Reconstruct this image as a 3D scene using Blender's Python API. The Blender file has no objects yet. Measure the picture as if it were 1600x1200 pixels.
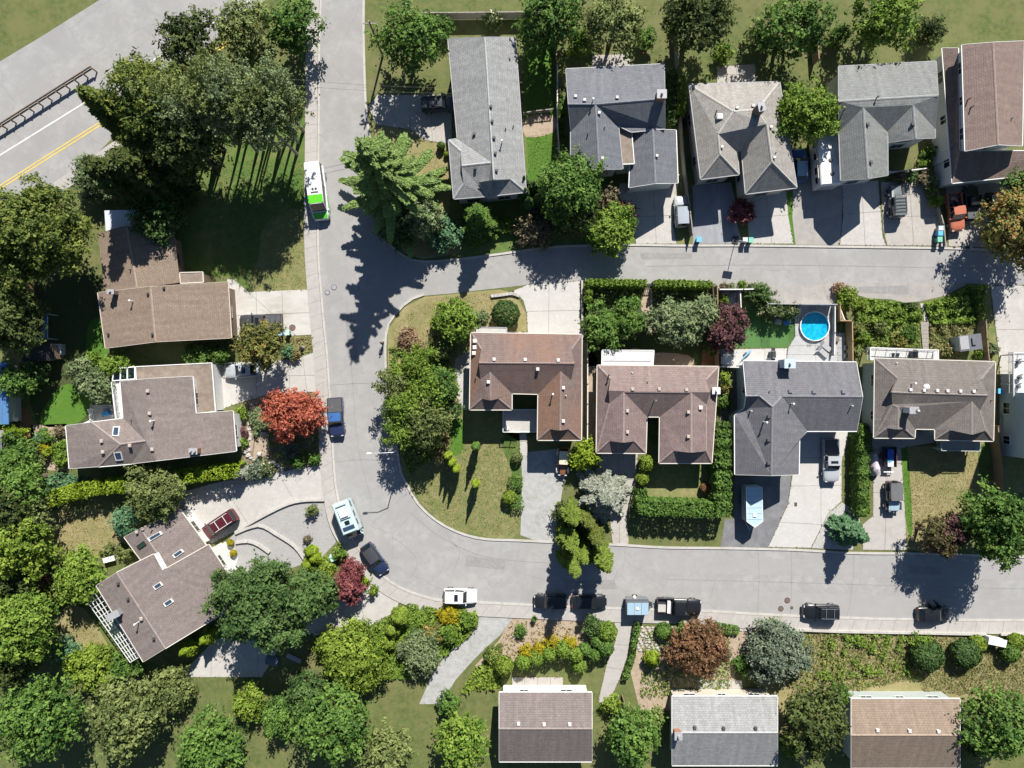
import bpy, bmesh, math, random
import numpy as np
from mathutils import Vector, Matrix
from mathutils.bvhtree import BVHTree
from mathutils.geometry import tessellate_polygon

random.seed(7)
RNG = np.random.default_rng(7)
sc = bpy.context.scene
COL = sc.collection
R = math.radians
# ------------------------------------------------------------------ camera, sky, sun, exposure
H = 90.0            # drone height above the street (m)
S = 0.083           # metres per photograph pixel on the ground
cam = bpy.data.cameras.new('drone_camera')
cam.sensor_width = 36.0
cam.sensor_fit = 'HORIZONTAL'
cam.lens = 36.0 * H / (1600 * S)
cam.clip_end = 3000.0
camo = bpy.data.objects.new('drone_camera', cam)
camo.location = (0, 0, H)
COL.objects.link(camo)
sc.camera = camo

SUN_EL = 42.0
SUN_DIR = Vector((0.243, 0.970, 0)).normalized() * math.cos(R(SUN_EL))   # towards the sun
SUN_DIR.z = math.sin(R(SUN_EL))
world = bpy.data.worlds.new('World')
sc.world = world
world.use_nodes = True
wn = world.node_tree
bg = wn.nodes['Background']
sky = wn.nodes.new('ShaderNodeTexSky')
sky.sky_type = 'NISHITA'
sky.sun_disc = False
sky.sun_elevation = R(SUN_EL)
sky.sun_rotation = math.atan2(SUN_DIR.x, SUN_DIR.y)
wn.links.new(sky.outputs['Color'], bg.inputs['Color'])
sky.dust_density = 0.3
sky.ozone_density = 4.0
bg.inputs['Strength'].default_value = 0.05
sun = bpy.data.lights.new('sun', 'SUN')
sun.energy = 5.0
sun.angle = R(0.5)
sun.color = (1.0, 0.955, 0.89)
suno = bpy.data.objects.new('sun', sun)
suno.rotation_euler = SUN_DIR.to_track_quat('Z', 'Y').to_euler()
suno.location = (20, 80, 70)
COL.objects.link(suno)
sc.view_settings.view_transform = 'Standard'
sc.view_settings.look = 'None'
sc.view_settings.gamma = 1.0
sc.view_settings.use_curve_mapping = False
sc.view_settings.exposure = 0.78
sc.cycles.max_bounces = 6
sc.cycles.diffuse_bounces = 3
sc.cycles.transparent_max_bounces = 6

# ------------------------------------------------------------------ coordinates and objects
def P(px, py, z=0.0):
    """the point at height z that the drone sees at photograph pixel (px, py)"""
    k = S * (H - z) / H
    return Vector(((px - 800) * k, (600 - py) * k, z))

def G(px, py, z=0.0):
    """a ground position, lifted straight up to z"""
    return Vector(((px - 800) * S, (600 - py) * S, z))

def link(name, data, parent=None, kind=None, label=None, cat=None, group=None):
    o = bpy.data.objects.new(name, data)
    COL.objects.link(o)
    if parent is not None:
        o.parent = parent
    if kind:
        o['kind'] = kind
    if label:
        o['label'] = label
    if cat:
        o['category'] = cat
    if group:
        o['group'] = group
    return o

def thing(name, label, cat, loc=(0, 0, 0), rotz=0.0, group=None):
    o = link(name, None, None, None, label, cat, group)
    o.empty_display_size = 0.3
    o.location = loc
    o.rotation_euler = (0, 0, rotz)
    return o

class MB:
    """collects shapes; obj() links them as one mesh object"""
    def __init__(self, off=(0, 0, 0)):
        self.v, self.f, self.m = [], [], []
        self.off = Vector(off)
    def poly(self, pts, m=0):
        n = len(self.v)
        self.v += [Vector(p) for p in pts]
        self.f.append(tuple(range(n, n + len(pts))))
        self.m.append(m)
    def box(self, c, s, rz=0.0, m=0, taper=1.0):
        x, y, z = (q / 2 for q in s)
        ca, sa = math.cos(rz), math.sin(rz)
        n = len(self.v)
        for k, t in ((-1, 1.0), (1, taper)):
            for i, j in ((-1, -1), (1, -1), (1, 1), (-1, 1)):
                a, b = i * x * t, j * y * t
                self.v.append(Vector((c[0] + a * ca - b * sa, c[1] + a * sa + b * ca, c[2] + k * z)))
        for q in ((3, 2, 1, 0), (4, 5, 6, 7), (0, 1, 5, 4), (1, 2, 6, 5), (2, 3, 7, 6), (3, 0, 4, 7)):
            self.f.append(tuple(n + i for i in q))
            self.m.append(m)
        return self
    def prism(self, pts, z0, z1, m=0, bottom=False):
        pts = [Vector((p[0], p[1], 0)) for p in pts]
        if area2(pts) < 0:
            pts = pts[::-1]
        n, k = len(self.v), len(pts)
        for z in (z0, z1):
            self.v += [Vector((p.x, p.y, z)) for p in pts]
        self.f.append(tuple(range(n + k, n + 2 * k)))
        self.m.append(m)
        if bottom:
            self.f.append(tuple(range(n + k - 1, n - 1, -1)))
            self.m.append(m)
        for i in range(k):
            j = (i + 1) % k
            self.f.append((n + i, n + j, n + k + j, n + k + i))
            self.m.append(m)
        return self
    def tube(self, a, b, r0, r1=None, seg=8, m=0, cap=True):
        a, b = Vector(a), Vector(b)
        r1 = r0 if r1 is None else r1
        d = (b - a)
        if d.length < 1e-6:
            return self
        d.normalize()
        u = d.orthogonal().normalized()
        w = d.cross(u)
        n = len(self.v)
        for p, r in ((a, r0), (b, r1)):
            for i in range(seg):
                t = 2 * math.pi * i / seg
                self.v.append(p + (u * math.cos(t) + w * math.sin(t)) * r)
        for i in range(seg):
            j = (i + 1) % seg
            self.f.append((n + i, n + j, n + seg + j, n + seg + i))
            self.m.append(m)
        if cap:
            self.f.append(tuple(range(n + seg, n + 2 * seg)))
            self.f.append(tuple(range(n + seg - 1, n - 1, -1)))
            self.m += [m, m]
        return self
    def loft(self, rings, m=0, caps=True, closed=True):
        n = len(self.v)
        k = len(rings[0])
        for r in rings:
            self.v += [Vector(p) for p in r]
        for a in range(len(rings) - 1):
            for i in range(k if closed else k - 1):
                j = (i + 1) % k
                self.f.append((n + a * k + i, n + a * k + j, n + (a + 1) * k + j, n + (a + 1) * k + i))
                self.m.append(m)
        if caps:
            self.f.append(tuple(range(n + k - 1, n - 1, -1)))
            self.f.append(tuple(range(n + (len(rings) - 1) * k, n + len(rings) * k)))
            self.m += [m, m]
        return self
    def dome(self, c, r, rz=None, seg=12, rings=5, m=0, full=False):
        rz = r if rz is None else rz
        out = []
        a0 = -math.pi / 2 + 0.15 if full else 0.0
        for i in range(rings + 1):
            t = a0 + (math.pi / 2 - 0.05 - a0) * i / rings
            out.append([(c[0] + r * math.cos(t) * math.cos(2 * math.pi * j / seg),
                         c[1] + r * math.cos(t) * math.sin(2 * math.pi * j / seg),
                         c[2] + rz * math.sin(t)) for j in range(seg)])
        return self.loft(out, m)
    def obj(self, name, mats, parent=None, smooth=False, **kw):
        me = bpy.data.meshes.new(name)
        o = self.off
        me.from_pydata([tuple(v - o) for v in self.v], [], self.f)
        mats = mats if isinstance(mats, (list, tuple)) else [mats]
        for m in mats:
            me.materials.append(m)
        if len(mats) > 1:
            me.polygons.foreach_set('material_index', self.m)
        if smooth:
            me.polygons.foreach_set('use_smooth', [True] * len(self.f))
        me.update()
        if smooth:
            me.set_sharp_from_angle(angle=R(38))
        return link(name, me, parent, **kw)

def area2(p):
    return sum(p[i][0] * p[(i + 1) % len(p)][1] - p[(i + 1) % len(p)][0] * p[i][1] for i in range(len(p)))

def inset(pts, d):
    """moves every side of a polygon inward by d (2-D)"""
    p = [Vector((q[0], q[1])) for q in pts]
    if area2(p) < 0:
        p = p[::-1]
    n = len(p)
    out = []
    for i in range(n):
        a, b, c = p[i - 1], p[i], p[(i + 1) % n]
        e1, e2 = (b - a), (c - b)
        if e1.length < 1e-5 or e2.length < 1e-5:
            out.append(b)
            continue
        e1.normalize(); e2.normalize()
        n1, n2 = Vector((-e1.y, e1.x)), Vector((-e2.y, e2.x))
        q = n1 + n2
        den = 1 + n1.dot(n2)
        out.append(b + q * (d / max(den, 0.35)))
    return out

def spline(pts, n=6, closed=False):
    p = [Vector(q) for q in pts]
    if closed:
        g = lambda i: p[i % len(p)]
        rng = range(len(p))
    else:
        g = lambda i: p[min(max(i, 0), len(p) - 1)]
        rng = range(len(p) - 1)
    out = []
    for i in rng:
        a, b, c, d = g(i - 1), g(i), g(i + 1), g(i + 2)
        for k in range(n):
            t = k / n
            out.append(0.5 * ((2 * b) + (c - a) * t + (2 * a - 5 * b + 4 * c - d) * t * t + (3 * b - a - 3 * c + d) * t ** 3))
    if not closed:
        out.append(p[-1])
    return out

def offset_line(pts, d):
    out = []
    for i, b in enumerate(pts):
        a, c = pts[max(i - 1, 0)], pts[min(i + 1, len(pts) - 1)]
        t = (c - a)
        t = Vector((t.x, t.y)).normalized()
        out.append(Vector((b[0] - t.y * d, b[1] + t.x * d)))
    return out

def resample(pts, step):
    out, acc = [Vector(pts[0])], 0.0
    for a, b in zip(pts, pts[1:]):
        a, b = Vector(a), Vector(b)
        L = (b - a).length
        pos = step - acc
        while pos <= L:
            out.append(a + (b - a) * (pos / L))
            pos += step
        acc = (acc + L) % step if L else acc
    if (out[-1] - Vector(pts[-1])).length > 0.3:
        out.append(Vector(pts[-1]))
    return out

def in_poly(x, y, poly):
    """numpy point-in-polygon"""
    c = np.zeros(len(x), bool)
    n = len(poly)
    for i in range(n):
        x0, y0 = poly[i][0], poly[i][1]
        x1, y1 = poly[(i + 1) % n][0], poly[(i + 1) % n][1]
        if y0 == y1:
            continue
        hit = ((y0 > y) != (y1 > y)) & (x < (x1 - x0) * (y - y0) / (y1 - y0) + x0)
        c ^= hit
    return c

# ------------------------------------------------------------------ materials
MATS = {}
def nmat(name):
    m = bpy.data.materials.new(name)
    m.use_nodes = True
    nt = m.node_tree
    return m, nt, nt.nodes['Principled BSDF']

def rgb(c):
    return (c[0], c[1], c[2], 1.0)

def plain(name, c, rough=0.6, metal=0.0, spec=0.5, var=0.12, scale=3.0, coat=0.0):
    """painted, plastic or metal surface with a little wear"""
    if name in MATS:
        return MATS[name]
    m, nt, b = nmat(name)
    tc = nt.nodes.new('ShaderNodeTexCoord')
    nz = nt.nodes.new('ShaderNodeTexNoise')
    nz.inputs['Scale'].default_value = scale
    nz.inputs['Detail'].default_value = 5
    nt.links.new(tc.outputs['Object'], nz.inputs['Vector'])
    cr = nt.nodes.new('ShaderNodeValToRGB')
    cr.color_ramp.elements[0].position = 0.3
    cr.color_ramp.elements[1].position = 0.7
    cr.color_ramp.elements[0].color = rgb([x * (1 - var) for x in c])
    cr.color_ramp.elements[1].color = rgb([min(1, x * (1 + var)) for x in c])
    nt.links.new(nz.outputs['Fac'], cr.inputs['Fac'])
    nt.links.new(cr.outputs['Color'], b.inputs['Base Color'])
    b.inputs['Roughness'].default_value = rough
    b.inputs['Metallic'].default_value = metal
    b.inputs['Specular IOR Level'].default_value = spec
    b.inputs['Coat Weight'].default_value = coat
    MATS[name] = m
    return m

def ground_mat(name, cols, scales, rough=0.9, bump=0.3, bscale=18.0, fine=0.35, stains=None, cracks=0.0, stretch=None, spread=0.2):
    """several noise layers that mix the given colours; cols[0] is the base"""
    if name in MATS:
        return MATS[name]
    m, nt, b = nmat(name)
    N, Lk = nt.nodes.new, nt.links.new
    tc = N('ShaderNodeTexCoord')
    vec = tc.outputs['Object']
    if stretch:
        mp = N('ShaderNodeMapping')
        mp.inputs['Scale'].default_value = stretch
        Lk(vec, mp.inputs['Vector'])
        svec = mp.outputs['Vector']
    else:
        svec = vec
    rgbn = N('ShaderNodeRGB')
    rgbn.outputs[0].default_value = rgb(cols[0])
    cur = rgbn.outputs[0]
    for c, s in zip(cols[1:], scales):
        nz = N('ShaderNodeTexNoise')
        nz.inputs['Scale'].default_value = s
        nz.inputs['Detail'].default_value = 6
        nz.inputs['Roughness'].default_value = 0.62
        Lk(svec, nz.inputs['Vector'])
        cr = N('ShaderNodeValToRGB')
        cr.color_ramp.elements[0].position = 0.5 - spread / 2
        cr.color_ramp.elements[1].position = 0.5 + spread
        Lk(nz.outputs['Fac'], cr.inputs['Fac'])
        mx = N('ShaderNodeMix'); mx.data_type = 'RGBA'
        Lk(cr.outputs['Color'], mx.inputs[0])
        Lk(cur, mx.inputs[6])
        mx.inputs[7].default_value = rgb(c)
        cur = mx.outputs[2]
    nf = N('ShaderNodeTexNoise')
    nf.inputs['Scale'].default_value = bscale
    nf.inputs['Detail'].default_value = 8
    nf.inputs['Roughness'].default_value = 0.75
    Lk(vec, nf.inputs['Vector'])
    mr = N('ShaderNodeMapRange')
    mr.inputs[1].default_value = 0.25; mr.inputs[2].default_value = 0.75
    mr.inputs[3].default_value = 1 - fine; mr.inputs[4].default_value = 1 + fine
    Lk(nf.outputs['Fac'], mr.inputs[0])
    mu = N('ShaderNodeMix'); mu.data_type = 'RGBA'; mu.blend_type = 'MULTIPLY'
    mu.inputs[0].default_value = 1.0
    Lk(cur, mu.inputs[6]); Lk(mr.outputs[0], mu.inputs[7])
    cur = mu.outputs[2]
    if cracks:
        vo = N('ShaderNodeTexVoronoi'); vo.feature = 'DISTANCE_TO_EDGE'
        vo.inputs['Scale'].default_value = 0.16
        nw = N('ShaderNodeTexNoise'); nw.inputs['Scale'].default_value = 0.7; nw.inputs['Detail'].default_value = 6
        Lk(vec, nw.inputs['Vector'])
        va = N('ShaderNodeMix'); va.data_type = 'RGBA'; va.inputs[0].default_value = 0.35
        va.clamp_factor = False
        Lk(vec, va.inputs[6]); Lk(nw.outputs['Color'], va.inputs[7])
        Lk(va.outputs[2], vo.inputs['Vector'])
        lt = N('ShaderNodeMapRange')
        lt.inputs[1].default_value = 0.0; lt.inputs[2].default_value = 0.006
        lt.inputs[3].default_value = 1 - cracks; lt.inputs[4].default_value = 1.0
        Lk(vo.outputs['Distance'], lt.inputs[0])
        mk = N('ShaderNodeMix'); mk.data_type = 'RGBA'; mk.blend_type = 'MULTIPLY'; mk.inputs[0].default_value = 1.0
        Lk(cur, mk.inputs[6]); Lk(lt.outputs[0], mk.inputs[7])
        cur = mk.outputs[2]
    Lk(cur, b.inputs['Base Color'])
    b.inputs['Roughness'].default_value = rough
    b.inputs['Specular IOR Level'].default_value = 0.25
    if bump:
        bp = N('ShaderNodeBump')
        bp.inputs['Strength'].default_value = bump
        bp.inputs['Distance'].default_value = 0.06
        Lk(nf.outputs['Fac'], bp.inputs['Height'])
        Lk(bp.outputs['Normal'], b.inputs['Normal'])
    MATS[name] = m
    return m

def shingle(name, c1, c2, mortar=0.6, row=0.26, wear=None, wear_scale=0.35):
    """asphalt shingles laid in courses along the roof's own UV (metres)"""
    if name in MATS:
        return MATS[name]
    m, nt, b = nmat(name)
    N, Lk = nt.nodes.new, nt.links.new
    uv = N('ShaderNodeUVMap')
    br = N('ShaderNodeTexBrick')
    br.inputs['Scale'].default_value = 1.0
    br.inputs['Brick Width'].default_value = 0.42
    br.inputs['Row Height'].default_value = row
    br.inputs['Mortar Size'].default_value = 0.022
    br.inputs['Mortar Smooth'].default_value = 0.3
    br.inputs['Bias'].default_value = 0.0
    br.inputs['Color1'].default_value = rgb(c1)
    br.inputs['Color2'].default_value = rgb(c2)
    br.inputs['Mortar'].default_value = rgb([x * mortar for x in c1])
    Lk(uv.outputs['UV'], br.inputs['Vector'])
    tc = N('ShaderNodeTexCoord')
    nz = N('ShaderNodeTexNoise')
    nz.inputs['Scale'].default_value = 2.2; nz.inputs['Detail'].default_value = 9; nz.inputs['Roughness'].default_value = 0.75
    Lk(tc.outputs['Object'], nz.inputs['Vector'])
    mr = N('ShaderNodeMapRange')
    mr.inputs[1].default_value = 0.25; mr.inputs[2].default_value = 0.75
    mr.inputs[3].default_value = 0.78; mr.inputs[4].default_value = 1.22
    Lk(nz.outputs['Fac'], mr.inputs[0])
    mu = N('ShaderNodeMix'); mu.data_type = 'RGBA'; mu.blend_type = 'MULTIPLY'; mu.inputs[0].default_value = 1.0
    Lk(br.outputs['Color'], mu.inputs[6]); Lk(mr.outputs[0], mu.inputs[7])
    cur = mu.outputs[2]
    mp = N('ShaderNodeMapping'); mp.inputs['Scale'].default_value = (1.6, 0.16, 1)
    Lk(uv.outputs['UV'], mp.inputs['Vector'])
    ns = N('ShaderNodeTexNoise'); ns.inputs['Scale'].default_value = 1.0; ns.inputs['Detail'].default_value = 6
    Lk(mp.outputs['Vector'], ns.inputs['Vector'])
    ms = N('ShaderNodeMapRange')
    ms.inputs[1].default_value = 0.3; ms.inputs[2].default_value = 0.7; ms.inputs[3].default_value = 0.86; ms.inputs[4].default_value = 1.12
    Lk(ns.outputs['Fac'], ms.inputs[0])
    mv = N('ShaderNodeMix'); mv.data_type = 'RGBA'; mv.blend_type = 'MULTIPLY'; mv.inputs[0].default_value = 1.0
    Lk(cur, mv.inputs[6]); Lk(ms.outputs[0], mv.inputs[7])
    cur = mv.outputs[2]
    if wear:
        nw = N('ShaderNodeTexNoise')
        nw.inputs['Scale'].default_value = wear_scale; nw.inputs['Detail'].default_value = 4
        Lk(tc.outputs['Object'], nw.inputs['Vector'])
        cr = N('ShaderNodeValToRGB')
        cr.color_ramp.elements[0].position = 0.45; cr.color_ramp.elements[1].position = 0.62
        Lk(nw.outputs['Fac'], cr.inputs['Fac'])
        mx = N('ShaderNodeMix'); mx.data_type = 'RGBA'
        ml = N('ShaderNodeMath'); ml.operation = 'MULTIPLY'; ml.inputs[1].default_value = 0.4
        Lk(cr.outputs['Color'], ml.inputs[0])
        Lk(ml.outputs[0], mx.inputs[0]); Lk(cur, mx.inputs[6])
        mx.inputs[7].default_value = rgb(wear)
        cur = mx.outputs[2]
    Lk(cur, b.inputs['Base Color'])
    b.inputs['Roughness'].default_value = 0.85
    b.inputs['Specular IOR Level'].default_value = 0.3
    bp = N('ShaderNodeBump')
    bp.inputs['Strength'].default_value = 0.6; bp.inputs['Distance'].default_value = 0.03
    inv = N('ShaderNodeMath'); inv.operation = 'SUBTRACT'; inv.inputs[0].default_value = 1.0
    Lk(br.outputs['Fac'], inv.inputs[1])
    Lk(inv.outputs[0], bp.inputs['Height'])
    Lk(bp.outputs['Normal'], b.inputs['Normal'])
    MATS[name] = m
    return m

def leafmat(name, dark, light, accent=None):
    """foliage: each leaf face carries its own random 'tint' between two pigments"""
    if name in MATS:
        return MATS[name]
    m, nt, b = nmat(name)
    N, Lk = nt.nodes.new, nt.links.new
    at = N('ShaderNodeAttribute'); at.attribute_name = 'tint'
    cr = N('ShaderNodeValToRGB')
    e = cr.color_ramp.elements
    e[0].position = 0.1; e[0].color = rgb(dark)
    e[1].position = 0.75; e[1].color = rgb(light)
    if accent:
        q = e.new(0.97); q.color = rgb(accent)
    Lk(at.outputs['Fac'], cr.inputs['Fac'])
    Lk(cr.outputs['Color'], b.inputs['Base Color'])
    b.inputs['Roughness'].default_value = 0.6
    b.inputs['Specular IOR Level'].default_value = 0.14
    # thin leaves let some light through
    tr = N('ShaderNodeBsdfTranslucent')
    Lk(cr.outputs['Color'], tr.inputs['Color'])
    mx = N('ShaderNodeMixShader'); mx.inputs[0].default_value = 0.25
    out = nt.nodes['Material Output']
    Lk(b.outputs[0], mx.inputs[1]); Lk(tr.outputs[0], mx.inputs[2])
    Lk(mx.outputs[0], out.inputs['Surface'])
    MATS[name] = m
    return m

def glassy(name, c=(0.02, 0.03, 0.04), rough=0.05):
    if name in MATS:
        return MATS[name]
    m, nt, b = nmat(name)
    b.inputs['Base Color'].default_value = rgb(c)
    b.inputs['Roughness'].default_value = rough
    b.inputs['Specular IOR Level'].default_value = 0.7
    MATS[name] = m
    return m

def clear_mat(name, tint=(0.9, 0.97, 1.0), refl=0.12):
    """clear pane or water: lets light through, mirrors a little of the sky"""
    if name in MATS:
        return MATS[name]
    m, nt, b = nmat(name)
    N, Lk = nt.nodes.new, nt.links.new
    tr = N('ShaderNodeBsdfTransparent'); tr.inputs[0].default_value = rgb(tint)
    gl = N('ShaderNodeBsdfGlossy'); gl.inputs['Roughness'].default_value = 0.04
    mx = N('ShaderNodeMixShader'); mx.inputs[0].default_value = refl
    Lk(tr.outputs[0], mx.inputs[1]); Lk(gl.outputs[0], mx.inputs[2])
    Lk(mx.outputs[0], nt.nodes['Material Output'].inputs['Surface'])
    nt.nodes.remove(b)
    MATS[name] = m
    return m

ASPHALT = ground_mat('asphalt', [(0.30, 0.295, 0.286), (0.258, 0.253, 0.246), (0.335, 0.33, 0.32), (0.275, 0.27, 0.265)], (0.07, 0.33, 1.1), bump=0.18, bscale=20, fine=0.13, cracks=0.13, spread=0.16)
ASPHALT_WORN = ground_mat('asphalt_worn', [(0.30, 0.285, 0.265), (0.26, 0.255, 0.25), (0.36, 0.33, 0.30)], (0.3, 0.8), bump=0.25, bscale=20, fine=0.2, cracks=0.15)
ASPHALT_DARK = ground_mat('asphalt_dark', [(0.155, 0.158, 0.166), (0.13, 0.133, 0.14), (0.21, 0.21, 0.216)], (0.35, 0.8), bump=0.2, bscale=22, fine=0.2, cracks=0.1)
ASPHALT_PALE = ground_mat('asphalt_pale', [(0.25, 0.257, 0.275), (0.36, 0.37, 0.39), (0.22, 0.226, 0.24)], (0.5, 0.9), bump=0.2, bscale=22, fine=0.18, stretch=(1, 0.25, 1))
CONCRETE = ground_mat('concrete', [(0.43, 0.415, 0.39), (0.35, 0.33, 0.30), (0.47, 0.455, 0.43), (0.385, 0.37, 0.345)], (0.22, 0.9, 2.6), bump=0.15, bscale=16, fine=0.14)
CONCRETE_TAN = ground_mat('concrete_tan', [(0.385, 0.36, 0.33), (0.31, 0.285, 0.255), (0.43, 0.405, 0.375), (0.34, 0.315, 0.285)], (0.26, 1.0, 2.6), bump=0.15, bscale=16, fine=0.15)
CONCRETE_WHITE = ground_mat('concrete_white', [(0.455, 0.445, 0.425), (0.405, 0.385, 0.36), (0.49, 0.48, 0.46), (0.42, 0.41, 0.385)], (0.25, 1.1, 2.8), bump=0.12, bscale=16, fine=0.1)
CONCRETE_STAIN = ground_mat('concrete_stained', [(0.47, 0.455, 0.42), (0.34, 0.31, 0.27), (0.50, 0.49, 0.46)], (0.28, 0.7), bump=0.12, bscale=16, fine=0.1, stretch=(0.5, 1.3, 1))
KERB = ground_mat('kerb_concrete', [(0.42, 0.40, 0.37), (0.36, 0.335, 0.30), (0.46, 0.445, 0.42)], (0.5, 1.5), bump=0.15, bscale=20, fine=0.12)
SIDEWALK = ground_mat('sidewalk_concrete', [(0.365, 0.343, 0.322), (0.33, 0.31, 0.29), (0.40, 0.38, 0.357)], (0.3, 1.4), bump=0.15, bscale=18, fine=0.12)
JOINT = ground_mat('joint_sand', [(0.16, 0.145, 0.12), (0.11, 0.11, 0.08)], (1.2,), bump=0.2)
GRAVEL_GREY = ground_mat('grey_gravel', [(0.31, 0.305, 0.295), (0.27, 0.265, 0.26), (0.36, 0.355, 0.345)], (0.8, 4.0), bump=0.5, bscale=34, fine=0.3)
PATCHY_PATH = ground_mat('mossy_pavers', [(0.335, 0.335, 0.325), (0.25, 0.255, 0.225), (0.40, 0.40, 0.395)], (0.5, 1.6), bump=0.35, bscale=26, fine=0.3)
STONES = ground_mat('river_stones', [(0.38, 0.37, 0.35), (0.26, 0.25, 0.235), (0.48, 0.47, 0.45)], (1.4, 4.0), bump=0.8, bscale=16, fine=0.45)
SOIL = ground_mat('soil', [(0.18, 0.135, 0.095), (0.12, 0.095, 0.06), (0.26, 0.205, 0.15)], (0.5, 2.2), bump=0.5, bscale=14, fine=0.35)
SOIL_PALE = ground_mat('pale_dry_soil', [(0.33, 0.26, 0.19), (0.27, 0.20, 0.14), (0.40, 0.33, 0.25)], (0.5, 2.2), bump=0.5, bscale=14, fine=0.3)
BARK = ground_mat('bark_mulch', [(0.22, 0.11, 0.055), (0.16, 0.075, 0.035), (0.30, 0.16, 0.085)], (0.6, 2.5), bump=0.6, bscale=16, fine=0.4)
LAWN = ground_mat('lawn', [(0.085, 0.15, 0.032), (0.18, 0.18, 0.065), (0.062, 0.13, 0.025)], (0.22, 0.9), bump=0.7, bscale=24, fine=0.5)
LAWN_DRY = ground_mat('dry_lawn', [(0.21, 0.195, 0.08), (0.105, 0.155, 0.04), (0.27, 0.235, 0.115), (0.13, 0.165, 0.05)], (0.2, 0.6, 1.6), bump=0.7, bscale=22, fine=0.5)
LAWN_TAN = ground_mat('straw_lawn', [(0.27, 0.23, 0.11), (0.17, 0.18, 0.065), (0.33, 0.275, 0.15), (0.22, 0.205, 0.085)], (0.2, 0.6, 1.8), bump=0.7, bscale=22, fine=0.5)
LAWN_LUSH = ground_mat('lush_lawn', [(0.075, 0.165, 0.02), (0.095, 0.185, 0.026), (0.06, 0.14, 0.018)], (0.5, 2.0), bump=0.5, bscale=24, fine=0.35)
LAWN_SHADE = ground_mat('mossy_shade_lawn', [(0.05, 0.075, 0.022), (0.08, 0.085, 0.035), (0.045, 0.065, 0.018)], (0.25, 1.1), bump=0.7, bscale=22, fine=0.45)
GROUND = ground_mat('rough_ground', [(0.10, 0.13, 0.04), (0.19, 0.165, 0.08), (0.06, 0.095, 0.025), (0.15, 0.155, 0.055)], (0.09, 0.4, 1.5), bump=0.9, bscale=14, fine=0.5)
TURF = ground_mat('artificial_turf', [(0.07, 0.155, 0.045), (0.08, 0.17, 0.05)], (0.6,), bump=0.25, bscale=40, fine=0.12)
TURF_DARK = ground_mat('artificial_turf_dark', [(0.052, 0.125, 0.036), (0.06, 0.135, 0.04)], (0.6,), bump=0.25, bscale=40, fine=0.12)

WHITE = plain('white_paint', (0.72, 0.72, 0.70), 0.5, var=0.05)
CREAM = plain('cream_paint', (0.62, 0.58, 0.50), 0.55, var=0.06)
GREYP = plain('grey_paint', (0.32, 0.32, 0.33), 0.5, var=0.08)
DARKP = plain('dark_paint', (0.035, 0.036, 0.04), 0.45, var=0.15)
RUBBER = plain('tyre_rubber', (0.022, 0.022, 0.023), 0.85, var=0.2)
STEEL = plain('galvanised_steel', (0.45, 0.46, 0.47), 0.38, metal=0.8, var=0.1)
WOOD = plain('weathered_fence_wood', (0.235, 0.165, 0.105), 0.8, var=0.25, scale=6)
WOOD_TAN = plain('tan_fence_wood', (0.34, 0.225, 0.115), 0.8, var=0.22, scale=6)
WOOD_GREY = plain('silvered_wood', (0.27, 0.245, 0.215), 0.85, var=0.2, scale=6)
WOOD_DARK = plain('dark_stained_wood', (0.085, 0.06, 0.045), 0.8, var=0.2, scale=6)
BARKM = plain('tree_bark', (0.115, 0.085, 0.062), 0.95, var=0.35, scale=9)
BARK_PALE = plain('pale_tree_bark', (0.26, 0.235, 0.20), 0.9, var=0.35, scale=9)
BRICK = ground_mat('chimney_brick', [(0.27, 0.12, 0.07), (0.34, 0.17, 0.10)], (2.5,), bump=0.5, bscale=9, fine=0.3)
GLASS = glassy('dark_window_glass')
GLASS_BLUE = glassy('skylight_glass', (0.035, 0.06, 0.10), 0.03)
GREYD = plain('slate_paint', (0.13, 0.135, 0.15), 0.5, var=0.08)
CARGLASS = glassy('car_glass', (0.012, 0.016, 0.02), 0.04)
LAMPW = glassy('headlamp_lens', (0.55, 0.56, 0.57), 0.12)
LAMPR = glassy('tail_lamp_lens', (0.28, 0.012, 0.012), 0.15)
PANE = clear_mat('clear_glass_pane', (0.72, 0.8, 0.8), 0.14)
WATER = clear_mat('pool_water', (0.45, 0.86, 0.97), 0.06)
# ------------------------------------------------------------------ ground pieces
LEVEL = {'patch': 0.004, 'patch2': 0.008, 'drive': 0.012, 'road': 0.016, 'mark': 0.020, 'mark2': 0.024}

def gp(pts):
    return [G(*p) for p in pts]

def sheet(name, pts, mat, z, label=None, parent=None, smooth=0, kind='structure', cat=None):
    q = gp(pts)
    if smooth:
        q = spline(q, smooth, closed=True)
    m = MB()
    m.poly([Vector((p.x, p.y, z)) for p in (q if area2(q) > 0 else q[::-1])])
    return m.obj(name, mat, parent, kind=None if parent else kind, label=label, cat=cat)

def slabs(name, pts, cuts, mat, label, z=0.012, top=0.035, smooth=0, joint=JOINT, piece='concrete_slab', gap=0.02):
    """a paved area: a bed with single slabs on it, cut along the joint lines"""
    q = gp(pts)
    if smooth:
        q = spline(q, smooth)
    if area2(q) < 0:
        q = q[::-1]
    EDGES.extend(zip(q, q[1:] + q[:1]))
    m = MB()
    m.poly([Vector((p.x, p.y, z)) for p in q])
    root = m.obj(name, joint, None, kind='structure', label=label)
    bm = bmesh.new()
    bm.faces.new([bm.verts.new((p.x, p.y, 0)) for p in q])
    for a, b in cuts:
        a, b = G(*a), G(*b)
        d = (b - a).normalized()
        bmesh.ops.bisect_plane(bm, geom=bm.verts[:] + bm.edges[:] + bm.faces[:], plane_co=a, plane_no=(-d.y, d.x, 0), dist=1e-4)
    for f in bm.faces:
        if f.calc_area() < 0.15:
            continue
        c = inset([v.co for v in f.verts], gap)
        dz = random.uniform(-0.004, 0.004)
        s = MB()
        s.prism(c, z + 0.002, top + dz)
        s.obj(piece, mat, root)
    bm.free()
    return root

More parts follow.
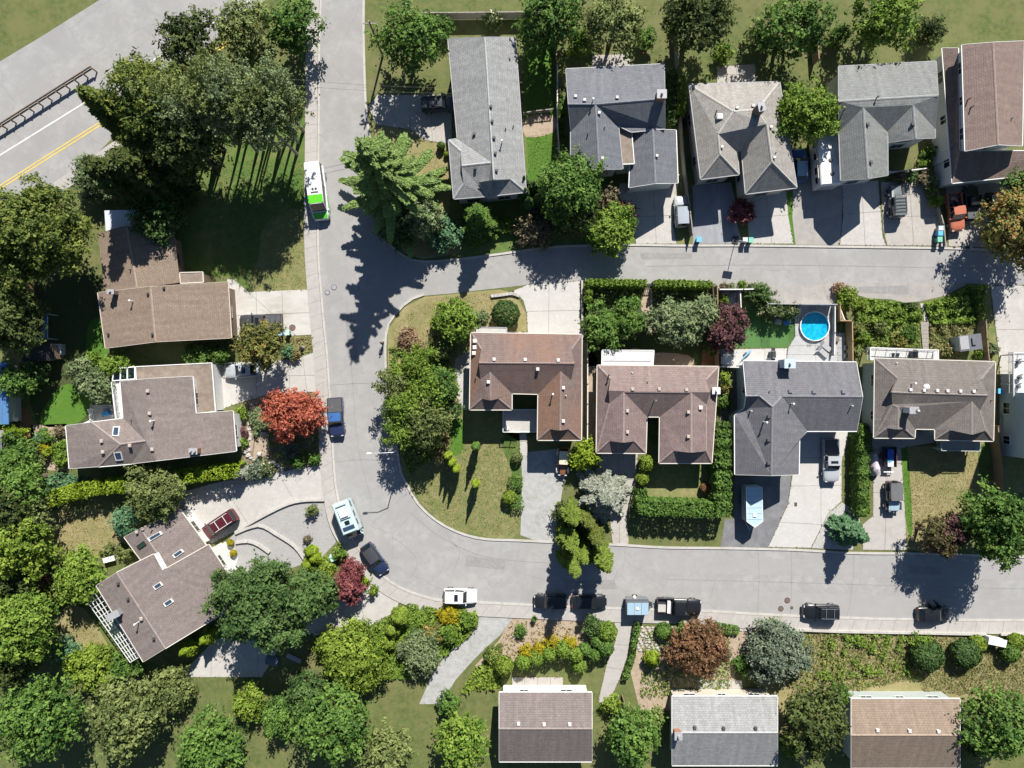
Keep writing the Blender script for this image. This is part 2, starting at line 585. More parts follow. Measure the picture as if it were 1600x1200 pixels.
EDGES = []
def strip(name, left, right, step, mat, label, z0=0.0, z1=0.12, piece='concrete_slab', gap=0.02, kind='structure'):
    """single slabs between two border lines (world points), about step metres long"""
    root = link(name, None, None, kind, label)
    n = max(2, int(round(sum((Vector(b) - Vector(a)).length for a, b in zip(left, left[1:])) / step)))
    def at(line, t):
        L = [0.0]
        for a, b in zip(line, line[1:]):
            L.append(L[-1] + (Vector(b) - Vector(a)).length)
        d = t * L[-1]
        for i in range(len(line) - 1):
            if d <= L[i + 1] + 1e-9:
                k = (d - L[i]) / max(L[i + 1] - L[i], 1e-9)
                return Vector(line[i]).lerp(Vector(line[i + 1]), k)
        return Vector(line[-1])
    for i in range(n):
        t0, t1 = i / n, (i + 1) / n
        tm = (t0 + t1) / 2
        pts = [at(left, t0), at(left, tm), at(left, t1), at(right, t1), at(right, tm), at(right, t0)]
        s = MB()
        s.prism(inset(pts, gap / 2), z0, z1 + random.uniform(-0.004, 0.004))
        s.obj(piece, mat, root)
    return root

def kerb(label, line, width=0.3, side=1, h=0.12, step=3.0, smooth=5, mat=KERB):
    a = gp(line)
    if smooth:
        a = spline(a, smooth)
    a = [Vector((p.x, p.y)) for p in a]
    b = offset_line(a, width * side)
    return strip('kerb', a, b, step, mat, label, 0.0, h, piece='kerb_stone')

# ------------------------------------------------------------------ roofs and houses
def raywise(bvh, x, y, z0=60.0):
    hit = bvh.ray_cast(Vector((x, y, z0)), Vector((0, 0, -1)))
    return hit[0].z if hit[0] is not None else None

class House:
    def __init__(s, name, label, cat, V, F, foot, roof, wall, trim, eave, ins=0.5, group=None, windows=True, garage=None, gutter=True, slot2=None, thick=0.2, dz=0.0, roof2=None):
        pts = {k: P(v[0], v[1], v[2] + dz) for k, v in V.items()}
        s.pts = pts
        cx = sum(p.x for p in pts.values()) / len(pts)
        cy = sum(p.y for p in pts.values()) / len(pts)
        s.root = thing(name, label, cat, (cx, cy, 0), 0, group)
        s.off = (cx, cy, 0)
        s.wall, s.trim, s.roofm = wall, trim, roof
        c1 = roof.node_tree.nodes['Brick Texture'].inputs['Color1'].default_value
        cap = plain('cap_' + roof.name, [x * 1.22 for x in c1[:3]], 0.85, var=0.2, scale=4)
        # roof skin
        keys, faces, mi, src = [], [], [], []
        idx = {}
        for f in F:
            m = 0
            if f[0] in '!*':
                m, f = (1 if f[0] == '!' else 2), f[1:]
            ks = f.split()
            for k in ks:
                if k not in idx:
                    idx[k] = len(keys); keys.append(k)
            fc = [idx[k] for k in ks]
            loop = [pts[keys[q]] for q in fc]
            for t in tessellate_polygon([[Vector((q.x, q.y, 0)) for q in loop]]):
                t = [fc[q] for q in t]
                A, B, C = (pts[keys[q]] for q in t)
                if (B - A).cross(C - A).z < 0:
                    t = t[::-1]
                faces.append(t); mi.append(m); src.append(f)
        vv = [pts[k] for k in keys]
        s.bvh = BVHTree.FromPolygons([tuple(v) for v in vv], [tuple(f) for f in faces])
        # boundary edges
        cnt = {}
        for f in faces:
            for a, b in zip(f, f[1:] + f[:1]):
                cnt.setdefault((min(a, b), max(a, b)), []).append((a, b))
        bound = [e[0] for e in cnt.values() if len(e) == 1]
        nv = len(vv)
        av = [Vector(v) - Vector(s.off) for v in vv]
        allv = av + [v - Vector((0, 0, thick)) for v in av]
        allf = [list(f) for f in faces] + [[i + nv for i in f[::-1]] for f in faces]
        allm = mi + [1] * len(faces)
        for a, b in bound:
            allf.append([b, a, a + nv, b + nv]); allm.append(1)
        me = bpy.data.meshes.new('roof')
        me.from_pydata([tuple(v) for v in allv], [], allf)
        me.materials.append(roof); me.materials.append(slot2 or trim); me.materials.append(roof2 or roof)
        me.polygons.foreach_set('material_index', allm)
        uvl = me.uv_layers.new(name='UVMap')
        for p in me.polygons:
            n = p.normal
            u = Vector((0, 0, 1)).cross(n)
            u = u.normalized() if u.length > 1e-3 else Vector((1, 0, 0))
            w = n.cross(u)
            for li in p.loop_indices:
                co = me.vertices[me.loops[li].vertex_index].co
                uvl.data[li].uv = (co.dot(u), co.dot(w))
        s.roof = link('roof', me, s.root)
        # gutters on level eaves, barge boards on sloping edges
        if gutter:
            for a, b in bound:
                p, q = vv[a], vv[b]
                L = (q - p).length
                if L < 0.6:
                    continue
                d = (q - p).normalized()
                o = Vector((d.y, -d.x, 0))
                if o.length < 0.2:
                    continue
                o.normalize()
                lvl = abs(d.z) < 0.12
                wd = 0.1 if lvl else 0.045
                dn = 0.12 if lvl else 0.2
                up = Vector((0, 0, 0.015))
                m = MB(s.off)
                ring = lambda c: [c + o * 0.004 + up, c + o * wd + up, c + o * wd - Vector((0, 0, dn)), c + o * 0.004 - Vector((0, 0, dn))]
                m.loft([ring(p + d * 0.01), ring(q - d * 0.01)])
                m.obj('gutter' if lvl else 'barge_board', trim, s.roof)
        # caps on ridges and hips
        nrm = [(vv[f[1]] - vv[f[0]]).cross(vv[f[2]] - vv[f[0]]).normalized() for f in faces]
        own = {}
        for k, f in enumerate(faces):
            for a, b in zip(f, f[1:] + f[:1]):
                own.setdefault((min(a, b), max(a, b)), []).append(k)
        for (a, b), ks in own.items():
            if len(ks) != 2 or src[ks[0]] == src[ks[1]] or mi[ks[0]] == 1 or mi[ks[1]] == 1 or nrm[ks[0]].angle(nrm[ks[1]]) < 0.16:
                continue
            p, q = vv[a], vv[b]
            third = [i for i in faces[ks[1]] if i not in (a, b)][0]
            if (vv[third] - p).dot(nrm[ks[0]]) > 0 or (q - p).length < 0.8:
                continue
            d = (q - p).normalized()
            n = (nrm[ks[0]] + nrm[ks[1]]).normalized()
            m = MB(s.off)
            w0 = 0.13
            e0 = nrm[ks[0]].cross(d); e1 = nrm[ks[1]].cross(d)
            e0 = e0 if e0.dot(vv[[i for i in faces[ks[0]] if i not in (a, b)][0]] - p) > 0 else -e0
            e1 = e1 if e1.dot(vv[third] - p) > 0 else -e1
            m.loft([[c + e0 * w0 + nrm[ks[0]] * 0.03, c + n * 0.05, c + e1 * w0 + nrm[ks[1]] * 0.03, c - n * 0.03] for c in (p + d * 0.05, q - d * 0.05)])
            m.obj('ridge_cap', cap, s.roof)
        # walls
        for fp in foot:
            w = inset([pts[k] for k in fp.split()], ins)
            m = MB(s.off)
            n = len(w)
            tops = []
            for i in range(n):
                a, b = w[i], w[(i + 1) % n]
                L = (b - a).length
                if L < 0.05:
                    continue
                k = max(1, int(L / 0.4))
                prev = None
                line = []
                for j in range(k + 1):
                    c = a.lerp(b, j / k)
                    z = raywise(s.bvh, c.x, c.y)
                    z = (z if z is not None else eave) - 0.1
                    line.append((c, z))
                for (c0, z0), (c1, z1) in zip(line, line[1:]):
                    m.poly([(c0.x, c0.y, 0), (c1.x, c1.y, 0), (c1.x, c1.y, z1), (c0.x, c0.y, z0)])
                tops.append((a, b, min(z for _, z in line)))
            m.obj('wall', wall, s.root)
            if windows:
                for a, b, zt in tops:
                    L = (b - a).length
                    if L < 2.6 or zt < 2.2:
                        continue
                    d = (b - a).normalized()
                    nrm = Vector((d.y, -d.x))
                    k = max(1, int(L / 4.0))
                    for j in range(k):
                        t = (j + 0.5) / k
                        c = a.lerp(b, t)
                        for zc in ([zt - 1.25] if zt < 4.2 else [zt - 1.25, 1.35]):
                            s.window(c, d, nrm, zc, 1.5 if j % 2 == 0 else 1.1, 1.15)
        if garage:
            for (ax, ay, bx, by, wd) in garage:
                s.garage_door(G(ax, ay), G(bx, by), wd)
    def window(s, c, d, nrm, zc, w, h):
        ang = math.atan2(d.y, d.x)
        m = MB(s.off)
        f = Vector((c.x, c.y, zc)) + Vector((nrm.x, nrm.y, 0)) * 0.03
        D = Vector((d.x, d.y, 0))
        for k, sx, sz in (((-w / 2), 0.09, h + 0.18), ((w / 2), 0.09, h + 0.18), (0, 0.05, h)):
            m.box(f + D * k, (sx, 0.1, sz), ang)
        for k in (-h / 2 - 0.045, h / 2 + 0.045):
            m.box(f + Vector((0, 0, k)), (w - 0.09, 0.096, 0.09), ang)
        fr = m.obj('window', s.trim, s.root)
        m = MB(s.off)
        m.box(f - Vector((nrm.x, nrm.y, 0)) * 0.0, (w - 0.09, 0.03, h), ang)
        m.obj('pane', GLASS, fr)
    def garage_door(s, a, b, wd):
        """door centred at a, facing towards b"""
        d = (b - a).normalized()
        ang = math.atan2(d.y, d.x) + math.pi / 2
        m = MB(s.off)
        for k in range(4):
            m.box(a + Vector((0, 0, 0.28 + k * 0.54)), (wd, 0.09, 0.52), ang)
        g = m.obj('garage_door', WHITE, s.root)
    def z(s, px, py, h0=5.0):
        z = h0
        for _ in range(4):
            p = P(px, py, z)
            q = raywise(s.bvh, p.x, p.y)
            if q is None:
                return z
            z = q
        return z
    def at(s, px, py):
        z = s.z(px, py)
        return P(px, py, z)
    def vents(s, lst, mat, size=0.42):
        for px, py in lst:
            c = s.at(px, py)
            m = MB(s.off)
            m.box(c + Vector((0, 0, 0.06)), (size * 0.7, size * 0.7, 0.3))
            m.box(c + Vector((0, 0, 0.26)), (size, size, 0.12), taper=0.75)
            m.obj('roof_vent', mat, s.roof)
    def pipes(s, lst, mat=None, h=0.55, r=0.07):
        for q in lst:
            px, py = q[0], q[1]
            hh = q[2] if len(q) > 2 else h
            c = s.at(px, py)
            c = P(px, py, c.z + hh)           # the cap is what the photo shows
            m = MB(s.off)
            base = raywise(s.bvh, c.x, c.y) or (c.z - hh)
            m.tube((c.x, c.y, base - 0.05), c, r, seg=8)
            if hh > 0.5:
                m.tube(c, c + Vector((0, 0, 0.1)), r * 2.0, r * 1.5, seg=10)
            m.obj('vent_pipe', mat or STEEL, s.roof)
    def chimney(s, px, py, w, d, h, mat, ang=0.0, pots=1, cap=None):
        c = s.at(px, py)
        c = P(px, py, c.z + h)
        base = raywise(s.bvh, c.x, c.y)
        base = (c.z - h) if base is None else base
        m = MB(s.off)
        m.box((c.x, c.y, (base - 0.6 + c.z) / 2), (w, d, c.z - base + 0.6), ang)
        o = m.obj('chimney', mat, s.roof)
        m = MB(s.off)
        m.box((c.x, c.y, c.z + 0.05), (w + 0.16, d + 0.16, 0.1), ang)
        for k in range(pots):
            e = (k - (pots - 1) / 2) * 0.5
            m.tube((c.x + e * math.cos(ang), c.y + e * math.sin(ang), c.z + 0.1), (c.x + e * math.cos(ang), c.y + e * math.sin(ang), c.z + 0.45), 0.16, 0.14, 10)
        m.obj('chimney_cap', cap or GREYP, s.roof)
    def skylight(s, corners, glass=GLASS_BLUE, frame=None, up=0.16):
        q = [s.at(*c) for c in corners]
        c = sum(q, Vector()) / 4
        big = [c + (p - c) * 1.0 for p in q]
        m = MB(s.off)
        U = Vector((0, 0, up))
        inn = [c + (p - c) * 0.8 for p in q]
        m.loft([[p - U for p in big], [p + U for p in big], [p + U for p in inn], [p + U * 0.55 for p in inn]], caps=False)
        f = m.obj('skylight', frame or WHITE, s.roof)
        m = MB(s.off)
        pts = [p + U * 0.6 for p in inn]
        nr = (pts[1] - pts[0]).cross(pts[2] - pts[0])
        m.poly(pts if nr.z > 0 else pts[::-1])
        m.obj('pane', glass, f)
    def flat(s, name, pts, z, mat, trim=None, under=None, walls=False, wall_in=0.15, thick=0.16):
        """a low flat roof, porch or deck belonging to the house; pts as seen in the photo at height z"""
        q = [P(p[0], p[1], z) for p in pts]
        m = MB(s.off)
        m.prism(q, z - thick, z, bottom=True)
        o = m.obj(name, mat, s.root)
        if trim:
            n = len(q)
            for i in range(n):
                a, b = q[i], q[(i + 1) % n]
                d = (b - a)
                if d.length < 0.4:
                    continue
                mm = MB(s.off)
                mm.box((a + b) / 2 + Vector((0, 0, -thick / 2 + 0.03)), (d.length, 0.1, thick + 0.07), math.atan2(d.y, d.x))
                mm.obj('edge_trim', trim, o)
        if walls:
            w = inset(q, wall_in)
            mm = MB(s.off)
            mm.prism(w, 0, z - thick)
            mm.obj('wall', s.wall, s.root)
        if under:
            for px, py in under:
                c = P(px, py, z)
                mm = MB(s.off)
                mm.box((c.x, c.y, (z - thick) / 2), (0.14, 0.14, z - thick))
                mm.obj('post', s.trim, o)
        return o
    def railing(s, pts, z, mat, h=1.0, px=True, step=1.4):
        q = [P(p[0], p[1], z + h) for p in pts] if px else pts
        for a, b in zip(q, q[1:]):
            d = b - a
            m = MB(s.off)
            m.box((a + b) / 2, (d.length, 0.08, 0.06), math.atan2(d.y, d.x))
            m.box((a + b) / 2 - Vector((0, 0, h * 0.8)), (d.length, 0.05, 0.05), math.atan2(d.y, d.x))
            n = max(1, int(d.length / 0.16))
            for i in range(n + 1):
                c = a.lerp(b, i / n)
                big = i % max(1, int(step / 0.16)) == 0
                t = 0.08 if big else 0.03
                m.box((c.x, c.y, c.z - h / 2 - 0.03), (t, t, h - 0.06))
            m.obj('railing', mat, s.root)

def absorb(sub, main):
    off = sub.root.location - main.root.location
    for ch in [o for o in bpy.data.objects if o.parent is sub.root]:
        ch.parent = main.root
        for o in [ch] + list(ch.children_recursive):
            o.data.transform(Matrix.Translation(off))
    bpy.data.objects.remove(sub.root)

# ------------------------------------------------------------------ foliage
def quads_obj(name, pos, nrm, size, aspect, tint, mat, parent, off=(0, 0, 0), axis=None):
    n = len(pos)
    r = RNG.normal(size=(n, 3)) if axis is None else axis
    t = r - nrm * np.sum(r * nrm, 1, keepdims=True)
    t /= np.linalg.norm(t, axis=1, keepdims=True) + 1e-9
    b = np.cross(nrm, t)
    sz = np.asarray(size).reshape(-1, 1) if np.ndim(size) else size
    t = t * sz * aspect
    b = b * sz
    base = pos - np.asarray(off)
    v = np.empty((n, 4, 3), np.float32)
    v[:, 0] = base + t
    v[:, 1] = base + b * 0.8 + t * 0.1
    v[:, 2] = base - t
    v[:, 3] = base - b * 0.8 + t * 0.1
    me = bpy.data.meshes.new(name)
    me.vertices.add(4 * n)
    me.vertices.foreach_set('co', v.reshape(-1))
    me.loops.add(4 * n)
    me.loops.foreach_set('vertex_index', np.arange(4 * n, dtype=np.int32))
    me.polygons.add(n)
    me.polygons.foreach_set('loop_start', np.arange(0, 4 * n, 4, dtype=np.int32))
    me.polygons.foreach_set('loop_total', np.full(n, 4, np.int32))
    at = me.attributes.new('tint', 'FLOAT', 'FACE')
    at.data.foreach_set('value', np.clip(tint, 0, 1).astype(np.float32))
    me.materials.append(mat)
    me.update(calc_edges=True)
    return link(name, me, parent)

def unit(a):
    return a / (np.linalg.norm(a, axis=1, keepdims=True) + 1e-9)

def trunk(root, h, r, lean=(0, 0), limbs=5, spread=1.0, mat=BARKM, first=0.45):
    m = MB()
    pts = []
    for i in range(6):
        t = i / 5
        pts.append(Vector((lean[0] * t + random.uniform(-1, 1) * r * 0.4 * (0 < i), lean[1] * t + random.uniform(-1, 1) * r * 0.4 * (0 < i), h * t)))
    rings = []
    for i, p in enumerate(pts):
        rr = r * (1.25 if i == 0 else 1) * (1 - 0.8 * i / 5)
        rings.append([p + Vector((math.cos(a) * rr, math.sin(a) * rr, 0)) for a in [k * math.pi / 4 for k in range(8)]])
    m.loft(rings)
    for k in range(limbs):
        t = first + (0.9 - first) * k / max(1, limbs - 1)
        j = min(4, int(t * 5))
        a = pts[j].lerp(pts[j + 1], t * 5 - j)
        ang = k * 2.4 + random.uniform(-0.4, 0.4)
        ln = spread * random.uniform(0.5, 0.85)
        mid = a + Vector((math.cos(ang) * ln * 0.5, math.sin(ang) * ln * 0.5, ln * 0.25))
        e = mid + Vector((math.cos(ang) * ln * 0.5, math.sin(ang) * ln * 0.5, ln * 0.15))
        rr = r * (1 - 0.75 * t) * 0.6
        m.tube(a, mid, rr, rr * 0.65, 6, cap=False)
        m.tube(mid, e, rr * 0.65, rr * 0.2, 6)
    return m.obj('trunk', mat, root, smooth=True)

def crown(root, c, rad, mat, n, size, nl=18, ls=0.42, rough=0.5, name='crown', low=-0.25, hue=0.0):
    """leaves on many uneven lobes spread over an ellipsoid"""
    rad = np.array(rad, float)
    d = unit(RNG.normal(size=(nl * 3, 3)))
    d = d[d[:, 2] > low][:nl]
    # spread the lobes apart a little
    for _ in range(6):
        diff = d[:, None, :] - d[None, :, :]
        dist = np.linalg.norm(diff, axis=2) + 1e-6
        d = unit(d + 0.06 * np.sum(diff / dist[..., None] ** 3 * (dist[..., None] < 1.2), axis=1) / 3)
        d[:, 2] = np.maximum(d[:, 2], low)
    nl = len(d)
    f = RNG.uniform(0.45, 0.98, nl)
    cen = d * f[:, None] * rad
    th = np.arctan2(d[:, 1], d[:, 0]); p1, p2, p3 = RNG.uniform(0, 6.28, 3)
    cen[:, :2] *= (1 + 0.13 * np.sin(2 * th + p1) + 0.10 * np.sin(3 * th + p2) + 0.09 * np.sin(5 * th + p3))[:, None]
    lr = ls * (1.28 - 0.62 * (f - 0.45) / 0.53 + RNG.uniform(-0.2, 0.2, nl))[:, None] * rad.mean() * np.array([1, 1, 0.85])
    cen = np.vstack([cen, [[0, 0, rad[2] * 0.3]]])
    lr = np.vstack([lr, [rad * 0.55]])
    nl += 1
    w = (lr[:, 0] ** 2); w = w / w.sum()
    out = unit(cen + np.array([0, 0, 0.01]))
    k = leaf_k = size / 0.17
    per = 11                                    # leaves on one twig
    nt = max(12, n // per)
    i = RNG.choice(nl, nt, p=w)
    dd = unit(RNG.normal(size=(nt, 3)) + 0.55 * out[i] + np.array([0, 0, 0.22]))
    q = cen[i] + dd * lr[i] * np.where(RNG.uniform(0, 1, nt) < 0.07, RNG.uniform(1.15, 1.5, nt), RNG.uniform(0.62, 1.16, nt))[:, None]
    ax = unit(dd + RNG.normal(size=(nt, 3)) * 0.55)
    tw = np.repeat(np.arange(nt), per)
    n = len(tw)
    ln = 0.30 * k * RNG.uniform(0.6, 1.5, nt)
    pos = q[tw] + ax[tw] * (RNG.normal(size=n) * ln[tw])[:, None] + RNG.normal(size=(n, 3)) * 0.13 * k
    nr = unit(dd[tw] * 0.8 + RNG.normal(size=(nt, 3))[tw] * rough * 0.8 + RNG.normal(size=(n, 3)) * rough * 0.75 + np.array([0.06, 0.24, 0.5]))
    hue += RNG.uniform(-0.06, 0.08)
    lobet = RNG.uniform(-0.24, 0.24, nl)
    tint = 0.45 + (lobet[i] + RNG.normal(size=nt) * 0.18)[tw] + RNG.normal(size=n) * 0.18 + hue
    return quads_obj(name, pos + np.array(c), nr, size * 0.72 * RNG.uniform(0.5, 1.45, n), 1.5, tint, mat, root)

def tree(label, px, py, r, h, mat, kind='broad', base=False, cat='tree', name=None, group=None, ry=None, dens=1.0, leaf=0.17, rz=None, trunkm=BARKM, lean=(0, 0), lobes=None, zc=None, rough=0.5, ls=0.42, hue=0.0, star=1.0, prof=0.8, tk=0.035):
    """px, py: the crown's middle as seen in the photograph (or the foot if base)"""
    if kind in ('broad', 'shrub'):
        zc = zc if zc is not None else (h * 0.62 if kind == 'broad' else h * 0.45)
        p = G(px, py) if base else P(px, py, zc)
        k = (1.0 if base else (H - zc) / H) * S
        rx, ryy = r * k, (ry or r) * k
        rzz = rz or ((h - zc) * 0.98)
        root = thing(name or ('broadleaf_tree' if kind == 'broad' else 'shrub'), label, cat, (p.x, p.y, 0), 0, group)
        trunk(root, zc + rzz * 0.3, max(0.05, tk * h), lean, limbs=6 if kind == 'broad' else 4, spread=rx * (0.8 if tk > 0.02 else 0.25), first=0.45 if kind == 'broad' else 0.15, mat=trunkm)
        area = math.pi * rx * ryy
        n = int(min(46000, max(330, area * 225 * dens * (0.17 / leaf) ** 2)))
        crown(root, (lean[0], lean[1], zc), (rx, ryy, rzz), mat, n, leaf, lobes or int(min(46, max(9, 8 + area * 0.42))), ls if area < 60 else ls * 0.82, rough, low=-0.35 if kind == 'broad' else -0.15, hue=hue)
        return root
    if kind == 'spiky':                     # conifer with whorls of drooping branches
        zc = h * 0.4
        p = G(px, py) if base else P(px, py, zc)
        rr = r * S * (1.0 if base else (H - zc) / H)
        root = thing(name or 'conifer_tree', label, cat, (p.x, p.y, 0), 0, group)
        trunk(root, h * 0.97, 0.022 * h, lean, limbs=0, mat=trunkm)
        spiky(root, h, rr, mat, dens, leaf, lean, star=star, prof=prof)
        if name == 'cedar_tree':
            spiky(root, h * 0.98, rr * 1.5, mat, dens * 1.1, leaf, lean, star=2.0, prof=0.8, droop=0.12)
        return root
    if kind == 'column':
        zc = h * 0.5
        p = G(px, py) if base else P(px, py, zc)
        rr = r * S * (1.0 if base else (H - zc) / H)
        root = thing(name or 'columnar_shrub', label, cat, (p.x, p.y, 0), 0, group)
        trunk(root, h * 0.6, 0.06, (0, 0), limbs=0, mat=trunkm)
        column(root, h, rr, mat, int(min(15000, (2 * math.pi * rr * h) * 75 * dens * (0.13 / leaf) ** 2) + 150), leaf)
        return root
    if kind == 'ball':
        zc = h * 0.5
        p = G(px, py) if base else P(px, py, zc)
        rr = r * S * (1.0 if base else (H - zc) / H)
        root = thing(name or 'clipped_shrub', label, cat, (p.x, p.y, 0), 0, group)
        trunk(root, h * 0.5, 0.05, (0, 0), limbs=0, mat=trunkm)
        n = int(4 * math.pi * rr * rr * 75 * dens * (0.12 / leaf) ** 2) + 200
        n = min(n, 9000)
        d = unit(RNG.normal(size=(n, 3)))
        bump = 1 + 0.06 * np.sin(d[:, 0] * 9 + px) * np.sin(d[:, 1] * 8 + py) + RNG.normal(size=n) * 0.035
        pos = d * bump[:, None] * np.array([rr, rr, h * 0.5]) + np.array([0, 0, h * 0.5])
        nr = unit(d + RNG.normal(size=(n, 3)) * 0.45)
        quads_obj('foliage', pos, nr, leaf * RNG.uniform(0.6, 1.2, n), 1.3, 0.45 + RNG.normal(size=n) * 0.22, mat, root)
        return root
    if kind == 'blades':                    # palm-like rosettes of sword leaves
        p = P(px, py, h * 0.6)
        rr = r * S
        root = thing(name or 'sword_leaf_plant', label, cat, (p.x, p.y, 0), 0, group)
        trunk(root, h * 0.6, 0.09, (0, 0), limbs=0, mat=trunkm)
        n = 130
        a = RNG.uniform(0, 2 * np.pi, n)
        el = RNG.uniform(-0.1, 1.3, n)
        ax = np.stack([np.cos(a) * np.cos(el), np.sin(a) * np.cos(el), np.sin(el)], 1)
        ln = rr * RNG.uniform(0.7, 1.1, n)
        pos = ax * (ln * 0.5)[:, None] + np.array([0, 0, h * 0.6])
        nr = unit(np.cross(ax, np.stack([-np.sin(a), np.cos(a), np.zeros(n)], 1)) + RNG.normal(size=(n, 3)) * 0.15)
        quads_obj('leaves', pos, nr, 0.07, (ln / 0.14)[:, None], 0.5 + RNG.normal(size=n) * 0.25, mat, root, axis=ax)
        return root

def spiky(root, h, rr, mat, dens, leaf, lean=(0, 0), droop=0.25, z0=0.06, prof=0.8, star=1.0):
    P_, N_, S_, A_, T_ = [], [], [], [], []
    nlev = int(max(9, h * 1.9 / star))
    for lv in range(nlev):
        t = z0 + (0.97 - z0) * (lv + RNG.uniform(-0.3, 0.3)) / nlev
        reach = rr * max(0.03, (1 - t)) ** prof
        nb = int(max(5, (7 + 6 * (1 - t)) / star))
        a0 = RNG.uniform(0, 6.28)
        for k in range(nb):
            a = a0 + 2 * math.pi * k / nb + RNG.uniform(-0.25, 0.25)
            L = reach * RNG.uniform(0.62 / star ** 0.6, 1.15)
            n = int(max(8, 26 * L * dens * (0.17 / leaf) * star ** 1.5))
            s = np.sqrt(RNG.uniform(0.02, 1, n))
            rise = RNG.uniform(-0.02, 0.16)
            x = s * L
            z = h * t + x * rise - droop * L * s ** 2.2
            wid = 0.30 / star * L * (1 - s) ** 0.8 * (0.25 + s) + 0.08
            lat = RNG.uniform(-1, 1, n) * wid
            dx, dy = math.cos(a), math.sin(a)
            pos = np.stack([x * dx - lat * dy, x * dy + lat * dx, z - np.abs(lat) * 0.3 + RNG.normal(size=n) * 0.05], 1)
            ax = np.stack([dx - np.sign(lat) * dy * 0.8, dy + np.sign(lat) * dx * 0.8, np.full(n, -0.25)], 1) + RNG.normal(size=(n, 3)) * 0.2
            nr = unit(np.stack([np.zeros(n), np.zeros(n), np.ones(n)], 1) + RNG.normal(size=(n, 3)) * 0.42)
            P_.append(pos); N_.append(nr); A_.append(ax)
            S_.append(leaf * RNG.uniform(0.5, 1.1, n)); T_.append(0.35 + 0.3 * s + RNG.normal(size=n) * 0.15 + RNG.uniform(-0.12, 0.12))
    pos = np.vstack(P_)
    pos[:, 0] += lean[0] * pos[:, 2] / h
    pos[:, 1] += lean[1] * pos[:, 2] / h
    return quads_obj('crown', pos, np.vstack(N_), np.concatenate(S_), 2.1, np.concatenate(T_), mat, root, axis=np.vstack(A_))

def column(root, h, rr, mat, n, leaf, name='foliage', c=(0, 0), fat=0.75):
    z = RNG.uniform(0, 1, n) ** 0.9
    a = RNG.uniform(0, 2 * np.pi, n)
    prof = np.clip(np.sin(np.pi * np.clip(z * 0.9 + 0.1, 0, 1)) ** 0.6, 0.05, 1) * np.clip((1 - z) * 2.2, 0.0, 1) ** fat
    ph = RNG.uniform(0, 6.28, 3)
    lump = 1 + 0.10 * np.sin(5 * a + ph[0] + z * 4) + 0.07 * np.sin(z * h * 5 + ph[1] + 2 * a)
    q = rr * prof * lump * RNG.uniform(0.82, 1.08, n)
    pos = np.stack([q * np.cos(a) + c[0], q * np.sin(a) + c[1], 0.08 + z * (h - 0.08)], 1)
    nr = unit(np.stack([np.cos(a), np.sin(a), 0.35 + 0.5 * z], 1) + RNG.normal(size=(n, 3)) * 0.4)
    ax = np.stack([np.cos(a) * 0.3, np.sin(a) * 0.3, np.ones(n)], 1) + RNG.normal(size=(n, 3)) * 0.25
    return quads_obj(name, pos, nr, leaf * RNG.uniform(0.6, 1.2, n), 1.6, 0.45 + RNG.normal(size=n) * 0.2 + 0.15 * np.sin(5 * a + ph[0]), mat, root, axis=ax)

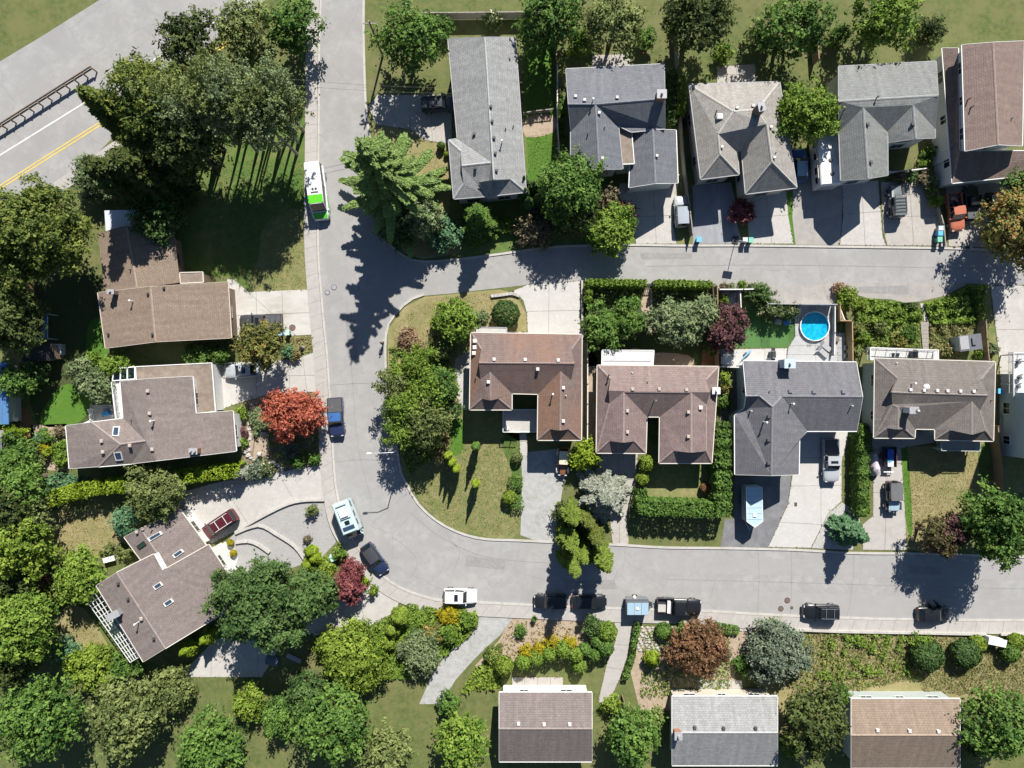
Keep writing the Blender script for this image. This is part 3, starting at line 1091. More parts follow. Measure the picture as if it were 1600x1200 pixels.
def hedge(label, line, width, h, mat, lump=1.0, leaf=0.12, dens=1.0, group=None, px=True, cat='hedge', lumpy=0.16):
    """a clipped hedge along a line (photograph pixels of its top), rounded, with plant-by-plant lumps"""
    pts = [P(x, y, h) for x, y in line] if px else [Vector(q) for q in line]
    pts = [Vector((p.x, p.y)) for p in pts]
    c = sum(pts, Vector((0, 0))) / len(pts)
    root = thing('hedge', label, cat, (c.x, c.y, 0), 0, group)
    P_, N_, T_ = [], [], []
    m = MB((c.x, c.y, 0))
    acc = 0.0
    for k, (a, b) in enumerate(zip(pts, pts[1:])):
        d = (b - a); L = d.length; d.normalize()
        o = Vector((-d.y, d.x))
        n = int(L * (width + 2 * h) * 70 * dens * (0.12 / leaf) ** 2)
        u = RNG.uniform(-width * 0.35 if k == 0 else 0, L + width * 0.35, n)
        per = RNG.uniform(0, 1, n)
        tot = width + 2 * h
        q = per * tot
        side = np.where(q < h, -1, np.where(q > h + width, 1, 0))
        y = np.where(side == 0, q - h - width / 2, side * width / 2)
        z = np.where(side == 0, h, np.where(side < 0, q, tot - q))
        # round the shoulders
        e = np.clip(np.abs(y) / (width / 2), 0, 1)
        z = np.where(side == 0, z - 0.22 * width * e ** 3, z)
        y = np.where(side != 0, y * (1 - 0.18 * np.clip(z / h, 0, 1) ** 4), y)
        lm = 1 + lumpy * (np.abs(np.sin((u + acc) * math.pi / lump)) - 0.6) + RNG.normal(size=n) * 0.05
        y = y * lm
        z = z * (1 + (lm - 1) * 0.6)
        end = np.clip(np.maximum(-u, u - L) / (width * 0.35), 0, 1) if True else 0
        y = y * (1 - 0.3 * end); z = z * (1 - 0.12 * end ** 2)
        pos = np.stack([a.x + d.x * u + o.x * y - c.x, a.y + d.y * u + o.y * y - c.y, np.maximum(z, 0.03)], 1)
        nr = np.stack([o.x * side * 1.0, o.y * side * 1.0, np.where(side == 0, 1.0, 0.25)], 1) + RNG.normal(size=(n, 3)) * 0.45
        nr[:, 0] += d.x * 0.5 * np.cos((u + acc) * math.pi / lump) ; nr[:, 1] += d.y * 0.5 * np.cos((u + acc) * math.pi / lump)
        P_.append(pos); N_.append(unit(nr)); T_.append(0.45 + RNG.normal(size=n) * 0.2 + 0.12 * (np.abs(np.sin((u + acc) * math.pi / lump)) - 0.6))
        for j in range(max(1, int(L / 1.2))):
            s = a + d * (j + 0.5) * L / max(1, int(L / 1.2))
            m.tube((s.x, s.y, 0), (s.x, s.y, h * 0.75), 0.05, 0.02, 6)
        acc += L
    pos = np.vstack(P_); n = len(pos)
    quads_obj('foliage', pos, np.vstack(N_), leaf * RNG.uniform(0.6, 1.25, n), 1.35, np.concatenate(T_), mat, root)
    m.obj('stems', BARKM, root)
    return root

def cover(name, label, pts, mat, n_m2=60, h=0.5, leaf=0.13, px=True, lump=1.2, kind='stuff', cat=None, base=0.0, thresh=-9, blade=False):
    """low plants over an area: lumps of leaf faces"""
    q = gp(pts) if px else pts
    poly = [(p.x, p.y) for p in q]
    xs = [p[0] for p in poly]; ys = [p[1] for p in poly]
    A = abs(area2(poly)) / 2
    box = (max(xs) - min(xs)) * (max(ys) - min(ys))
    n = int(A * n_m2 * box / max(A, 0.1))
    n = min(n, 90000)
    x = RNG.uniform(min(xs), max(xs), n); y = RNG.uniform(min(ys), max(ys), n)
    k = in_poly(x, y, poly)
    x, y = x[k], y[k]
    ph = RNG.uniform(0, 6.28, 8)
    f = 0.0
    for j in range(4):
        w = (1.3 + 0.8 * j) / lump
        a = ph[j]
        f = f + np.sin((x * math.cos(a) + y * math.sin(a)) * w * 2 + ph[j + 4]) / 2
    f = np.clip(0.5 + 0.35 * f, 0.0, 1.25)
    keep = f > thresh
    x, y, f = x[keep], y[keep], f[keep]
    n = len(x)
    z = base + h * f * np.sqrt(RNG.uniform(0, 1, n)) + 0.02
    k = 2.2 if blade else 0.6
    nr = unit(np.stack([RNG.normal(size=n) * k, RNG.normal(size=n) * k, np.ones(n)], 1))
    o = quads_obj(name, np.stack([x, y, z], 1), nr, leaf * RNG.uniform(0.5, 1.3, n), 3.0 if blade else 1.7, 0.45 + 0.25 * (f - 0.5) + RNG.normal(size=n) * 0.22, mat, None)
    o['kind'] = kind
    o['label'] = label
    if cat:
        o['category'] = cat
    return o

LF = leafmat
L_GREEN = LF('leaf_green', (0.039, 0.093, 0.019), (0.151, 0.253, 0.050))
L_DEEP = LF('leaf_deep_green', (0.028, 0.062, 0.018), (0.105, 0.175, 0.05))
L_FOREST = LF('leaf_forest', (0.018, 0.034, 0.011), (0.115, 0.144, 0.040))
L_OLIVE = LF('leaf_olive', (0.06, 0.085, 0.025), (0.23, 0.27, 0.09))
L_YELLOWGREEN = LF('leaf_yellow_green', (0.075, 0.13, 0.015), (0.26, 0.345, 0.05))
L_LIME = LF('leaf_lime', (0.09, 0.15, 0.010), (0.30, 0.39, 0.035))
L_BRIGHT = LF('leaf_bright', (0.064, 0.135, 0.017), (0.220, 0.316, 0.050))
L_PALE = LF('leaf_pale', (0.10, 0.135, 0.035), (0.28, 0.31, 0.10))
L_GREYGREEN = LF('leaf_grey_green', (0.085, 0.128, 0.057), (0.241, 0.301, 0.142))
L_SILVER = LF('leaf_silver', (0.15, 0.17, 0.125), (0.44, 0.46, 0.375))
L_GOLDCYP = LF('leaf_golden_cypress', (0.055, 0.095, 0.016), (0.25, 0.335, 0.06))
L_SILVERGREEN = LF('leaf_silver_green', (0.08, 0.115, 0.075), (0.24, 0.28, 0.19))
L_BLUEGREEN = LF('leaf_blue_green', (0.049, 0.130, 0.066), (0.163, 0.294, 0.147))
L_RED = LF('leaf_red', (0.20, 0.04, 0.026), (0.52, 0.16, 0.095))
L_MAROON = LF('leaf_maroon', (0.10, 0.026, 0.030), (0.30, 0.10, 0.10))
L_PLUM = LF('leaf_plum', (0.052, 0.026, 0.030), (0.194, 0.092, 0.092))
L_PLUMGREEN = LF('leaf_plum_green', (0.056, 0.046, 0.022), (0.157, 0.157, 0.056), (0.203, 0.074, 0.092))
L_BROWNRED = LF('leaf_brown_red', (0.078, 0.050, 0.023), (0.312, 0.163, 0.085))
L_TWIG = LF('leaf_twiggy_brown', (0.099, 0.085, 0.050), (0.241, 0.199, 0.121))
L_DEAD = LF('leaf_dead', (0.16, 0.10, 0.06), (0.36, 0.25, 0.16))
L_AUTUMN = LF('leaf_autumn_olive', (0.075, 0.085, 0.02), (0.27, 0.275, 0.075), (0.36, 0.17, 0.06))
L_CYPRESS = LF('leaf_cypress', (0.035, 0.07, 0.014), (0.20, 0.235, 0.05))
L_WHITEFLOWER = LF('leaf_white_flower', (0.05, 0.08, 0.03), (0.14, 0.19, 0.06), (0.70, 0.62, 0.48))
L_WEEDS = LF('leaf_weeds', (0.078, 0.128, 0.026), (0.227, 0.301, 0.064), (0.369, 0.312, 0.085))
L_YELLOW = LF('leaf_yellow', (0.213, 0.199, 0.014), (0.420, 0.340, 0.015))
L_CEDAR = LF('leaf_cedar', (0.08, 0.15, 0.035), (0.31, 0.43, 0.14))
L_GRASS = LF('leaf_grass', (0.10, 0.13, 0.03), (0.26, 0.24, 0.10), (0.40, 0.33, 0.18))
L_STRAW = LF('leaf_straw', (0.16, 0.14, 0.05), (0.34, 0.28, 0.13))
# ------------------------------------------------------------------ vehicles (local x points forward)
def paint(name, c, rough=0.3):
    return plain('car_paint_' + name, c, rough, var=0.03, coat=0.6)

def wheel(root, x, y, r=0.33, w=0.22):
    m = MB()
    m.loft([[(x + rr * math.cos(a), y + yy, r + rr * math.sin(a)) for a in [k * math.pi / 8 for k in range(16)]]
            for yy, rr in ((-w / 2, r * 0.86), (-w / 2 + 0.03, r), (w / 2 - 0.03, r), (w / 2, r * 0.86))])
    t = m.obj('wheel', RUBBER, root, smooth=False)
    m = MB()
    s = 1 if y > 0 else -1
    m.tube((x, y + s * (w / 2 - 0.06), r), (x, y + s * (w / 2 + 0.012), r), r * 0.62, r * 0.55, 12)
    m.obj('rim', STEEL, t)

def ring(x, w, zl, zt, crown=0.03):
    h = [(0.55, zl), (0.93, zl + 0.06), (1.0, zl + (zt - zl) * 0.5), (0.975, zt - 0.09), (0.88, zt - 0.01), (0.45, zt + crown)]
    return [(x, w * a, z) for a, z in h] + [(x, -w * a, z) for a, z in h[::-1]]

SHAPES = {  # belt height, total height, windscreen base/top, rear base/top (fractions of L), bonnet height at the nose, roof half width
    'sedan': dict(belt=0.93, H=1.45, wb=0.19, wt=0.04, rb=-0.40, rt=-0.25, nose=0.72, tail=0.90, wid=0.74),
    'hatch': dict(belt=0.95, H=1.50, wb=0.20, wt=0.05, rb=-0.48, rt=-0.36, nose=0.74, tail=0.95, wid=0.76),
    'suv': dict(belt=1.06, H=1.74, wb=0.21, wt=0.09, rb=-0.49, rt=-0.43, nose=0.92, tail=1.06, wid=0.80),
    'minivan': dict(belt=1.05, H=1.74, wb=0.29, wt=0.13, rb=-0.49, rt=-0.44, nose=0.80, tail=1.05, wid=0.80),
    'pickup': dict(belt=1.10, H=1.84, wb=0.20, wt=0.09, rb=-0.13, rt=-0.11, nose=0.98, tail=1.05, wid=0.80),
    'jeep': dict(belt=1.12, H=1.80, wb=0.12, wt=0.09, rb=-0.47, rt=-0.46, nose=1.02, tail=1.1, wid=0.86),
    'bus': dict(belt=1.25, H=2.65, wb=0.36, wt=0.26, rb=-0.495, rt=-0.485, nose=1.05, tail=1.25, wid=0.86),
    'vintage': dict(belt=1.05, H=1.72, wb=0.12, wt=0.07, rb=-0.44, rt=-0.36, nose=0.98, tail=0.9, wid=0.72),
}

def car(name, label, cat, px, py, head, L, W, kind, body, roof=None, bonnet=None, group=None, bed=None, roofglass=None, rack=None, lights=True, zref=0.9, extras=None):
    """head: direction of the nose in the photograph, as (dx, dy) pixels"""
    q = SHAPES[kind]
    p = P(px, py, zref)
    rot = math.atan2(-head[1], head[0])
    root = thing(name, label, cat, (p.x, p.y, 0.018), rot, group)
    hw = W / 2
    zl = 0.24 if kind not in ('suv', 'pickup', 'jeep', 'bus') else 0.34
    belt = q['belt']
    m = MB()
    bx = [(-0.5, 0.80, q['tail'] - 0.22), (-0.485, 0.93, q['tail'] - 0.04), (-0.42, 0.99, q['tail']), (-0.15, 1.0, belt), (q['wb'], 1.0, belt),
          (q['wb'] + (0.49 - q['wb']) * 0.55, 0.985, (belt * 0.45 + q['nose'] * 0.55)), (0.45, 0.93, q['nose']), (0.485, 0.84, q['nose'] - 0.10), (0.5, 0.72, q['nose'] - 0.28)]
    if kind == 'jeep':
        bx = [(-0.5, 0.9, 1.0), (-0.49, 1.0, 1.1), (-0.1, 1.0, belt), (q['wb'], 1.0, belt), (q['wb'] + 0.01, 0.8, belt), (0.44, 0.72, q['nose']), (0.48, 0.7, q['nose'] - 0.04), (0.485, 0.7, 0.6)]
    if kind == 'vintage':
        bx = [(-0.5, 0.5, 0.6), (-0.47, 0.72, 0.82), (-0.4, 0.8, 1.0), (-0.1, 0.82, belt), (q['wb'], 0.78, belt), (0.2, 0.55, 1.0), (0.42, 0.45, 0.98), (0.47, 0.4, 0.9), (0.48, 0.38, 0.6)]
    floor = 0.72
    if kind == 'pickup':
        bx = [(-0.125, 0.97, floor), (-0.12, 1.0, belt - 0.03)] + [b for b in bx if b[0] > -0.1]
        bx.insert(2, (-0.05, 1.0, belt))
    m.loft([ring(a * L, b * hw, zl, c) for a, b, c in bx])
    m.obj('body', body, root, smooth=True)
    if bonnet:
        m = MB()
        x0, x1 = (q['wb'] + 0.02) * L, (0.45 if kind != 'bus' else 0.49) * L
        wi = hw * (0.8 if kind != 'vintage' else 0.42)
        za, zb = belt + 0.035, q['nose'] + 0.04
        m.loft([[(x0, wi, za - 0.03), (x0, wi * 0.5, za + 0.012), (x0, -wi * 0.5, za + 0.012), (x0, -wi, za - 0.03), (x0, 0, za - 0.12)],
                [(x1, wi * 0.93, zb - 0.03), (x1, wi * 0.5, zb + 0.012), (x1, -wi * 0.5, zb + 0.012), (x1, -wi * 0.93, zb - 0.03), (x1, 0, zb - 0.12)]])
        m.obj('bonnet', bonnet, root, smooth=True)
    # greenhouse
    wb, wt, rb, rt = (q[k] * L for k in ('wb', 'wt', 'rb', 'rt'))
    wbelt = hw * (0.9 if kind != 'vintage' else 0.74)
    wr = hw * q['wid']
    zt = q['H']
    zr = zt - 0.07
    zb = belt - 0.02
    fb = [Vector((wb, wbelt * 0.93, zb)), Vector((wb, -wbelt * 0.93, zb))]
    ft = [Vector((wt, wr * 0.93, zr)), Vector((wt, -wr * 0.93, zr))]
    bb = [Vector((rb, wbelt * 0.93, zb)), Vector((rb, -wbelt * 0.93, zb))]
    bt = [Vector((rt, wr * 0.93, zr)), Vector((rt, -wr * 0.93, zr))]
    mid = [Vector(((wb + rb) / 2, s * wbelt, zb)) for s in (1, -1)]
    midt = [Vector(((wt + rt) / 2, s * wr, zr)) for s in (1, -1)]
    def pane(nm, pts):
        m = MB()
        c = sum(pts, Vector()) / len(pts)
        m.poly(pts)
        return m.obj(nm, CARGLASS, root)
    pane('windscreen', [fb[1], fb[0], ft[0], ft[1]])
    pane('rear_window', [bb[0], bb[1], bt[1], bt[0]])
    for s in (0, 1):
        a = [fb[s], mid[s], bb[s], bt[s], midt[s], ft[s]]
        pane('side_window', a if s == 0 else a[::-1])
    m = MB()
    rf = roof or body
    def rrow(x, w):
        return [(x, w, zr - 0.03), (x, w * 0.97, zr + 0.03), (x, w * 0.7, zt), (x, 0, zt + 0.02), (x, -w * 0.7, zt), (x, -w * 0.97, zr + 0.03), (x, -w, zr - 0.03), (x, 0, zr - 0.05)]
    m.loft([rrow(rt - 0.05, wr * 0.9), rrow(rt + 0.1, wr), rrow((wt + rt) / 2, wr * 1.02), rrow(wt - 0.12, wr), rrow(wt + 0.04, wr * 0.92)])
    m.obj('roof', rf, root, smooth=True)
    for a, b in ((fb[0], ft[0]), (fb[1], ft[1]), (bb[0], bt[0]), (bb[1], bt[1]), (mid[0], midt[0]), (mid[1], midt[1])):
        m = MB(); m.tube(a, b, 0.05, 0.045, 5)
        m.obj('pillar', body, root)
    if roofglass:
        m = MB()
        m.box(((wt + rt) / 2 + roofglass[0] * L, 0, zt + 0.016), (roofglass[1] * L, W * 0.46, 0.03))
        m.obj('sunroof', CARGLASS, root)
    if rack:
        for s in (1, -1):
            m = MB()
            m.box(((wt + rt) / 2, s * wr * 0.82, zt + 0.08), (abs(wt - rt) * 0.9, 0.05, 0.05))
            for e in (-0.38, 0.38):
                m.box(((wt + rt) / 2 + e * abs(wt - rt), s * wr * 0.82, zt + 0.02), (0.07, 0.04, 0.1))
            m.obj('roof_rail', rack, root)
        for e in (-0.22, 0.22):
            m = MB()
            m.box(((wt + rt) / 2 + e * abs(wt - rt), 0, zt + 0.11), (0.06, wr * 1.64, 0.03))
            m.obj('roof_bar', rack, root)
    if kind == 'pickup':
        x0, x1 = -0.495 * L, -0.13 * L
        m = MB()
        m.box(((x0 + x1) / 2, 0, floor - 0.19), (x1 - x0, W * 0.96, 0.38))
        m.obj('bed_floor', bed[0] if bed else DARKP, root)
        for s in (1, -1):
            m = MB()
            m.box(((x0 + x1) / 2, s * (hw * 0.95), 0.74), (x1 - x0, hw * 0.12, 0.70))
            m.obj('bed_side', body, root)
        m = MB()
        m.box((x0 + 0.03, 0, 0.76), (0.08, W * 0.80, 0.62))
        m.obj('tailgate', body, root)
        if bed and bed[1]:
            n = bed[2] if len(bed) > 2 else 1
            w1 = (x1 - x0 - 0.05) / n
            for k in range(n):
                m = MB()
                m.box((x0 + 0.05 + w1 * (k + 0.5), 0, belt - 0.01 + 0.03), (w1 - 0.03, W * 0.9, 0.07))
                m.obj('bed_cover', bed[1], root)
    for x in (0.31, -0.31):
        for s in (1, -1):
            r = 0.33 if kind in ('sedan', 'hatch', 'minivan', 'vintage') else 0.39
            y = s * (hw - 0.11)
            if kind == 'jeep':
                y = s * (hw + 0.02)
            wheel(root, x * L, y, r)
    if kind == 'vintage':
        for x in (0.31, -0.31):
            for s in (1, -1):
                m = MB()
                m.loft([[(x * L + rr * math.cos(a), s * hw * 0.86 + yy, 0.42 + rr * math.sin(a) * 0.8) for a in [k * math.pi / 8 for k in range(9)]] for yy, rr in ((-0.16, 0.36), (-0.12, 0.46), (0.12, 0.46), (0.16, 0.36))], closed=True)
                m.obj('fender', CREAM, root)
    if kind == 'jeep':
        for x in (0.31, -0.31):
            for s in (1, -1):
                m = MB()
                m.box((x * L, s * (hw + 0.02), 0.86), (1.0, 0.26, 0.07))
                m.obj('fender', DARKP, root)
    if lights:
        for s in (1, -1):
            nz = q['nose']
            m = MB()
            wfr = 0.66 if kind not in ('vintage', 'jeep') else 0.5
            m.box((0.478 * L, s * hw * wfr, nz - 0.12), (0.12, hw * 0.3, 0.13))
            m.obj('headlight', LAMPW, root)
            m = MB()
            m.box((-0.487 * L, s * hw * 0.76, q['tail'] - 0.13), (0.09, hw * 0.22, 0.2))
            m.obj('tail_light', LAMPR, root)
    for s in (1, -1):
        m = MB()
        m.box((wb - 0.12, s * (wbelt + 0.18), belt + 0.08), (0.12, 0.2, 0.15))
        m.obj('mirror', body, root)
    for x in (0.492, -0.492):
        m = MB()
        m.box((x * L, 0, zl + 0.17), (0.12, W * 0.8, 0.2))
        m.obj('bumper', DARKP if kind in ('jeep', 'pickup', 'vintage') else body, root)
    return root

def boxy(root, L, W, z0, z1, mat, name='body', nose=0.0, r=0.06):
    """rounded box body; nose > 0 gives a V-shaped front of that length"""
    hw = W / 2
    pts = [(-L / 2, -hw), (L / 2, -hw), (L / 2, hw), (-L / 2, hw)]
    if nose:
        pts = [(-L / 2, -hw), (L / 2 - nose, -hw), (L / 2, 0), (L / 2 - nose, hw), (-L / 2, hw)]
    a = inset(pts, r)
    m = MB()
    m.loft([[(p.x, p.y, z0) for p in a], [(p[0], p[1], z0 + r) for p in pts], [(p[0], p[1], z1 - r) for p in pts], [(p.x, p.y, z1) for p in a]])
    return m.obj(name, mat, root)

def place(name, label, cat, px, py, head, z=0.9, group=None):
    p = P(px, py, z)
    return thing(name, label, cat, (p.x, p.y, 0.018), math.atan2(-head[1], head[0]), group)

def part(root, name, mat, *boxes):
    m = MB()
    for b in boxes:
        m.box(*b)
    return m.obj(name, mat, root)
# ================================================================== THE SETTING
m = MB(); m.poly([(-420, -420, 0), (420, -420, 0), (420, 420, 0), (-420, 420, 0)])
m.obj('ground', GROUND, kind='structure', label='rough grass and soil under the gardens')

# ---- roads
W_KERB = [(505, -80), (498, 40), (497, 150), (496, 250), (495, 340), (496, 400), (500, 454), (505, 510), (510, 560), (515, 640), (521, 740), (526, 776), (536, 815), (551, 846), (570, 873), (599, 903), (625, 920), (656, 932), (688, 940), (747, 943), (832, 947), (948, 952), (1096, 956), (1180, 961), (1320, 967), (1430, 969.5), (1600, 971), (1800, 972)]
I_KERB = [(1800, 871), (1600, 868), (1495, 865), (1423, 863), (1330, 862), (1238, 857), (1124, 854.5), (1040, 853.6), (960, 849), (864, 845), (800, 842), (765, 841), (739, 837), (712, 828), (686, 814), (665, 797), (649, 778), (639, 758.5), (628, 737), (623, 705), (620, 684), (611, 640), (606, 600), (604, 550), (606, 515), (611, 504), (618, 494), (632, 478), (648, 467), (663, 462)]
N_KERB = [(1800, 392), (1600, 390), (1530, 388), (1469, 386), (1320, 384), (1171, 382), (1060, 382), (993, 381), (916, 382), (867, 384), (824, 389), (790, 394), (768, 397), (712, 404), (674, 407), (649, 406), (632, 399), (618, 387), (607, 378), (597, 358), (590, 320), (586, 270), (580, 220), (574, 170), (572, 130), (570, 40), (572, -80)]
S_EDGE = [(663, 462), (711, 458), (744, 454), (781, 450), (824, 445), (906, 439), (1011, 443), (1115, 443), (1150, 446), (1200, 452), (1200, 475), (1306, 475), (1307, 452), (1320, 448), (1410, 446), (1512, 443), (1546, 445), (1800, 448)]
sp = lambda pts, n=5: [((v.x / S) + 800, 600 - v.y / S) for v in spline(gp(pts), n)]
street = sp(W_KERB) + [(1800, 871)] + sp(I_KERB) + S_EDGE[1:] + sp(N_KERB)
sheet('street', street, ASPHALT, LEVEL['road'], 'grey asphalt street that curves round the corner garden and branches east')
sheet('main_road', [(-200, 400), (-200, 240), (-40, 120), (60, 60), (330, -110), (560, -240), (640, -160), (440, -20), (300, 90), (130, 262), (-40, 395)], ASPHALT, LEVEL['patch2'], 'wide main road with painted lines behind the trees')
sheet('gravel_apron', [(1200, 449), (1200, 475.5), (1306, 475.5), (1330, 458), (1355, 466), (1393, 468), (1414, 473), (1437, 471), (1477, 462), (1495, 452), (1512, 444), (1420, 441), (1320, 442)], ASPHALT_WORN, LEVEL['mark'], 'worn asphalt parking apron south of the upper street')
sheet('gravel_shoulder', [(1115, 438), (1200, 440), (1200, 452), (1124, 453)], ASPHALT_WORN, LEVEL['mark2'], 'gravelly shoulder in front of the fenced corner')
for pts, mt, lb in (([(1040, 870), (1040, 896), (1160, 898), (1320, 901), (1600, 906), (1600, 880), (1320, 875)], ground_mat('asphalt_seam', [(0.292, 0.286, 0.279), (0.272, 0.266, 0.26), (0.315, 0.309, 0.302)], (0.2, 0.8), bump=0.15, bscale=22, fine=0.12), 'slightly browner resurfaced strip along the lower street'),
                    ([(1120, 922), (1320, 929), (1600, 938), (1600, 968), (1320, 964), (1120, 954)], MATS['asphalt_seam'], 'patched lane beside the lower street sidewalk')):
    sheet('road_patch', pts, mt, LEVEL['mark'], lb)
# painted lines of the main road
PAINT_W = ground_mat('road_paint_white', [(0.62, 0.62, 0.60), (0.50, 0.49, 0.47)], (1.5,), bump=0.05, fine=0.1)
PAINT_Y = ground_mat('road_paint_yellow', [(0.60, 0.45, 0.10), (0.50, 0.38, 0.12)], (1.5,), bump=0.05, fine=0.1)
def stripe(a, b, w, mat, label, name):
    a, b = G(*a), G(*b)
    d = (b - a).normalized(); o = Vector((-d.y, d.x, 0)) * w / 2
    m = MB(); z = Vector((0, 0, LEVEL['mark']))
    m.poly([a - o + z, b - o + z, b + o + z, a + o + z])
    m.obj(name, mat, kind='structure', label=label)
stripe((-120, 317), (420, -18), 0.2, PAINT_W, 'white edge line painted on the main road', 'road_line')
stripe((-60, 328), (400, 36), 0.18, PAINT_Y, 'upper yellow stripe of the main road centre line', 'road_line')
stripe((-57, 331.5), (403, 39.5), 0.18, PAINT_Y, 'lower yellow stripe of the main road centre line', 'road_line')
# kerbs
kerb('pale kerb between the sidewalk and the street', W_KERB, 0.3, 1)
kerb('pale kerb round the corner garden', I_KERB, 0.3, 1)
kerb('pale kerb along the north side of the upper street', N_KERB, 0.3, 1)
# sidewalks
SW_IN = [Vector((p.x, p.y)) for p in spline(gp(W_KERB), 5)]
a, b = offset_line(SW_IN, -0.02), offset_line(SW_IN, -1.62)
strip('sidewalk', a, b, 1.75, SIDEWALK, 'concrete sidewalk of square slabs along the outer kerb', 0, 0.125)
strip('sidewalk', [Vector(G(60, 303)), Vector(G(310, 130))], [Vector(G(70, 320)), Vector(G(322, 146))], 1.8, SIDEWALK, 'sidewalk slabs beside the main road', 0, 0.1)

# ---- driveways and paths
def grid(x0, x1, nx, y0, y1, ny):
    c = [((x0 + (x1 - x0) * i / nx, y0), (x0 + (x1 - x0) * i / nx, y1)) for i in range(1, nx)]
    return c + [((x0, y0 + (y1 - y0) * i / ny), (x1, y0 + (y1 - y0) * i / ny)) for i in range(1, ny)]
D = slabs
D('driveway', [(355, 436), (365, 436), (388, 456), (484, 452), (491, 523), (452, 525), (372, 532), (350, 500)], [((388, 456), (480, 540)), ((400, 440), (402, 540)), ((440, 440), (444, 540)), ((350, 494), (495, 488))], CONCRETE_STAIN, 'stained pale concrete driveway with a dark pickup on it')
D('driveway', [(325, 566), (362, 566), (435, 563), (458, 561), (475, 556), (493, 549), (497, 612), (424, 616), (372, 630), (335, 644)], [((450, 550), (455, 640)), ((472, 550), (483, 640)), ((330, 590), (500, 586)), ((400, 560), (402, 640))], CONCRETE, 'concrete driveway under the olive tree with a silver sedan')
D('driveway', [(389, 743), (444, 736), (505, 725), (508, 779), (475, 781), (449, 787), (410, 806), (368, 830), (330, 850), (309, 834), (280, 790), (279, 770), (330, 756)], [((430, 730), (470, 800)), ((340, 745), (395, 830))], CONCRETE, 'broad concrete driveway with a maroon minivan')
D('driveway', [(579, 913), (597, 921), (625, 938), (618, 957), (590, 969), (555, 982), (515, 985), (470, 992), (440, 1006), (410, 1058), (285, 1058), (300, 1036), (335, 1000), (380, 985), (480, 955), (520, 930), (560, 932)], [((560, 920), (575, 1000)), ((400, 960), (405, 1090)), ((330, 960), (330, 1090)), ((460, 940), (470, 1010))], CONCRETE, 'curving concrete driveway below the big green tree')
sheet('driveway', [(749, 962), (800, 963), (800, 968), (782, 992), (756, 1015), (739, 1032), (712, 1062), (690, 1100), (655, 1100), (675, 1055), (698, 1022), (730, 997), (746, 980)], PATCHY_PATH, LEVEL['drive'], 'cracked pale asphalt driveway curving away south')
D('path', [(960, 968), (992, 970), (990, 1006), (978, 1036), (962, 1075), (945, 1110), (935, 1095), (945, 1050), (950, 1030), (962, 1001)], [((940, 1005), (1000, 1010)), ((930, 1040), (1000, 1050))], SIDEWALK, 'tan concrete path between the round shrubs and the narrow hedge')
D('driveway', [(575, 166), (590, 148), (706, 148), (706, 226), (664, 219), (640, 202), (588, 196)], [((640, 140), (642, 230)), ((672, 140), (676, 230))], CONCRETE_TAN, 'tan concrete driveway behind the cedar')
D('driveway', [(968, 286), (1060, 286), (1051, 345), (1057, 381), (994, 381), (988, 345), (966, 305)], [((1020, 280), (1026, 390)), ((960, 340), (1070, 336))], CONCRETE, 'pale concrete driveway north of the upper street with a silver SUV')
sheet('driveway', [(1082, 290), (1142, 285), (1148, 310), (1150, 345), (1160, 381), (1082, 381), (1084, 340)], ASPHALT_PALE, LEVEL['drive'], 'bluish blacktop driveway with pale tyre marks')
D('driveway', [(1166, 300), (1228, 294), (1232, 340), (1240, 381), (1170, 381), (1168, 349)], [((1195, 290), (1207, 390)), ((1160, 341), (1245, 335))], CONCRETE, 'concrete driveway of four panels beside the red shrub')
sheet('driveway', [(1240, 250), (1320, 250), (1315, 340), (1317, 370), (1309, 383), (1243, 382), (1238, 340)], ASPHALT_WORN, LEVEL['drive'], 'grey asphalt driveway under the fifth wheel trailer')
D('driveway', [(1316, 286), (1372, 282), (1376, 330), (1379, 370), (1385, 384), (1312, 383), (1317, 340)], [((1345, 270), (1352, 390)), ((1310, 335), (1385, 330))], CONCRETE, 'concrete driveway west of the grey jeep')
D('driveway', [(1376, 284), (1450, 284), (1462, 305), (1469, 323), (1471, 357), (1470, 384), (1386, 384), (1380, 360)], [((1420, 280), (1428, 390)), ((1370, 340), (1480, 336))], CONCRETE_TAN, 'concrete parking pad under the grey jeep')
D('driveway', [(1478, 290), (1575, 284), (1590, 330), (1600, 386), (1531, 387), (1482, 385)], [((1520, 280), (1530, 400)), ((1470, 350), (1600, 345))], CONCRETE_TAN, 'concrete driveway with the old orange pickup')
D('driveway', [(800, 455), (824, 445), (906, 439), (907, 530), (825, 530), (823, 490), (818, 470), (808, 460)], [((858, 430), (857, 540)), ((800, 487), (910, 485))], CONCRETE_WHITE, 'bright white concrete driveway north of the rust roofed house')
D('path', [(768, 515), (826, 519), (826, 530), (768, 530)], [((797, 500), (797, 540))], CONCRETE_TAN, 'small concrete landing behind the rust roofed house')
D('path', [(786, 655), (846, 655), (846, 672), (822, 676), (826, 712), (813, 712), (811, 676), (786, 674)], [((800, 690), (840, 690)), ((800, 674), (840, 675)), ((812, 650), (812, 676))], CONCRETE, 'concrete front path from the porch of the rust roofed house')
sheet('driveway', [(814, 708), (880, 700), (886, 730), (881, 752), (874, 795), (867, 846), (832, 843), (813, 836), (816, 752)], PATCHY_PATH, LEVEL['drive'], 'mossy grey paver driveway with a vintage car')
D('driveway', [(930, 705), (997, 705), (993, 760), (979, 809), (983, 851), (957, 849), (953, 812), (948, 770)], [((965, 690), (968, 860)), ((920, 750), (1000, 749))], CONCRETE_TAN, 'tan concrete driveway beside the silver spruce')
sheet('driveway', [(1148, 745), (1236, 742), (1231, 788), (1200, 855), (1126, 855), (1133, 811), (1147, 811)], ASPHALT_DARK, LEVEL['drive'], 'dark blacktop pad with a pale blue trailer')
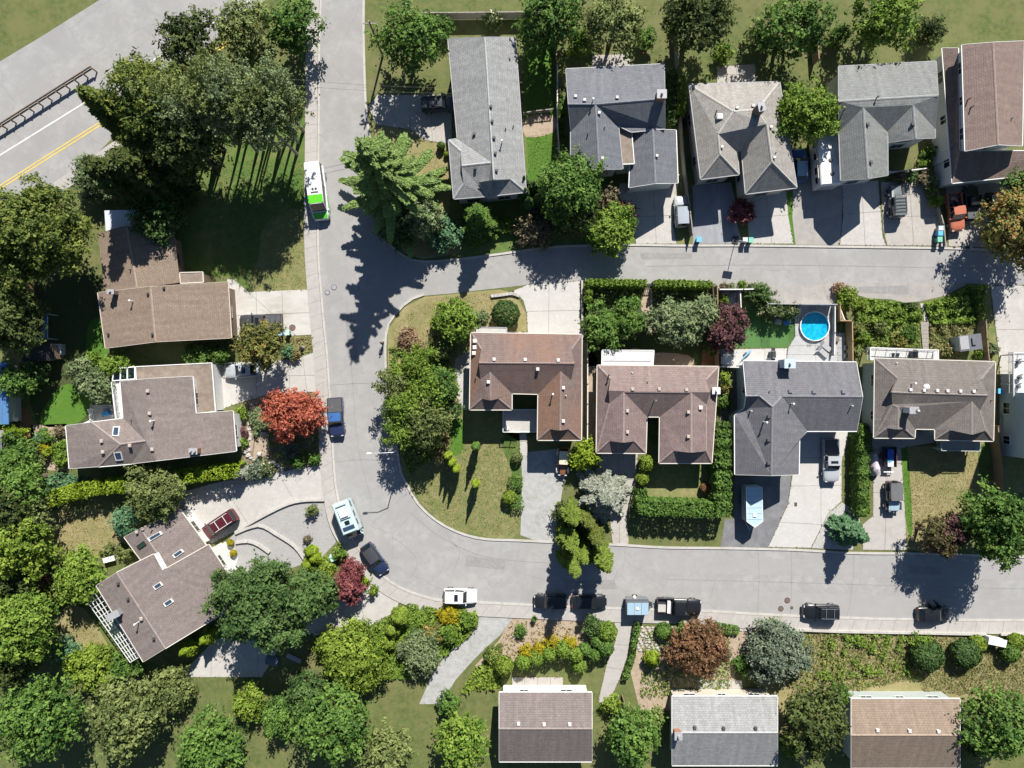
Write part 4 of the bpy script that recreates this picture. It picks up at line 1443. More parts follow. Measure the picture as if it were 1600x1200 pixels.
D('driveway', [(1245, 668), (1328, 668), (1320, 705), (1315, 720), (1315, 783), (1294, 802), (1267, 856), (1200, 855), (1231, 788), (1238, 742)], [((1282, 660), (1283, 860)), ((1200, 760), (1330, 758)), ((1200, 716), (1330, 714)), ((1200, 815), (1330, 822))], CONCRETE_WHITE, 'white concrete driveway with a silver pickup')
sheet('gravel_bed', [(1315, 785), (1294, 803), (1268, 856), (1297, 858), (1332, 859), (1345, 820), (1340, 800)], STONES, LEVEL['drive'], 'pale river stones beside the white driveway')
D('driveway', [(1364, 680), (1407, 680), (1408, 710), (1414, 800), (1417, 860), (1348, 859), (1347, 820), (1364, 806)], [((1388, 670), (1382, 870)), ((1340, 770), (1420, 768)), ((1340, 725), (1420, 724))], SIDEWALK, 'taupe concrete driveway with a soft top jeep')
D('driveway', [(1547, 446), (1700, 446), (1700, 640), (1566, 640), (1560, 550)], [((1600, 440), (1603, 640)), ((1540, 515), (1700, 515)), ((1540, 580), (1700, 580))], CONCRETE, 'pale concrete yard at the right edge')
D('path', [(1362, 676), (1470, 672), (1470, 690), (1410, 700), (1362, 702)], [((1400, 670), (1402, 705))], CONCRETE_TAN, 'concrete walk in front of the brown grey hip roofed house')
for pts, n in (([(1437, 500), (1451, 500), (1450, 546), (1440, 546)], 8),):
    a = [Vector(G(1437, 503)), Vector(G(1441, 548))]; b = [Vector(G(1450, 503)), Vector(G(1450, 548))]
    strip('steps', a, b, 0.5, WOOD_GREY, 'flight of wooden garden steps down to the white deck', 0, 0.16, piece='step')
strip('path', [Vector(G(1437, 474)), Vector(G(1444, 502))], [Vector(G(1442, 474)), Vector(G(1450, 502))], 0.8, CONCRETE, 'narrow concrete edging path through the garden', 0, 0.06)

# ---- gardens
Sh = lambda n, pts, mt, lb, z=LEVEL['patch'], sm=4: sheet(n, pts, mt, z, lb, smooth=sm)
Sh('lawn', [(330, 150), (480, 150), (479, 375), (485, 451), (388, 454), (360, 434), (280, 425), (280, 330), (320, 260)], LAWN, 'wide lawn shaded by the birch row', sm=0)
Sh('lawn', [(415, 350), (478, 330), (484, 450), (392, 453), (405, 400)], LAWN_DRY, 'sunburnt lawn corner beside the sidewalk', LEVEL['patch2'], 3)
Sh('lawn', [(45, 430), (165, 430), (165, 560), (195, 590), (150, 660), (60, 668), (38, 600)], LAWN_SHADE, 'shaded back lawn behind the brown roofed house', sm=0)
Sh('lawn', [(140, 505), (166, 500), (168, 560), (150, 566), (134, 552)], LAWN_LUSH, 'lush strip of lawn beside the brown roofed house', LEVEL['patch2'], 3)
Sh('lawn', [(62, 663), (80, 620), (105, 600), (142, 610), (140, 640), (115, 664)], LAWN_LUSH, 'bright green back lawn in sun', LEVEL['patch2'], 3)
Sh('mulch_path', [(33, 640), (46, 640), (52, 670), (56, 700), (34, 700), (32, 670)], BARK, 'red bark mulch path', LEVEL['patch2'], 3)
Sh('garden_bed', [(48, 664), (104, 662), (110, 735), (60, 735), (48, 700)], SOIL_PALE, 'vegetable beds beside the west wing', LEVEL['patch2'], 0)
Sh('lawn', [(64, 800), (195, 800), (190, 850), (150, 868), (110, 890), (82, 890), (70, 840)], LAWN_TAN, 'dry back lawn below the golden hedge', LEVEL['patch'], 3)
Sh('lawn', [(76, 990), (90, 955), (130, 950), (170, 1010), (185, 1040), (120, 1030), (80, 1035)], LAWN_TAN, 'dry grass west of the angled house', LEVEL['patch'], 3)
Sh('gravel_yard', [(508, 783), (512, 808), (522, 833), (525, 847), (503, 871), (477, 880), (420, 900), (361, 890), (342, 860), (366, 834), (410, 808), (450, 789), (475, 783)], GRAVEL_GREY, 'terraced pale gravel front yard', LEVEL['drive'], 0)
Sh('patio', [(340, 855), (352, 846), (368, 858), (372, 872), (366, 892), (358, 892), (346, 868)], CONCRETE_WHITE, 'white flagstone patio beside the yellow shrubs', LEVEL['road'], 0)
Sh('planting_bed', [(503, 871), (526, 848), (545, 868), (565, 890), (578, 912), (560, 932), (520, 930), (490, 950), (470, 900)], GROUND, 'planted corner bed beside the sidewalk', LEVEL['patch2'], 0)
Sh('planting_bed', [(424, 616), (497, 612), (504, 724), (444, 735), (392, 742), (372, 700), (376, 632)], SOIL, 'garden bed under the red tree', LEVEL['patch'], 0)
Sh('garden_path', [(388, 640), (396, 624), (400, 660), (394, 705), (382, 705), (386, 665)], SOIL_PALE, 'stepping stone path beside the red tree', LEVEL['patch2'], 0)
Sh('gravel_bed', [(400, 677), (419, 676), (418, 712), (395, 716)], SOIL_PALE, 'square of fine tan gravel beside the red tree', LEVEL['patch2'], 0)
Sh('verge', [(492, 524), (496, 548), (476, 556), (452, 561), (440, 556), (444, 526)], LAWN_DRY, 'dry verge with tufts between two driveways', LEVEL['patch'], 0)
Sh('lawn', [(606, 515), (632, 480), (663, 464), (781, 452), (806, 460), (822, 490), (824, 520), (740, 524), (720, 560), (720, 640), (700, 690), (640, 690), (612, 640), (606, 560)], LAWN_TAN, 'dry grass round the corner trees', LEVEL['patch'], 0)
Sh('lawn', [(722, 640), (790, 640), (812, 675), (814, 752), (812, 834), (800, 841), (765, 840), (712, 827), (686, 813), (649, 777), (628, 736), (622, 690), (700, 660)], LAWN_DRY, 'large patchy front lawn on the street corner', LEVEL['patch'], 0)
Sh('lawn', [(700, 660), (722, 655), (724, 700), (710, 712), (700, 690)], LAWN_LUSH, 'greener lawn strip west of the rust roofed house', LEVEL['patch2'], 3)
Sh('lawn', [(782, 688), (812, 680), (814, 760), (812, 790), (795, 790), (800, 740)], LAWN, 'greener lawn beside the front path', LEVEL['patch2'], 3)
Sh('patio', [(712, 560), (738, 545), (738, 640), (722, 640), (706, 600)], CONCRETE, 'pale patio west of the rust roofed house', LEVEL['patch2'], 0)
Sh('lawn', [(600, 150), (700, 220), (704, 300), (700, 340), (720, 395), (660, 405), (630, 395), (608, 372), (595, 300), (584, 200)], LAWN_TAN, 'dry lawn round the cedar', LEVEL['patch'], 0)
Sh('planting_bed', [(720, 310), (830, 300), (930, 268), (985, 300), (992, 380), (916, 381), (824, 388), (768, 396), (722, 402)], LAWN, 'shady planted strip north of the upper street', LEVEL['patch'], 0)
Sh('lawn', [(820, 60), (866, 60), (867, 285), (824, 290), (822, 205), (820, 180)], LAWN_LUSH, 'narrow back lawn between two grey houses', LEVEL['patch2'], 0)
Sh('dirt_patch', [(822, 184), (864, 180), (866, 206), (822, 214)], SOIL_PALE, 'bare earth patch beside the picket gate', LEVEL['drive'], 3)
Sh('verge', [(1058, 286), (1064, 285), (1083, 345), (1081, 381), (1058, 381), (1053, 345)], LAWN_DRY, 'grass strip beside the bluish driveway', LEVEL['patch'], 0)
Sh('verge', [(1229, 300), (1237, 300), (1243, 381), (1240, 381), (1232, 340)], LAWN_LUSH, 'thin green verge between two driveways', LEVEL['patch2'], 0)
Sh('garden_bed', [(1388, 225), (1450, 222), (1450, 266), (1388, 272)], GROUND, 'dark enclosed front courtyard', LEVEL['patch'], 0)
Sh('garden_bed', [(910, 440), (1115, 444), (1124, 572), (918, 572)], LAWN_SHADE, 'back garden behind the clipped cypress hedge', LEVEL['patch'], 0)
Sh('garden_path', [(1008, 450), (1019, 450), (1020, 500), (1026, 520), (1014, 520), (1006, 490), (1000, 480)], SOIL_PALE, 'earth path from the hedge gap', LEVEL['patch2'], 0)
Sh('dirt_patch', [(1015, 552), (1075, 555), (1080, 572), (1020, 572)], SOIL_PALE, 'bare ground behind the pink brown house', LEVEL['patch2'], 3)
Sh('garden_bed', [(1098, 545), (1118, 545), (1120, 573), (1096, 573)], BARK, 'red brown mulch strip along the tan fence', LEVEL['patch2'], 0)
Sh('side_yard', [(909, 530), (933, 560), (932, 706), (910, 706)], SOIL_PALE, 'narrow side yard between two brown houses', LEVEL['patch'], 0)
Sh('lawn', [(1012, 722), (1118, 722), (1120, 790), (1010, 790)], LAWN_DRY, 'small front lawn inside the boxed hedge', LEVEL['patch'], 0)
Sh('side_yard', [(1124, 575), (1160, 575), (1150, 665), (1124, 665)], JOINT, 'grey side yard with shrubs', LEVEL['patch'], 0)
Sh('lawn', [(1407, 700), (1555, 690), (1555, 770), (1500, 800), (1440, 862), (1418, 858), (1414, 800)], LAWN_TAN, 'dry front lawn beside the taupe driveway', LEVEL['patch'], 0)
Sh('lawn', [(1409, 702), (1418, 702), (1425, 800), (1424, 840), (1415, 812)], LAWN_LUSH, 'green edge of the dry front lawn', LEVEL['patch2'], 3)
Sh('lawn', [(1530, 700), (1556, 690), (1556, 745), (1532, 745)], LAWN, 'green patch of lawn by the brown fence', LEVEL['patch2'], 3)
Sh('side_yard', [(1556, 640), (1700, 640), (1700, 770), (1560, 770)], LAWN_DRY, 'dry side yard beyond the brown fence', LEVEL['patch'], 0)
Sh('verge', [(1534, 445), (1546, 446), (1560, 560), (1556, 690), (1548, 690), (1550, 560)], LAWN_DRY, 'weedy strip between the brown fence and the concrete yard', LEVEL['patch2'], 0)
Sh('garden_bed', [(1308, 452), (1330, 458), (1355, 467), (1393, 469), (1437, 472), (1477, 463), (1512, 444), (1540, 444), (1545, 565), (1330, 560), (1334, 500)], GROUND, 'overgrown sloping garden below the apron', LEVEL['patch'], 0)
Sh('embankment', [(1216, 982), (1320, 987), (1540, 992), (1560, 1010), (1760, 1010), (1760, 1150), (1190, 1150), (1180, 985)], LAWN_TAN, 'weedy bank below the sidewalk', LEVEL['patch'], 0)
Sh('rockery', [(1003, 980), (1090, 976), (1180, 982), (1180, 1000), (1150, 1040), (1140, 1110), (1000, 1110), (985, 1050)], SOIL_PALE, 'dry rockery slope of pale stones', LEVEL['patch'], 0)
Sh('dirt_bank', [(800, 962), (846, 967), (937, 969), (962, 975), (950, 1010), (880, 1010), (800, 1035), (770, 1050), (742, 1040), (780, 1000)], SOIL_PALE, 'bare sandy bank above the round shrubs', LEVEL['patch'], 0)
Sh('planting_bed', [(590, 969), (618, 957), (625, 939), (656, 940), (690, 949), (748, 955), (748, 975), (730, 998), (698, 1022), (660, 1090), (500, 1100), (500, 985), (555, 983)], GROUND, 'planted bank in the bend of the sidewalk', LEVEL['patch2'], 0)
# pool garden
Sh('artificial_lawn', [(1150, 478), (1243, 478), (1243, 524), (1230, 543), (1150, 543)], TURF, 'striped artificial lawn beside the pool', LEVEL['patch2'], 0)
for x in (1188, 1232):
    Sh('artificial_lawn', [(x, 480), (x + 15 if x < 1200 else x + 10, 480), (x + 15 if x < 1200 else x + 10, 526 if x > 1200 else 543), (x, 536 if x > 1200 else 543)], TURF_DARK, 'darker roll of the artificial lawn, %s' % ('middle strip' if x < 1200 else 'strip beside the deck'), LEVEL['drive'], 0)
D('pool_deck', [(1241, 476), (1306, 476), (1308, 566), (1228, 566), (1231, 544), (1242, 526)], [((1230, 492), (1310, 492)), ((1230, 508), (1310, 508)), ((1230, 524), (1310, 524)), ((1225, 540), (1310, 540)), ((1225, 554), (1310, 554)), ((1274, 470), (1274, 570))], ground_mat('grey_decking', [(0.37, 0.365, 0.36), (0.33, 0.325, 0.32), (0.41, 0.405, 0.40)], (0.4, 1.6), bump=0.1, fine=0.08), 'pale grey deck round the swimming pool', z=0.014, top=0.12, piece='deck_panel', gap=0.012)
D('patio', [(1128, 546), (1230, 544), (1228, 566), (1160, 566), (1160, 575), (1126, 575)], [((1160, 540), (1160, 580)), ((1195, 540), (1195, 580))], CONCRETE_WHITE, 'white patio behind the slate grey house', z=0.014, top=0.06)
D('patio', [(1126, 454), (1156, 454), (1156, 480), (1126, 480)], [((1141, 450), (1141, 485)), ((1120, 467), (1160, 467))], GREYP, 'dark grey paved corner inside the fence')
D('patio', [(1306, 520), (1320, 520), (1322, 566), (1308, 566)], [((1300, 532), (1330, 532)), ((1300, 544), (1330, 544)), ((1300, 555), (1330, 555))], GREYP, 'grey paving slabs between the pool deck and the tan fence')
D('patio', [(140, 632), (178, 632), (193, 655), (140, 660)], [((160, 620), (162, 665)), ((130, 645), (200, 645))], CONCRETE, 'shaded patio in the angle of the taupe house')
# ---- low garden walls
def lowwall(label, line, w, h, mat=CONCRETE, smooth=5, step=1.6, piece='wall_block'):
    a = spline(gp(line), smooth) if smooth else gp(line)
    a = [Vector((p.x, p.y)) for p in a]
    o = strip('garden_wall', offset_line(a, w / 2), offset_line(a, -w / 2), step, mat, label, 0, h, piece=piece, kind=None)
    o['category'] = 'garden wall'
    return o
lowwall('curved kerb wall between the broad driveway and the gravel yard', [(368, 831), (410, 807), (449, 788), (475, 782), (508, 781)], 0.3, 0.3)
lowwall('long curved terrace wall through the pale gravel', [(368, 833), (390, 824), (409, 821), (432, 834), (461, 853), (478, 876)], 0.35, 0.3, CONCRETE)
lowwall('short curved terrace wall next to the yellow shrubs', [(369, 847), (389, 845), (405, 851), (422, 863)], 0.4, 0.3, CONCRETE)
lowwall('gravel yard border wall along the sidewalk', [(509, 784), (513, 806), (522, 832), (537, 856)], 0.25, 0.25, CONCRETE)
lowwall('white kerb along the lower curving driveway', [(620, 958), (605, 966), (590, 971), (570, 979), (550, 984), (520, 987), (490, 990)], 0.3, 0.25, CONCRETE_WHITE)
lowwall('long pale retaining wall along the lower sidewalk', [(1190, 981), (1320, 986), (1440, 988), (1538, 990)], 0.3, 0.4, KERB, 0)
lowwall('pale retaining wall right of the white mailbox', [(1561, 990), (1620, 990), (1760, 991)], 0.3, 0.4, KERB, 0)
lowwall('brown retaining wall at the mailbox gap', [(1539, 990), (1540, 1002)], 0.25, 0.35, WOOD_DARK, 0)
lowwall('stacked stone border on the corner grass', [(767, 463), (785, 461), (800, 459), (812, 463)], 0.4, 0.3, STONES, 3, 0.5, 'stone')
lowwall('thin concrete wall beside the white driveway', [(909, 438), (909, 480), (910, 530)], 0.25, 0.5, CONCRETE, 0)
# rockery stones: rows of pale blocks
def stone(root, x, y, s, z=0.0):
    m = MB(); a = random.uniform(0, 3.14)
    k = [(math.cos(a + j * math.pi / 3) * s * random.uniform(0.75, 1.1), math.sin(a + j * math.pi / 3) * s * random.uniform(0.55, 0.9)) for j in range(6)]
    m.loft([[(x + p[0], y + p[1], z) for p in k], [(x + p[0] * 0.95, y + p[1] * 0.95, z + s * 0.4) for p in k], [(x + p[0] * 0.6, y + p[1] * 0.6, z + s * 0.62) for p in k]])
    m.obj('stone', STONES, root)
rk = thing('rock_border', 'rows of pale rockery stones below the black pickup', 'rock border', G(1035, 990))
for j in range(9):
    for i in range(11):
        px, py = 1004 + i * 7.6 + (j % 2) * 3.8 - j * 1.5, 981 + j * 4.4
        p = G(px + random.uniform(-1, 1), py + random.uniform(-0.8, 0.8)) - rk.location
        stone(rk, p.x, p.y, random.uniform(0.2, 0.29))
rk = thing('rock_border', 'pale stones edging the tan bank near the silvery shrub', 'rock border', G(1150, 985))
for i in range(26):
    p = G(1142 + (i % 13) * 2.9 + random.uniform(-1, 1), 980 + (i // 13) * 5 + random.uniform(-1, 1)) - rk.location
    stone(rk, p.x, p.y, random.uniform(0.14, 0.22))
rk = thing('rock_border', 'white boulders round the garden below the red tree', 'rock border', G(420, 720))
for px, py in [(383, 706), (388, 712), (392, 716), (398, 719), (404, 722), (396, 728), (390, 731), (412, 727), (420, 724), (428, 722), (434, 727), (440, 733), (405, 676), (411, 677), (416, 677), (391, 622), (393, 632), (388, 645), (409, 641), (410, 652), (417, 664)]:
    p = G(px, py) - rk.location
    stone(rk, p.x, p.y, random.uniform(0.25, 0.45))
ss = thing('stepping_stones', 'pale square stepping stones beside the red tree', 'stepping stones', G(390, 680))
for i in range(7):
    p = G(390.5 - i * 0.4, 662 + i * 8) - ss.location
    m = MB(); m.box((p.x, p.y, 0.03), (0.5, 0.36, 0.05), random.uniform(-0.2, 0.2)); m.obj('stone', CONCRETE_WHITE, ss)
# manholes and drains
def manhole(label, px, py, r, mat=None):
    p = G(px, py)
    root = thing('manhole_cover', label, 'manhole cover', (p.x, p.y, 0.02))
    z = 0.02
    m = MB(); m.tube((0, 0, -0.01), (0, 0, z + 0.006), r + 0.06, r + 0.06, 20); m.obj('rim', DARKP, root)
    m = MB(); m.tube((0, 0, 0), (0, 0, z + 0.014), r, r, 20)
    for k in range(-2, 3):
        m.box((0, k * r * 0.33, z + 0.018), (r * 1.3, 0.04, 0.012))
    m.obj('lid', mat or RUSTY, root)
RUSTY = plain('rusty_iron', (0.15, 0.095, 0.075), 0.7, var=0.25, scale=8)
manhole('rusty manhole cover nearest the middle of the lower street', 1230, 938, 0.32)
manhole('rusty manhole cover left of its two neighbours', 1220, 951, 0.30)
manhole('small dark valve cover right of the two manholes', 1237, 949.5, 0.14)
manhole('brown round lid set in the stained driveway', 457, 512, 0.36)
manhole('faint round cover on the west street, upper one', 522, 449, 0.3, GREYP)
manhole('faint round cover on the west street, lower one', 511.5, 457, 0.28, GREYP)
def grate(label, px, py, w, d):
    p = G(px, py); root = thing('drain_grate', label, 'drain', (p.x, p.y, 0.03))
    m = MB(); m.box((0, 0, 0.0), (w, d, 0.05)); m.obj('frame', DARKP, root)
    for k in range(6):
        m = MB(); m.box((-w / 2 + w * (k + 0.5) / 6, 0, 0.03), (w / 14, d * 0.85, 0.02)); m.obj('bar', RUSTY, root)
grate('square drain grate in the white driveway', 1243, 788, 0.35, 0.5)
p = G(1511, 387)
root = thing('catch_basin', 'kerbside storm drain box by the orange pickup driveway', 'drain', (p.x, p.y, 0))
part(root, 'basin', KERB, ((0, 0, 0.07), (1.3, 0.5, 0.145)))
part(root, 'grate', DARKP, ((0, -0.02, 0.15), (0.5, 0.36, 0.03)))

for pts, lb in (([(925, 86), (985, 84), (985, 104), (926, 106)], 'paved terrace behind the blue grey roofed house'), ([(1120, 104), (1180, 100), (1182, 130), (1120, 132)], 'paved terrace behind the tan grey house'), ([(800, 1058), (880, 1058), (880, 1084), (800, 1084)], 'paved terrace north of the taupe southern house'), ([(1090, 1062), (1160, 1062), (1160, 1090), (1090, 1090)], 'paved terrace north of the grey southern house')):
    (x0, y0), (x1, y1) = pts[0], pts[2]
    D('patio', pts, grid(x0, x1, 4, y0, y1, 2), CONCRETE_TAN, lb)

TAR = ground_mat('tar_seam', [(0.235, 0.23, 0.224), (0.26, 0.255, 0.248)], (2.0,), bump=0.0, fine=0.15)
def seam(name, pts, w, label):
    q = [Vector((p.x, p.y)) for p in spline(gp(pts), 5)]
    l, r = offset_line(q, w / 2), offset_line(q, -w / 2)
    m = MB()
    for i in range(len(q) - 1):
        m.poly([(r[i].x, r[i].y, 0.027), (r[i + 1].x, r[i + 1].y, 0.027), (l[i + 1].x, l[i + 1].y, 0.027), (l[i].x, l[i].y, 0.027)])
    m.obj(name, TAR, kind='structure', label=label)
for pts, lb in (([(1040, 905), (1200, 909), (1400, 915), (1600, 920)], 'long tar seam along the lower street'), ([(1184, 858), (1186, 900), (1184, 958)], 'cross seam near the cargo trailer'), ([(1236, 858), (1237, 905), (1235, 962)], 'cross seam near the manholes'), ([(1334, 864), (1333, 900), (1328, 940), (1322, 965)], 'bent cross seam by the taupe driveway'),
                ([(700, 842), (718, 860), (712, 885), (704, 905)], 'curved seam in the bend'), ([(612, 838), (640, 860), (652, 880), (640, 905)], 'dark wavering seam in the bend'), ([(640, 800), (690, 840), (760, 870), (860, 880)], 'long curving seam through the bend'), ([(542, 470), (551, 600), (560, 700), (580, 780)], 'long seam along the west street'), ([(512, 602), (560, 599), (604, 600)], 'cross seam on the west street'), ([(524, 722), (570, 718), (620, 722)], 'lower cross seam on the west street'), ([(1010, 416), (1200, 414), (1400, 417), (1540, 420)], 'long seam along the upper street')):
    seam('road_seam', pts, 0.07, lb)
OIL = ground_mat('oil_stained_asphalt', [(0.25, 0.245, 0.24), (0.30, 0.295, 0.286), (0.22, 0.215, 0.21)], (0.8, 2.5), bump=0.1, fine=0.12)
for i, pts in enumerate(([(600, 640), (606, 690), (600, 700), (590, 660)], [(880, 905), (960, 906), (964, 920), (884, 921)], [(1000, 395), (1080, 396), (1082, 404), (1002, 405)], [(540, 500), (556, 500), (560, 560), (544, 562)], [(730, 868), (790, 876), (788, 890), (726, 884)], [(1420, 884), (1470, 886), (1470, 898), (1420, 896)], [(1340, 448), (1420, 446), (1420, 460), (1345, 458)])):
    sheet('road_patch', pts, OIL, 0.025, ['old patch beside the feathery trees', 'old patch under the cypress crowns', 'old patch in front of the upper street hedge', 'old patch on the west street', 'old patch in the bend', 'old patch on the lower street at right', 'stained strip of the apron'][i])
# ================================================================== HOUSES
R_BROWN = shingle('shingle_brown', (0.235, 0.18, 0.138), (0.205, 0.155, 0.118), 0.75)
R_TAUPE = shingle('shingle_taupe', (0.185, 0.155, 0.145), (0.16, 0.133, 0.125), 0.75)
R_TAUPE2 = shingle('shingle_taupe_light', (0.215, 0.178, 0.162), (0.185, 0.155, 0.142), 0.78)
R_RUST = shingle('shingle_rust', (0.18, 0.132, 0.118), (0.153, 0.112, 0.10), 0.7, wear=(0.235, 0.125, 0.078), wear_scale=0.14)
R_ORANGE = shingle('shingle_orange_stained', (0.222, 0.132, 0.092), (0.188, 0.112, 0.08), 0.7, wear=(0.20, 0.13, 0.105), wear_scale=0.3)
R_PINK = shingle('shingle_pink_brown', (0.222, 0.166, 0.153), (0.19, 0.142, 0.131), 0.7)
R_SLATE = shingle('shingle_slate', (0.148, 0.147, 0.158), (0.13, 0.129, 0.14), 0.72)
R_GREYBROWN = shingle('shingle_grey_brown', (0.165, 0.145, 0.132), (0.14, 0.124, 0.113), 0.72)
R_LGREY = shingle('shingle_light_grey', (0.285, 0.288, 0.287), (0.235, 0.237, 0.236), 0.7)
R_BLUEGREY = shingle('shingle_blue_grey', (0.148, 0.155, 0.172), (0.126, 0.132, 0.147), 0.72)
R_TAN = shingle('shingle_tan_grey', (0.30, 0.285, 0.26), (0.255, 0.24, 0.22), 0.7)
R_GREENGREY = shingle('shingle_green_grey', (0.20, 0.207, 0.202), (0.17, 0.176, 0.171), 0.7)
R_CHOC = shingle('shingle_chocolate', (0.215, 0.16, 0.138), (0.185, 0.137, 0.118), 0.74)
MEMBRANE = ground_mat('roof_membrane', [(0.22, 0.175, 0.14), (0.17, 0.135, 0.11), (0.26, 0.22, 0.18)], (0.5, 1.6), bump=0.1, fine=0.12)
DECKW = ground_mat('white_deck', [(0.60, 0.595, 0.58), (0.56, 0.555, 0.545)], (0.6,), bump=0.05, fine=0.05)
SIDING_W = plain('white_siding', (0.60, 0.60, 0.58), 0.7, var=0.05)
SIDING_B = plain('pale_blue_siding', (0.42, 0.50, 0.55), 0.7, var=0.05)
SIDING_C = plain('cream_siding', (0.52, 0.46, 0.38), 0.7, var=0.06)
SIDING_G = plain('sage_siding', (0.36, 0.40, 0.38), 0.7, var=0.06)
SIDING_T = plain('brown_siding', (0.21, 0.15, 0.11), 0.75, var=0.1)
VENT_W = plain('vent_white', (0.66, 0.62, 0.58), 0.5, var=0.04)
VENT_D = plain('vent_dark', (0.07, 0.068, 0.066), 0.6, var=0.1)

# ---- brown house, north-west
h = House('house', 'long brown roofed house beside the metal carport and the birch lawn', 'house',
    {'a': (155, 364, 3.1), 'b': (198, 353, 4.1), 'c': (270, 363, 3.1), 'd': (280, 441, 3.1), 'e': (214, 450, 4.1), 'f': (164, 455, 3.1)},
    ['a b e f', 'b c d e'], ['a c d f'], R_BROWN, SIDING_T, SIDING_T, 3.0)
h.pipes([(202, 421, 0.4)], DARKP)
h2 = House('house', 'broad low brown gable house behind the stained driveway', 'house',
    {'a': (153, 457, 3.4), 'b': (235, 448, 4.6), 'c': (356, 440.5, 3.4), 'd': (361.5, 528, 3.4), 'e': (243, 534, 4.6), 'f': (165, 544, 3.4)},
    ['a b e f', 'b c d e'], ['a c d f'], R_BROWN, SIDING_T, SIDING_C, 3.3)
h2.flat('flat_roof', [(281, 426), (317, 425), (318, 441), (282, 443)], 3.0, MEMBRANE, CREAM, walls=True)
h2.pipes([(202, 469.5, 0.9)], WHITE)
h2.vents([(232, 459), (170, 522), (239, 522), (257, 450)], VENT_D, 0.3)
h2.chimney(173, 456, 0.7, 0.45, 1.3, SIDING_T)
# corrugated carport
p = P(190, 343, 2.6)
cp = thing('carport', 'white and blue corrugated metal carport roof next to the dark trees', 'carport', (p.x, p.y, 0))
cor = plain('corrugated_steel', (0.58, 0.64, 0.70), 0.4, var=0.05)
m = MB(cp.location)
q = [P(163, 329, 2.7), P(216, 327.5, 2.7), P(217, 354, 2.5), P(165, 361, 2.5)]
n = 44
for i in range(n):
    t0, t1 = i / n, (i + 1) / n
    z0, z1 = (0.05 if i % 2 else 0), (0.05 if (i + 1) % 2 else 0)
    A, B = q[0].lerp(q[1], t0), q[0].lerp(q[1], t1)
    C, E = q[3].lerp(q[2], t1), q[3].lerp(q[2], t0)
    m.poly([E + Vector((0, 0, z0)), C + Vector((0, 0, z1)), B + Vector((0, 0, z1)), A + Vector((0, 0, z0))])
m.obj('roof_sheet', cor, cp)
for c in q:
    m = MB(cp.location); m.box((c.x * 0.995, c.y * 0.99, 1.24), (0.12, 0.12, 2.48)); m.obj('post', WOOD_GREY, cp)

# ---- taupe L house with skylights, west
h = House('house', 'taupe roofed house with west wing and two skylights above the golden hedge', 'house',
    {'a': (188, 596, 4.9), 'b': (234, 591.5, 5.9), 'c': (301, 588, 4.9), 'd': (306, 646, 4.75), 'e': (364, 642, 4.0), 'f': (369, 705, 4.0), 'g': (244, 720, 5.9),
     'h': (206, 724.5, 5.0), 'i': (227.5, 689, 6.3), 'j': (193, 654, 4.9), 'k': (188, 694.5, 6.3), 'l': (143, 660, 4.9), 'm': (154, 729, 4.9), 'n': (103, 665, 3.9), 'o': (108.5, 732, 3.9)},
    ['a b g h i j', 'b c d e f g', 'j i k l', 'i h m k', 'l k m o n'], ['a c d e f h m o n l j'], R_TAUPE2, SIDING_W, WHITE, 4.5, 0.45)
h.vents([(160, 689), (162, 706), (204, 696), (232, 611), (235, 646), (239, 702)], plain('vent_stone', (0.42, 0.36, 0.32), 0.6))
h.skylight([(178, 666), (188, 666), (186, 681.5), (176, 681)])
h.skylight([(178, 707), (190, 706), (193, 719), (182, 720)])
h.pipes([(235, 658, 0.8)], WHITE)
h.pipes([(203, 657, 0.5), (237, 667, 0.4)], DARKP, r=0.05)
h.chimney(302, 705, 0.9, 0.6, 0.9, BRICK, 0.0, 2)
h.flat('flat_roof', [(212, 573), (331, 567), (337, 643), (307, 646), (302, 589), (213, 594)], 3.0, MEMBRANE, WHITE, walls=True)
pg = h.flat('pergola_roof', [(178, 576), (211, 573), (211, 592), (176, 595)], 2.8, PANE, None)
for a, b in (((178, 576), (211, 573)), ((176, 595), (211, 592)), ((178, 576), (176, 595)), ((189, 575), (188, 594)), ((199, 574), (199, 593)), ((211, 573), (211, 592))):
    A, B = P(a[0], a[1], 2.85), P(b[0], b[1], 2.85)
    m = MB(h.off); m.tube(A, B, 0.09, 0.09, 4); m.obj('beam', WHITE, pg)
h.flat('balcony', [(174, 597), (189, 597), (194, 654), (181, 655)], 2.6, DECKW, WHITE, under=[(176, 600), (182, 652)])
h.railing([(174, 597), (181, 655)], 2.6, WHITE)
# ---- angled house, south-west
h = House('house', 'angled mauve brown house with five skylights and a glass pergola', 'house',
    {'a': (150.5, 915, 4.2), 'b': (182, 895, 4.9), 'c': (240, 866, 4.6), 'q': (259, 889, 4.55), 'd': (326, 851, 4.2), 'e': (358, 900, 4.2), 'f': (352, 956, 4.2), 'g': (258, 1013, 4.95), 'h': (224, 1034, 4.2)},
    ['a b g h', 'b c q', 'b q g', 'q d e', 'q e f', 'q f g'], ['a b c q d e f g h'], R_TAUPE2, SIDING_W, CREAM, 4.1, 0.5)
h.skylight([(239.5, 916), (251, 908.5), (255, 914), (243.5, 921.5)])
h.skylight([(255.5, 942.5), (268, 934.5), (272, 940), (259.5, 948)])
h.vents([(185.5, 911), (201, 935), (222, 967), (241, 997)], VENT_D, 0.36)
h.vents([(222, 966)], plain('vent_stone', (0.42, 0.36, 0.32), 0.6))
h.pipes([(210, 976, 1.2)], WHITE)
h.chimney(176, 962, 1.5, 0.7, 1.0, plain('chimney_flashing', (0.30, 0.33, 0.33), 0.5, metal=0.3), R(28), 0)
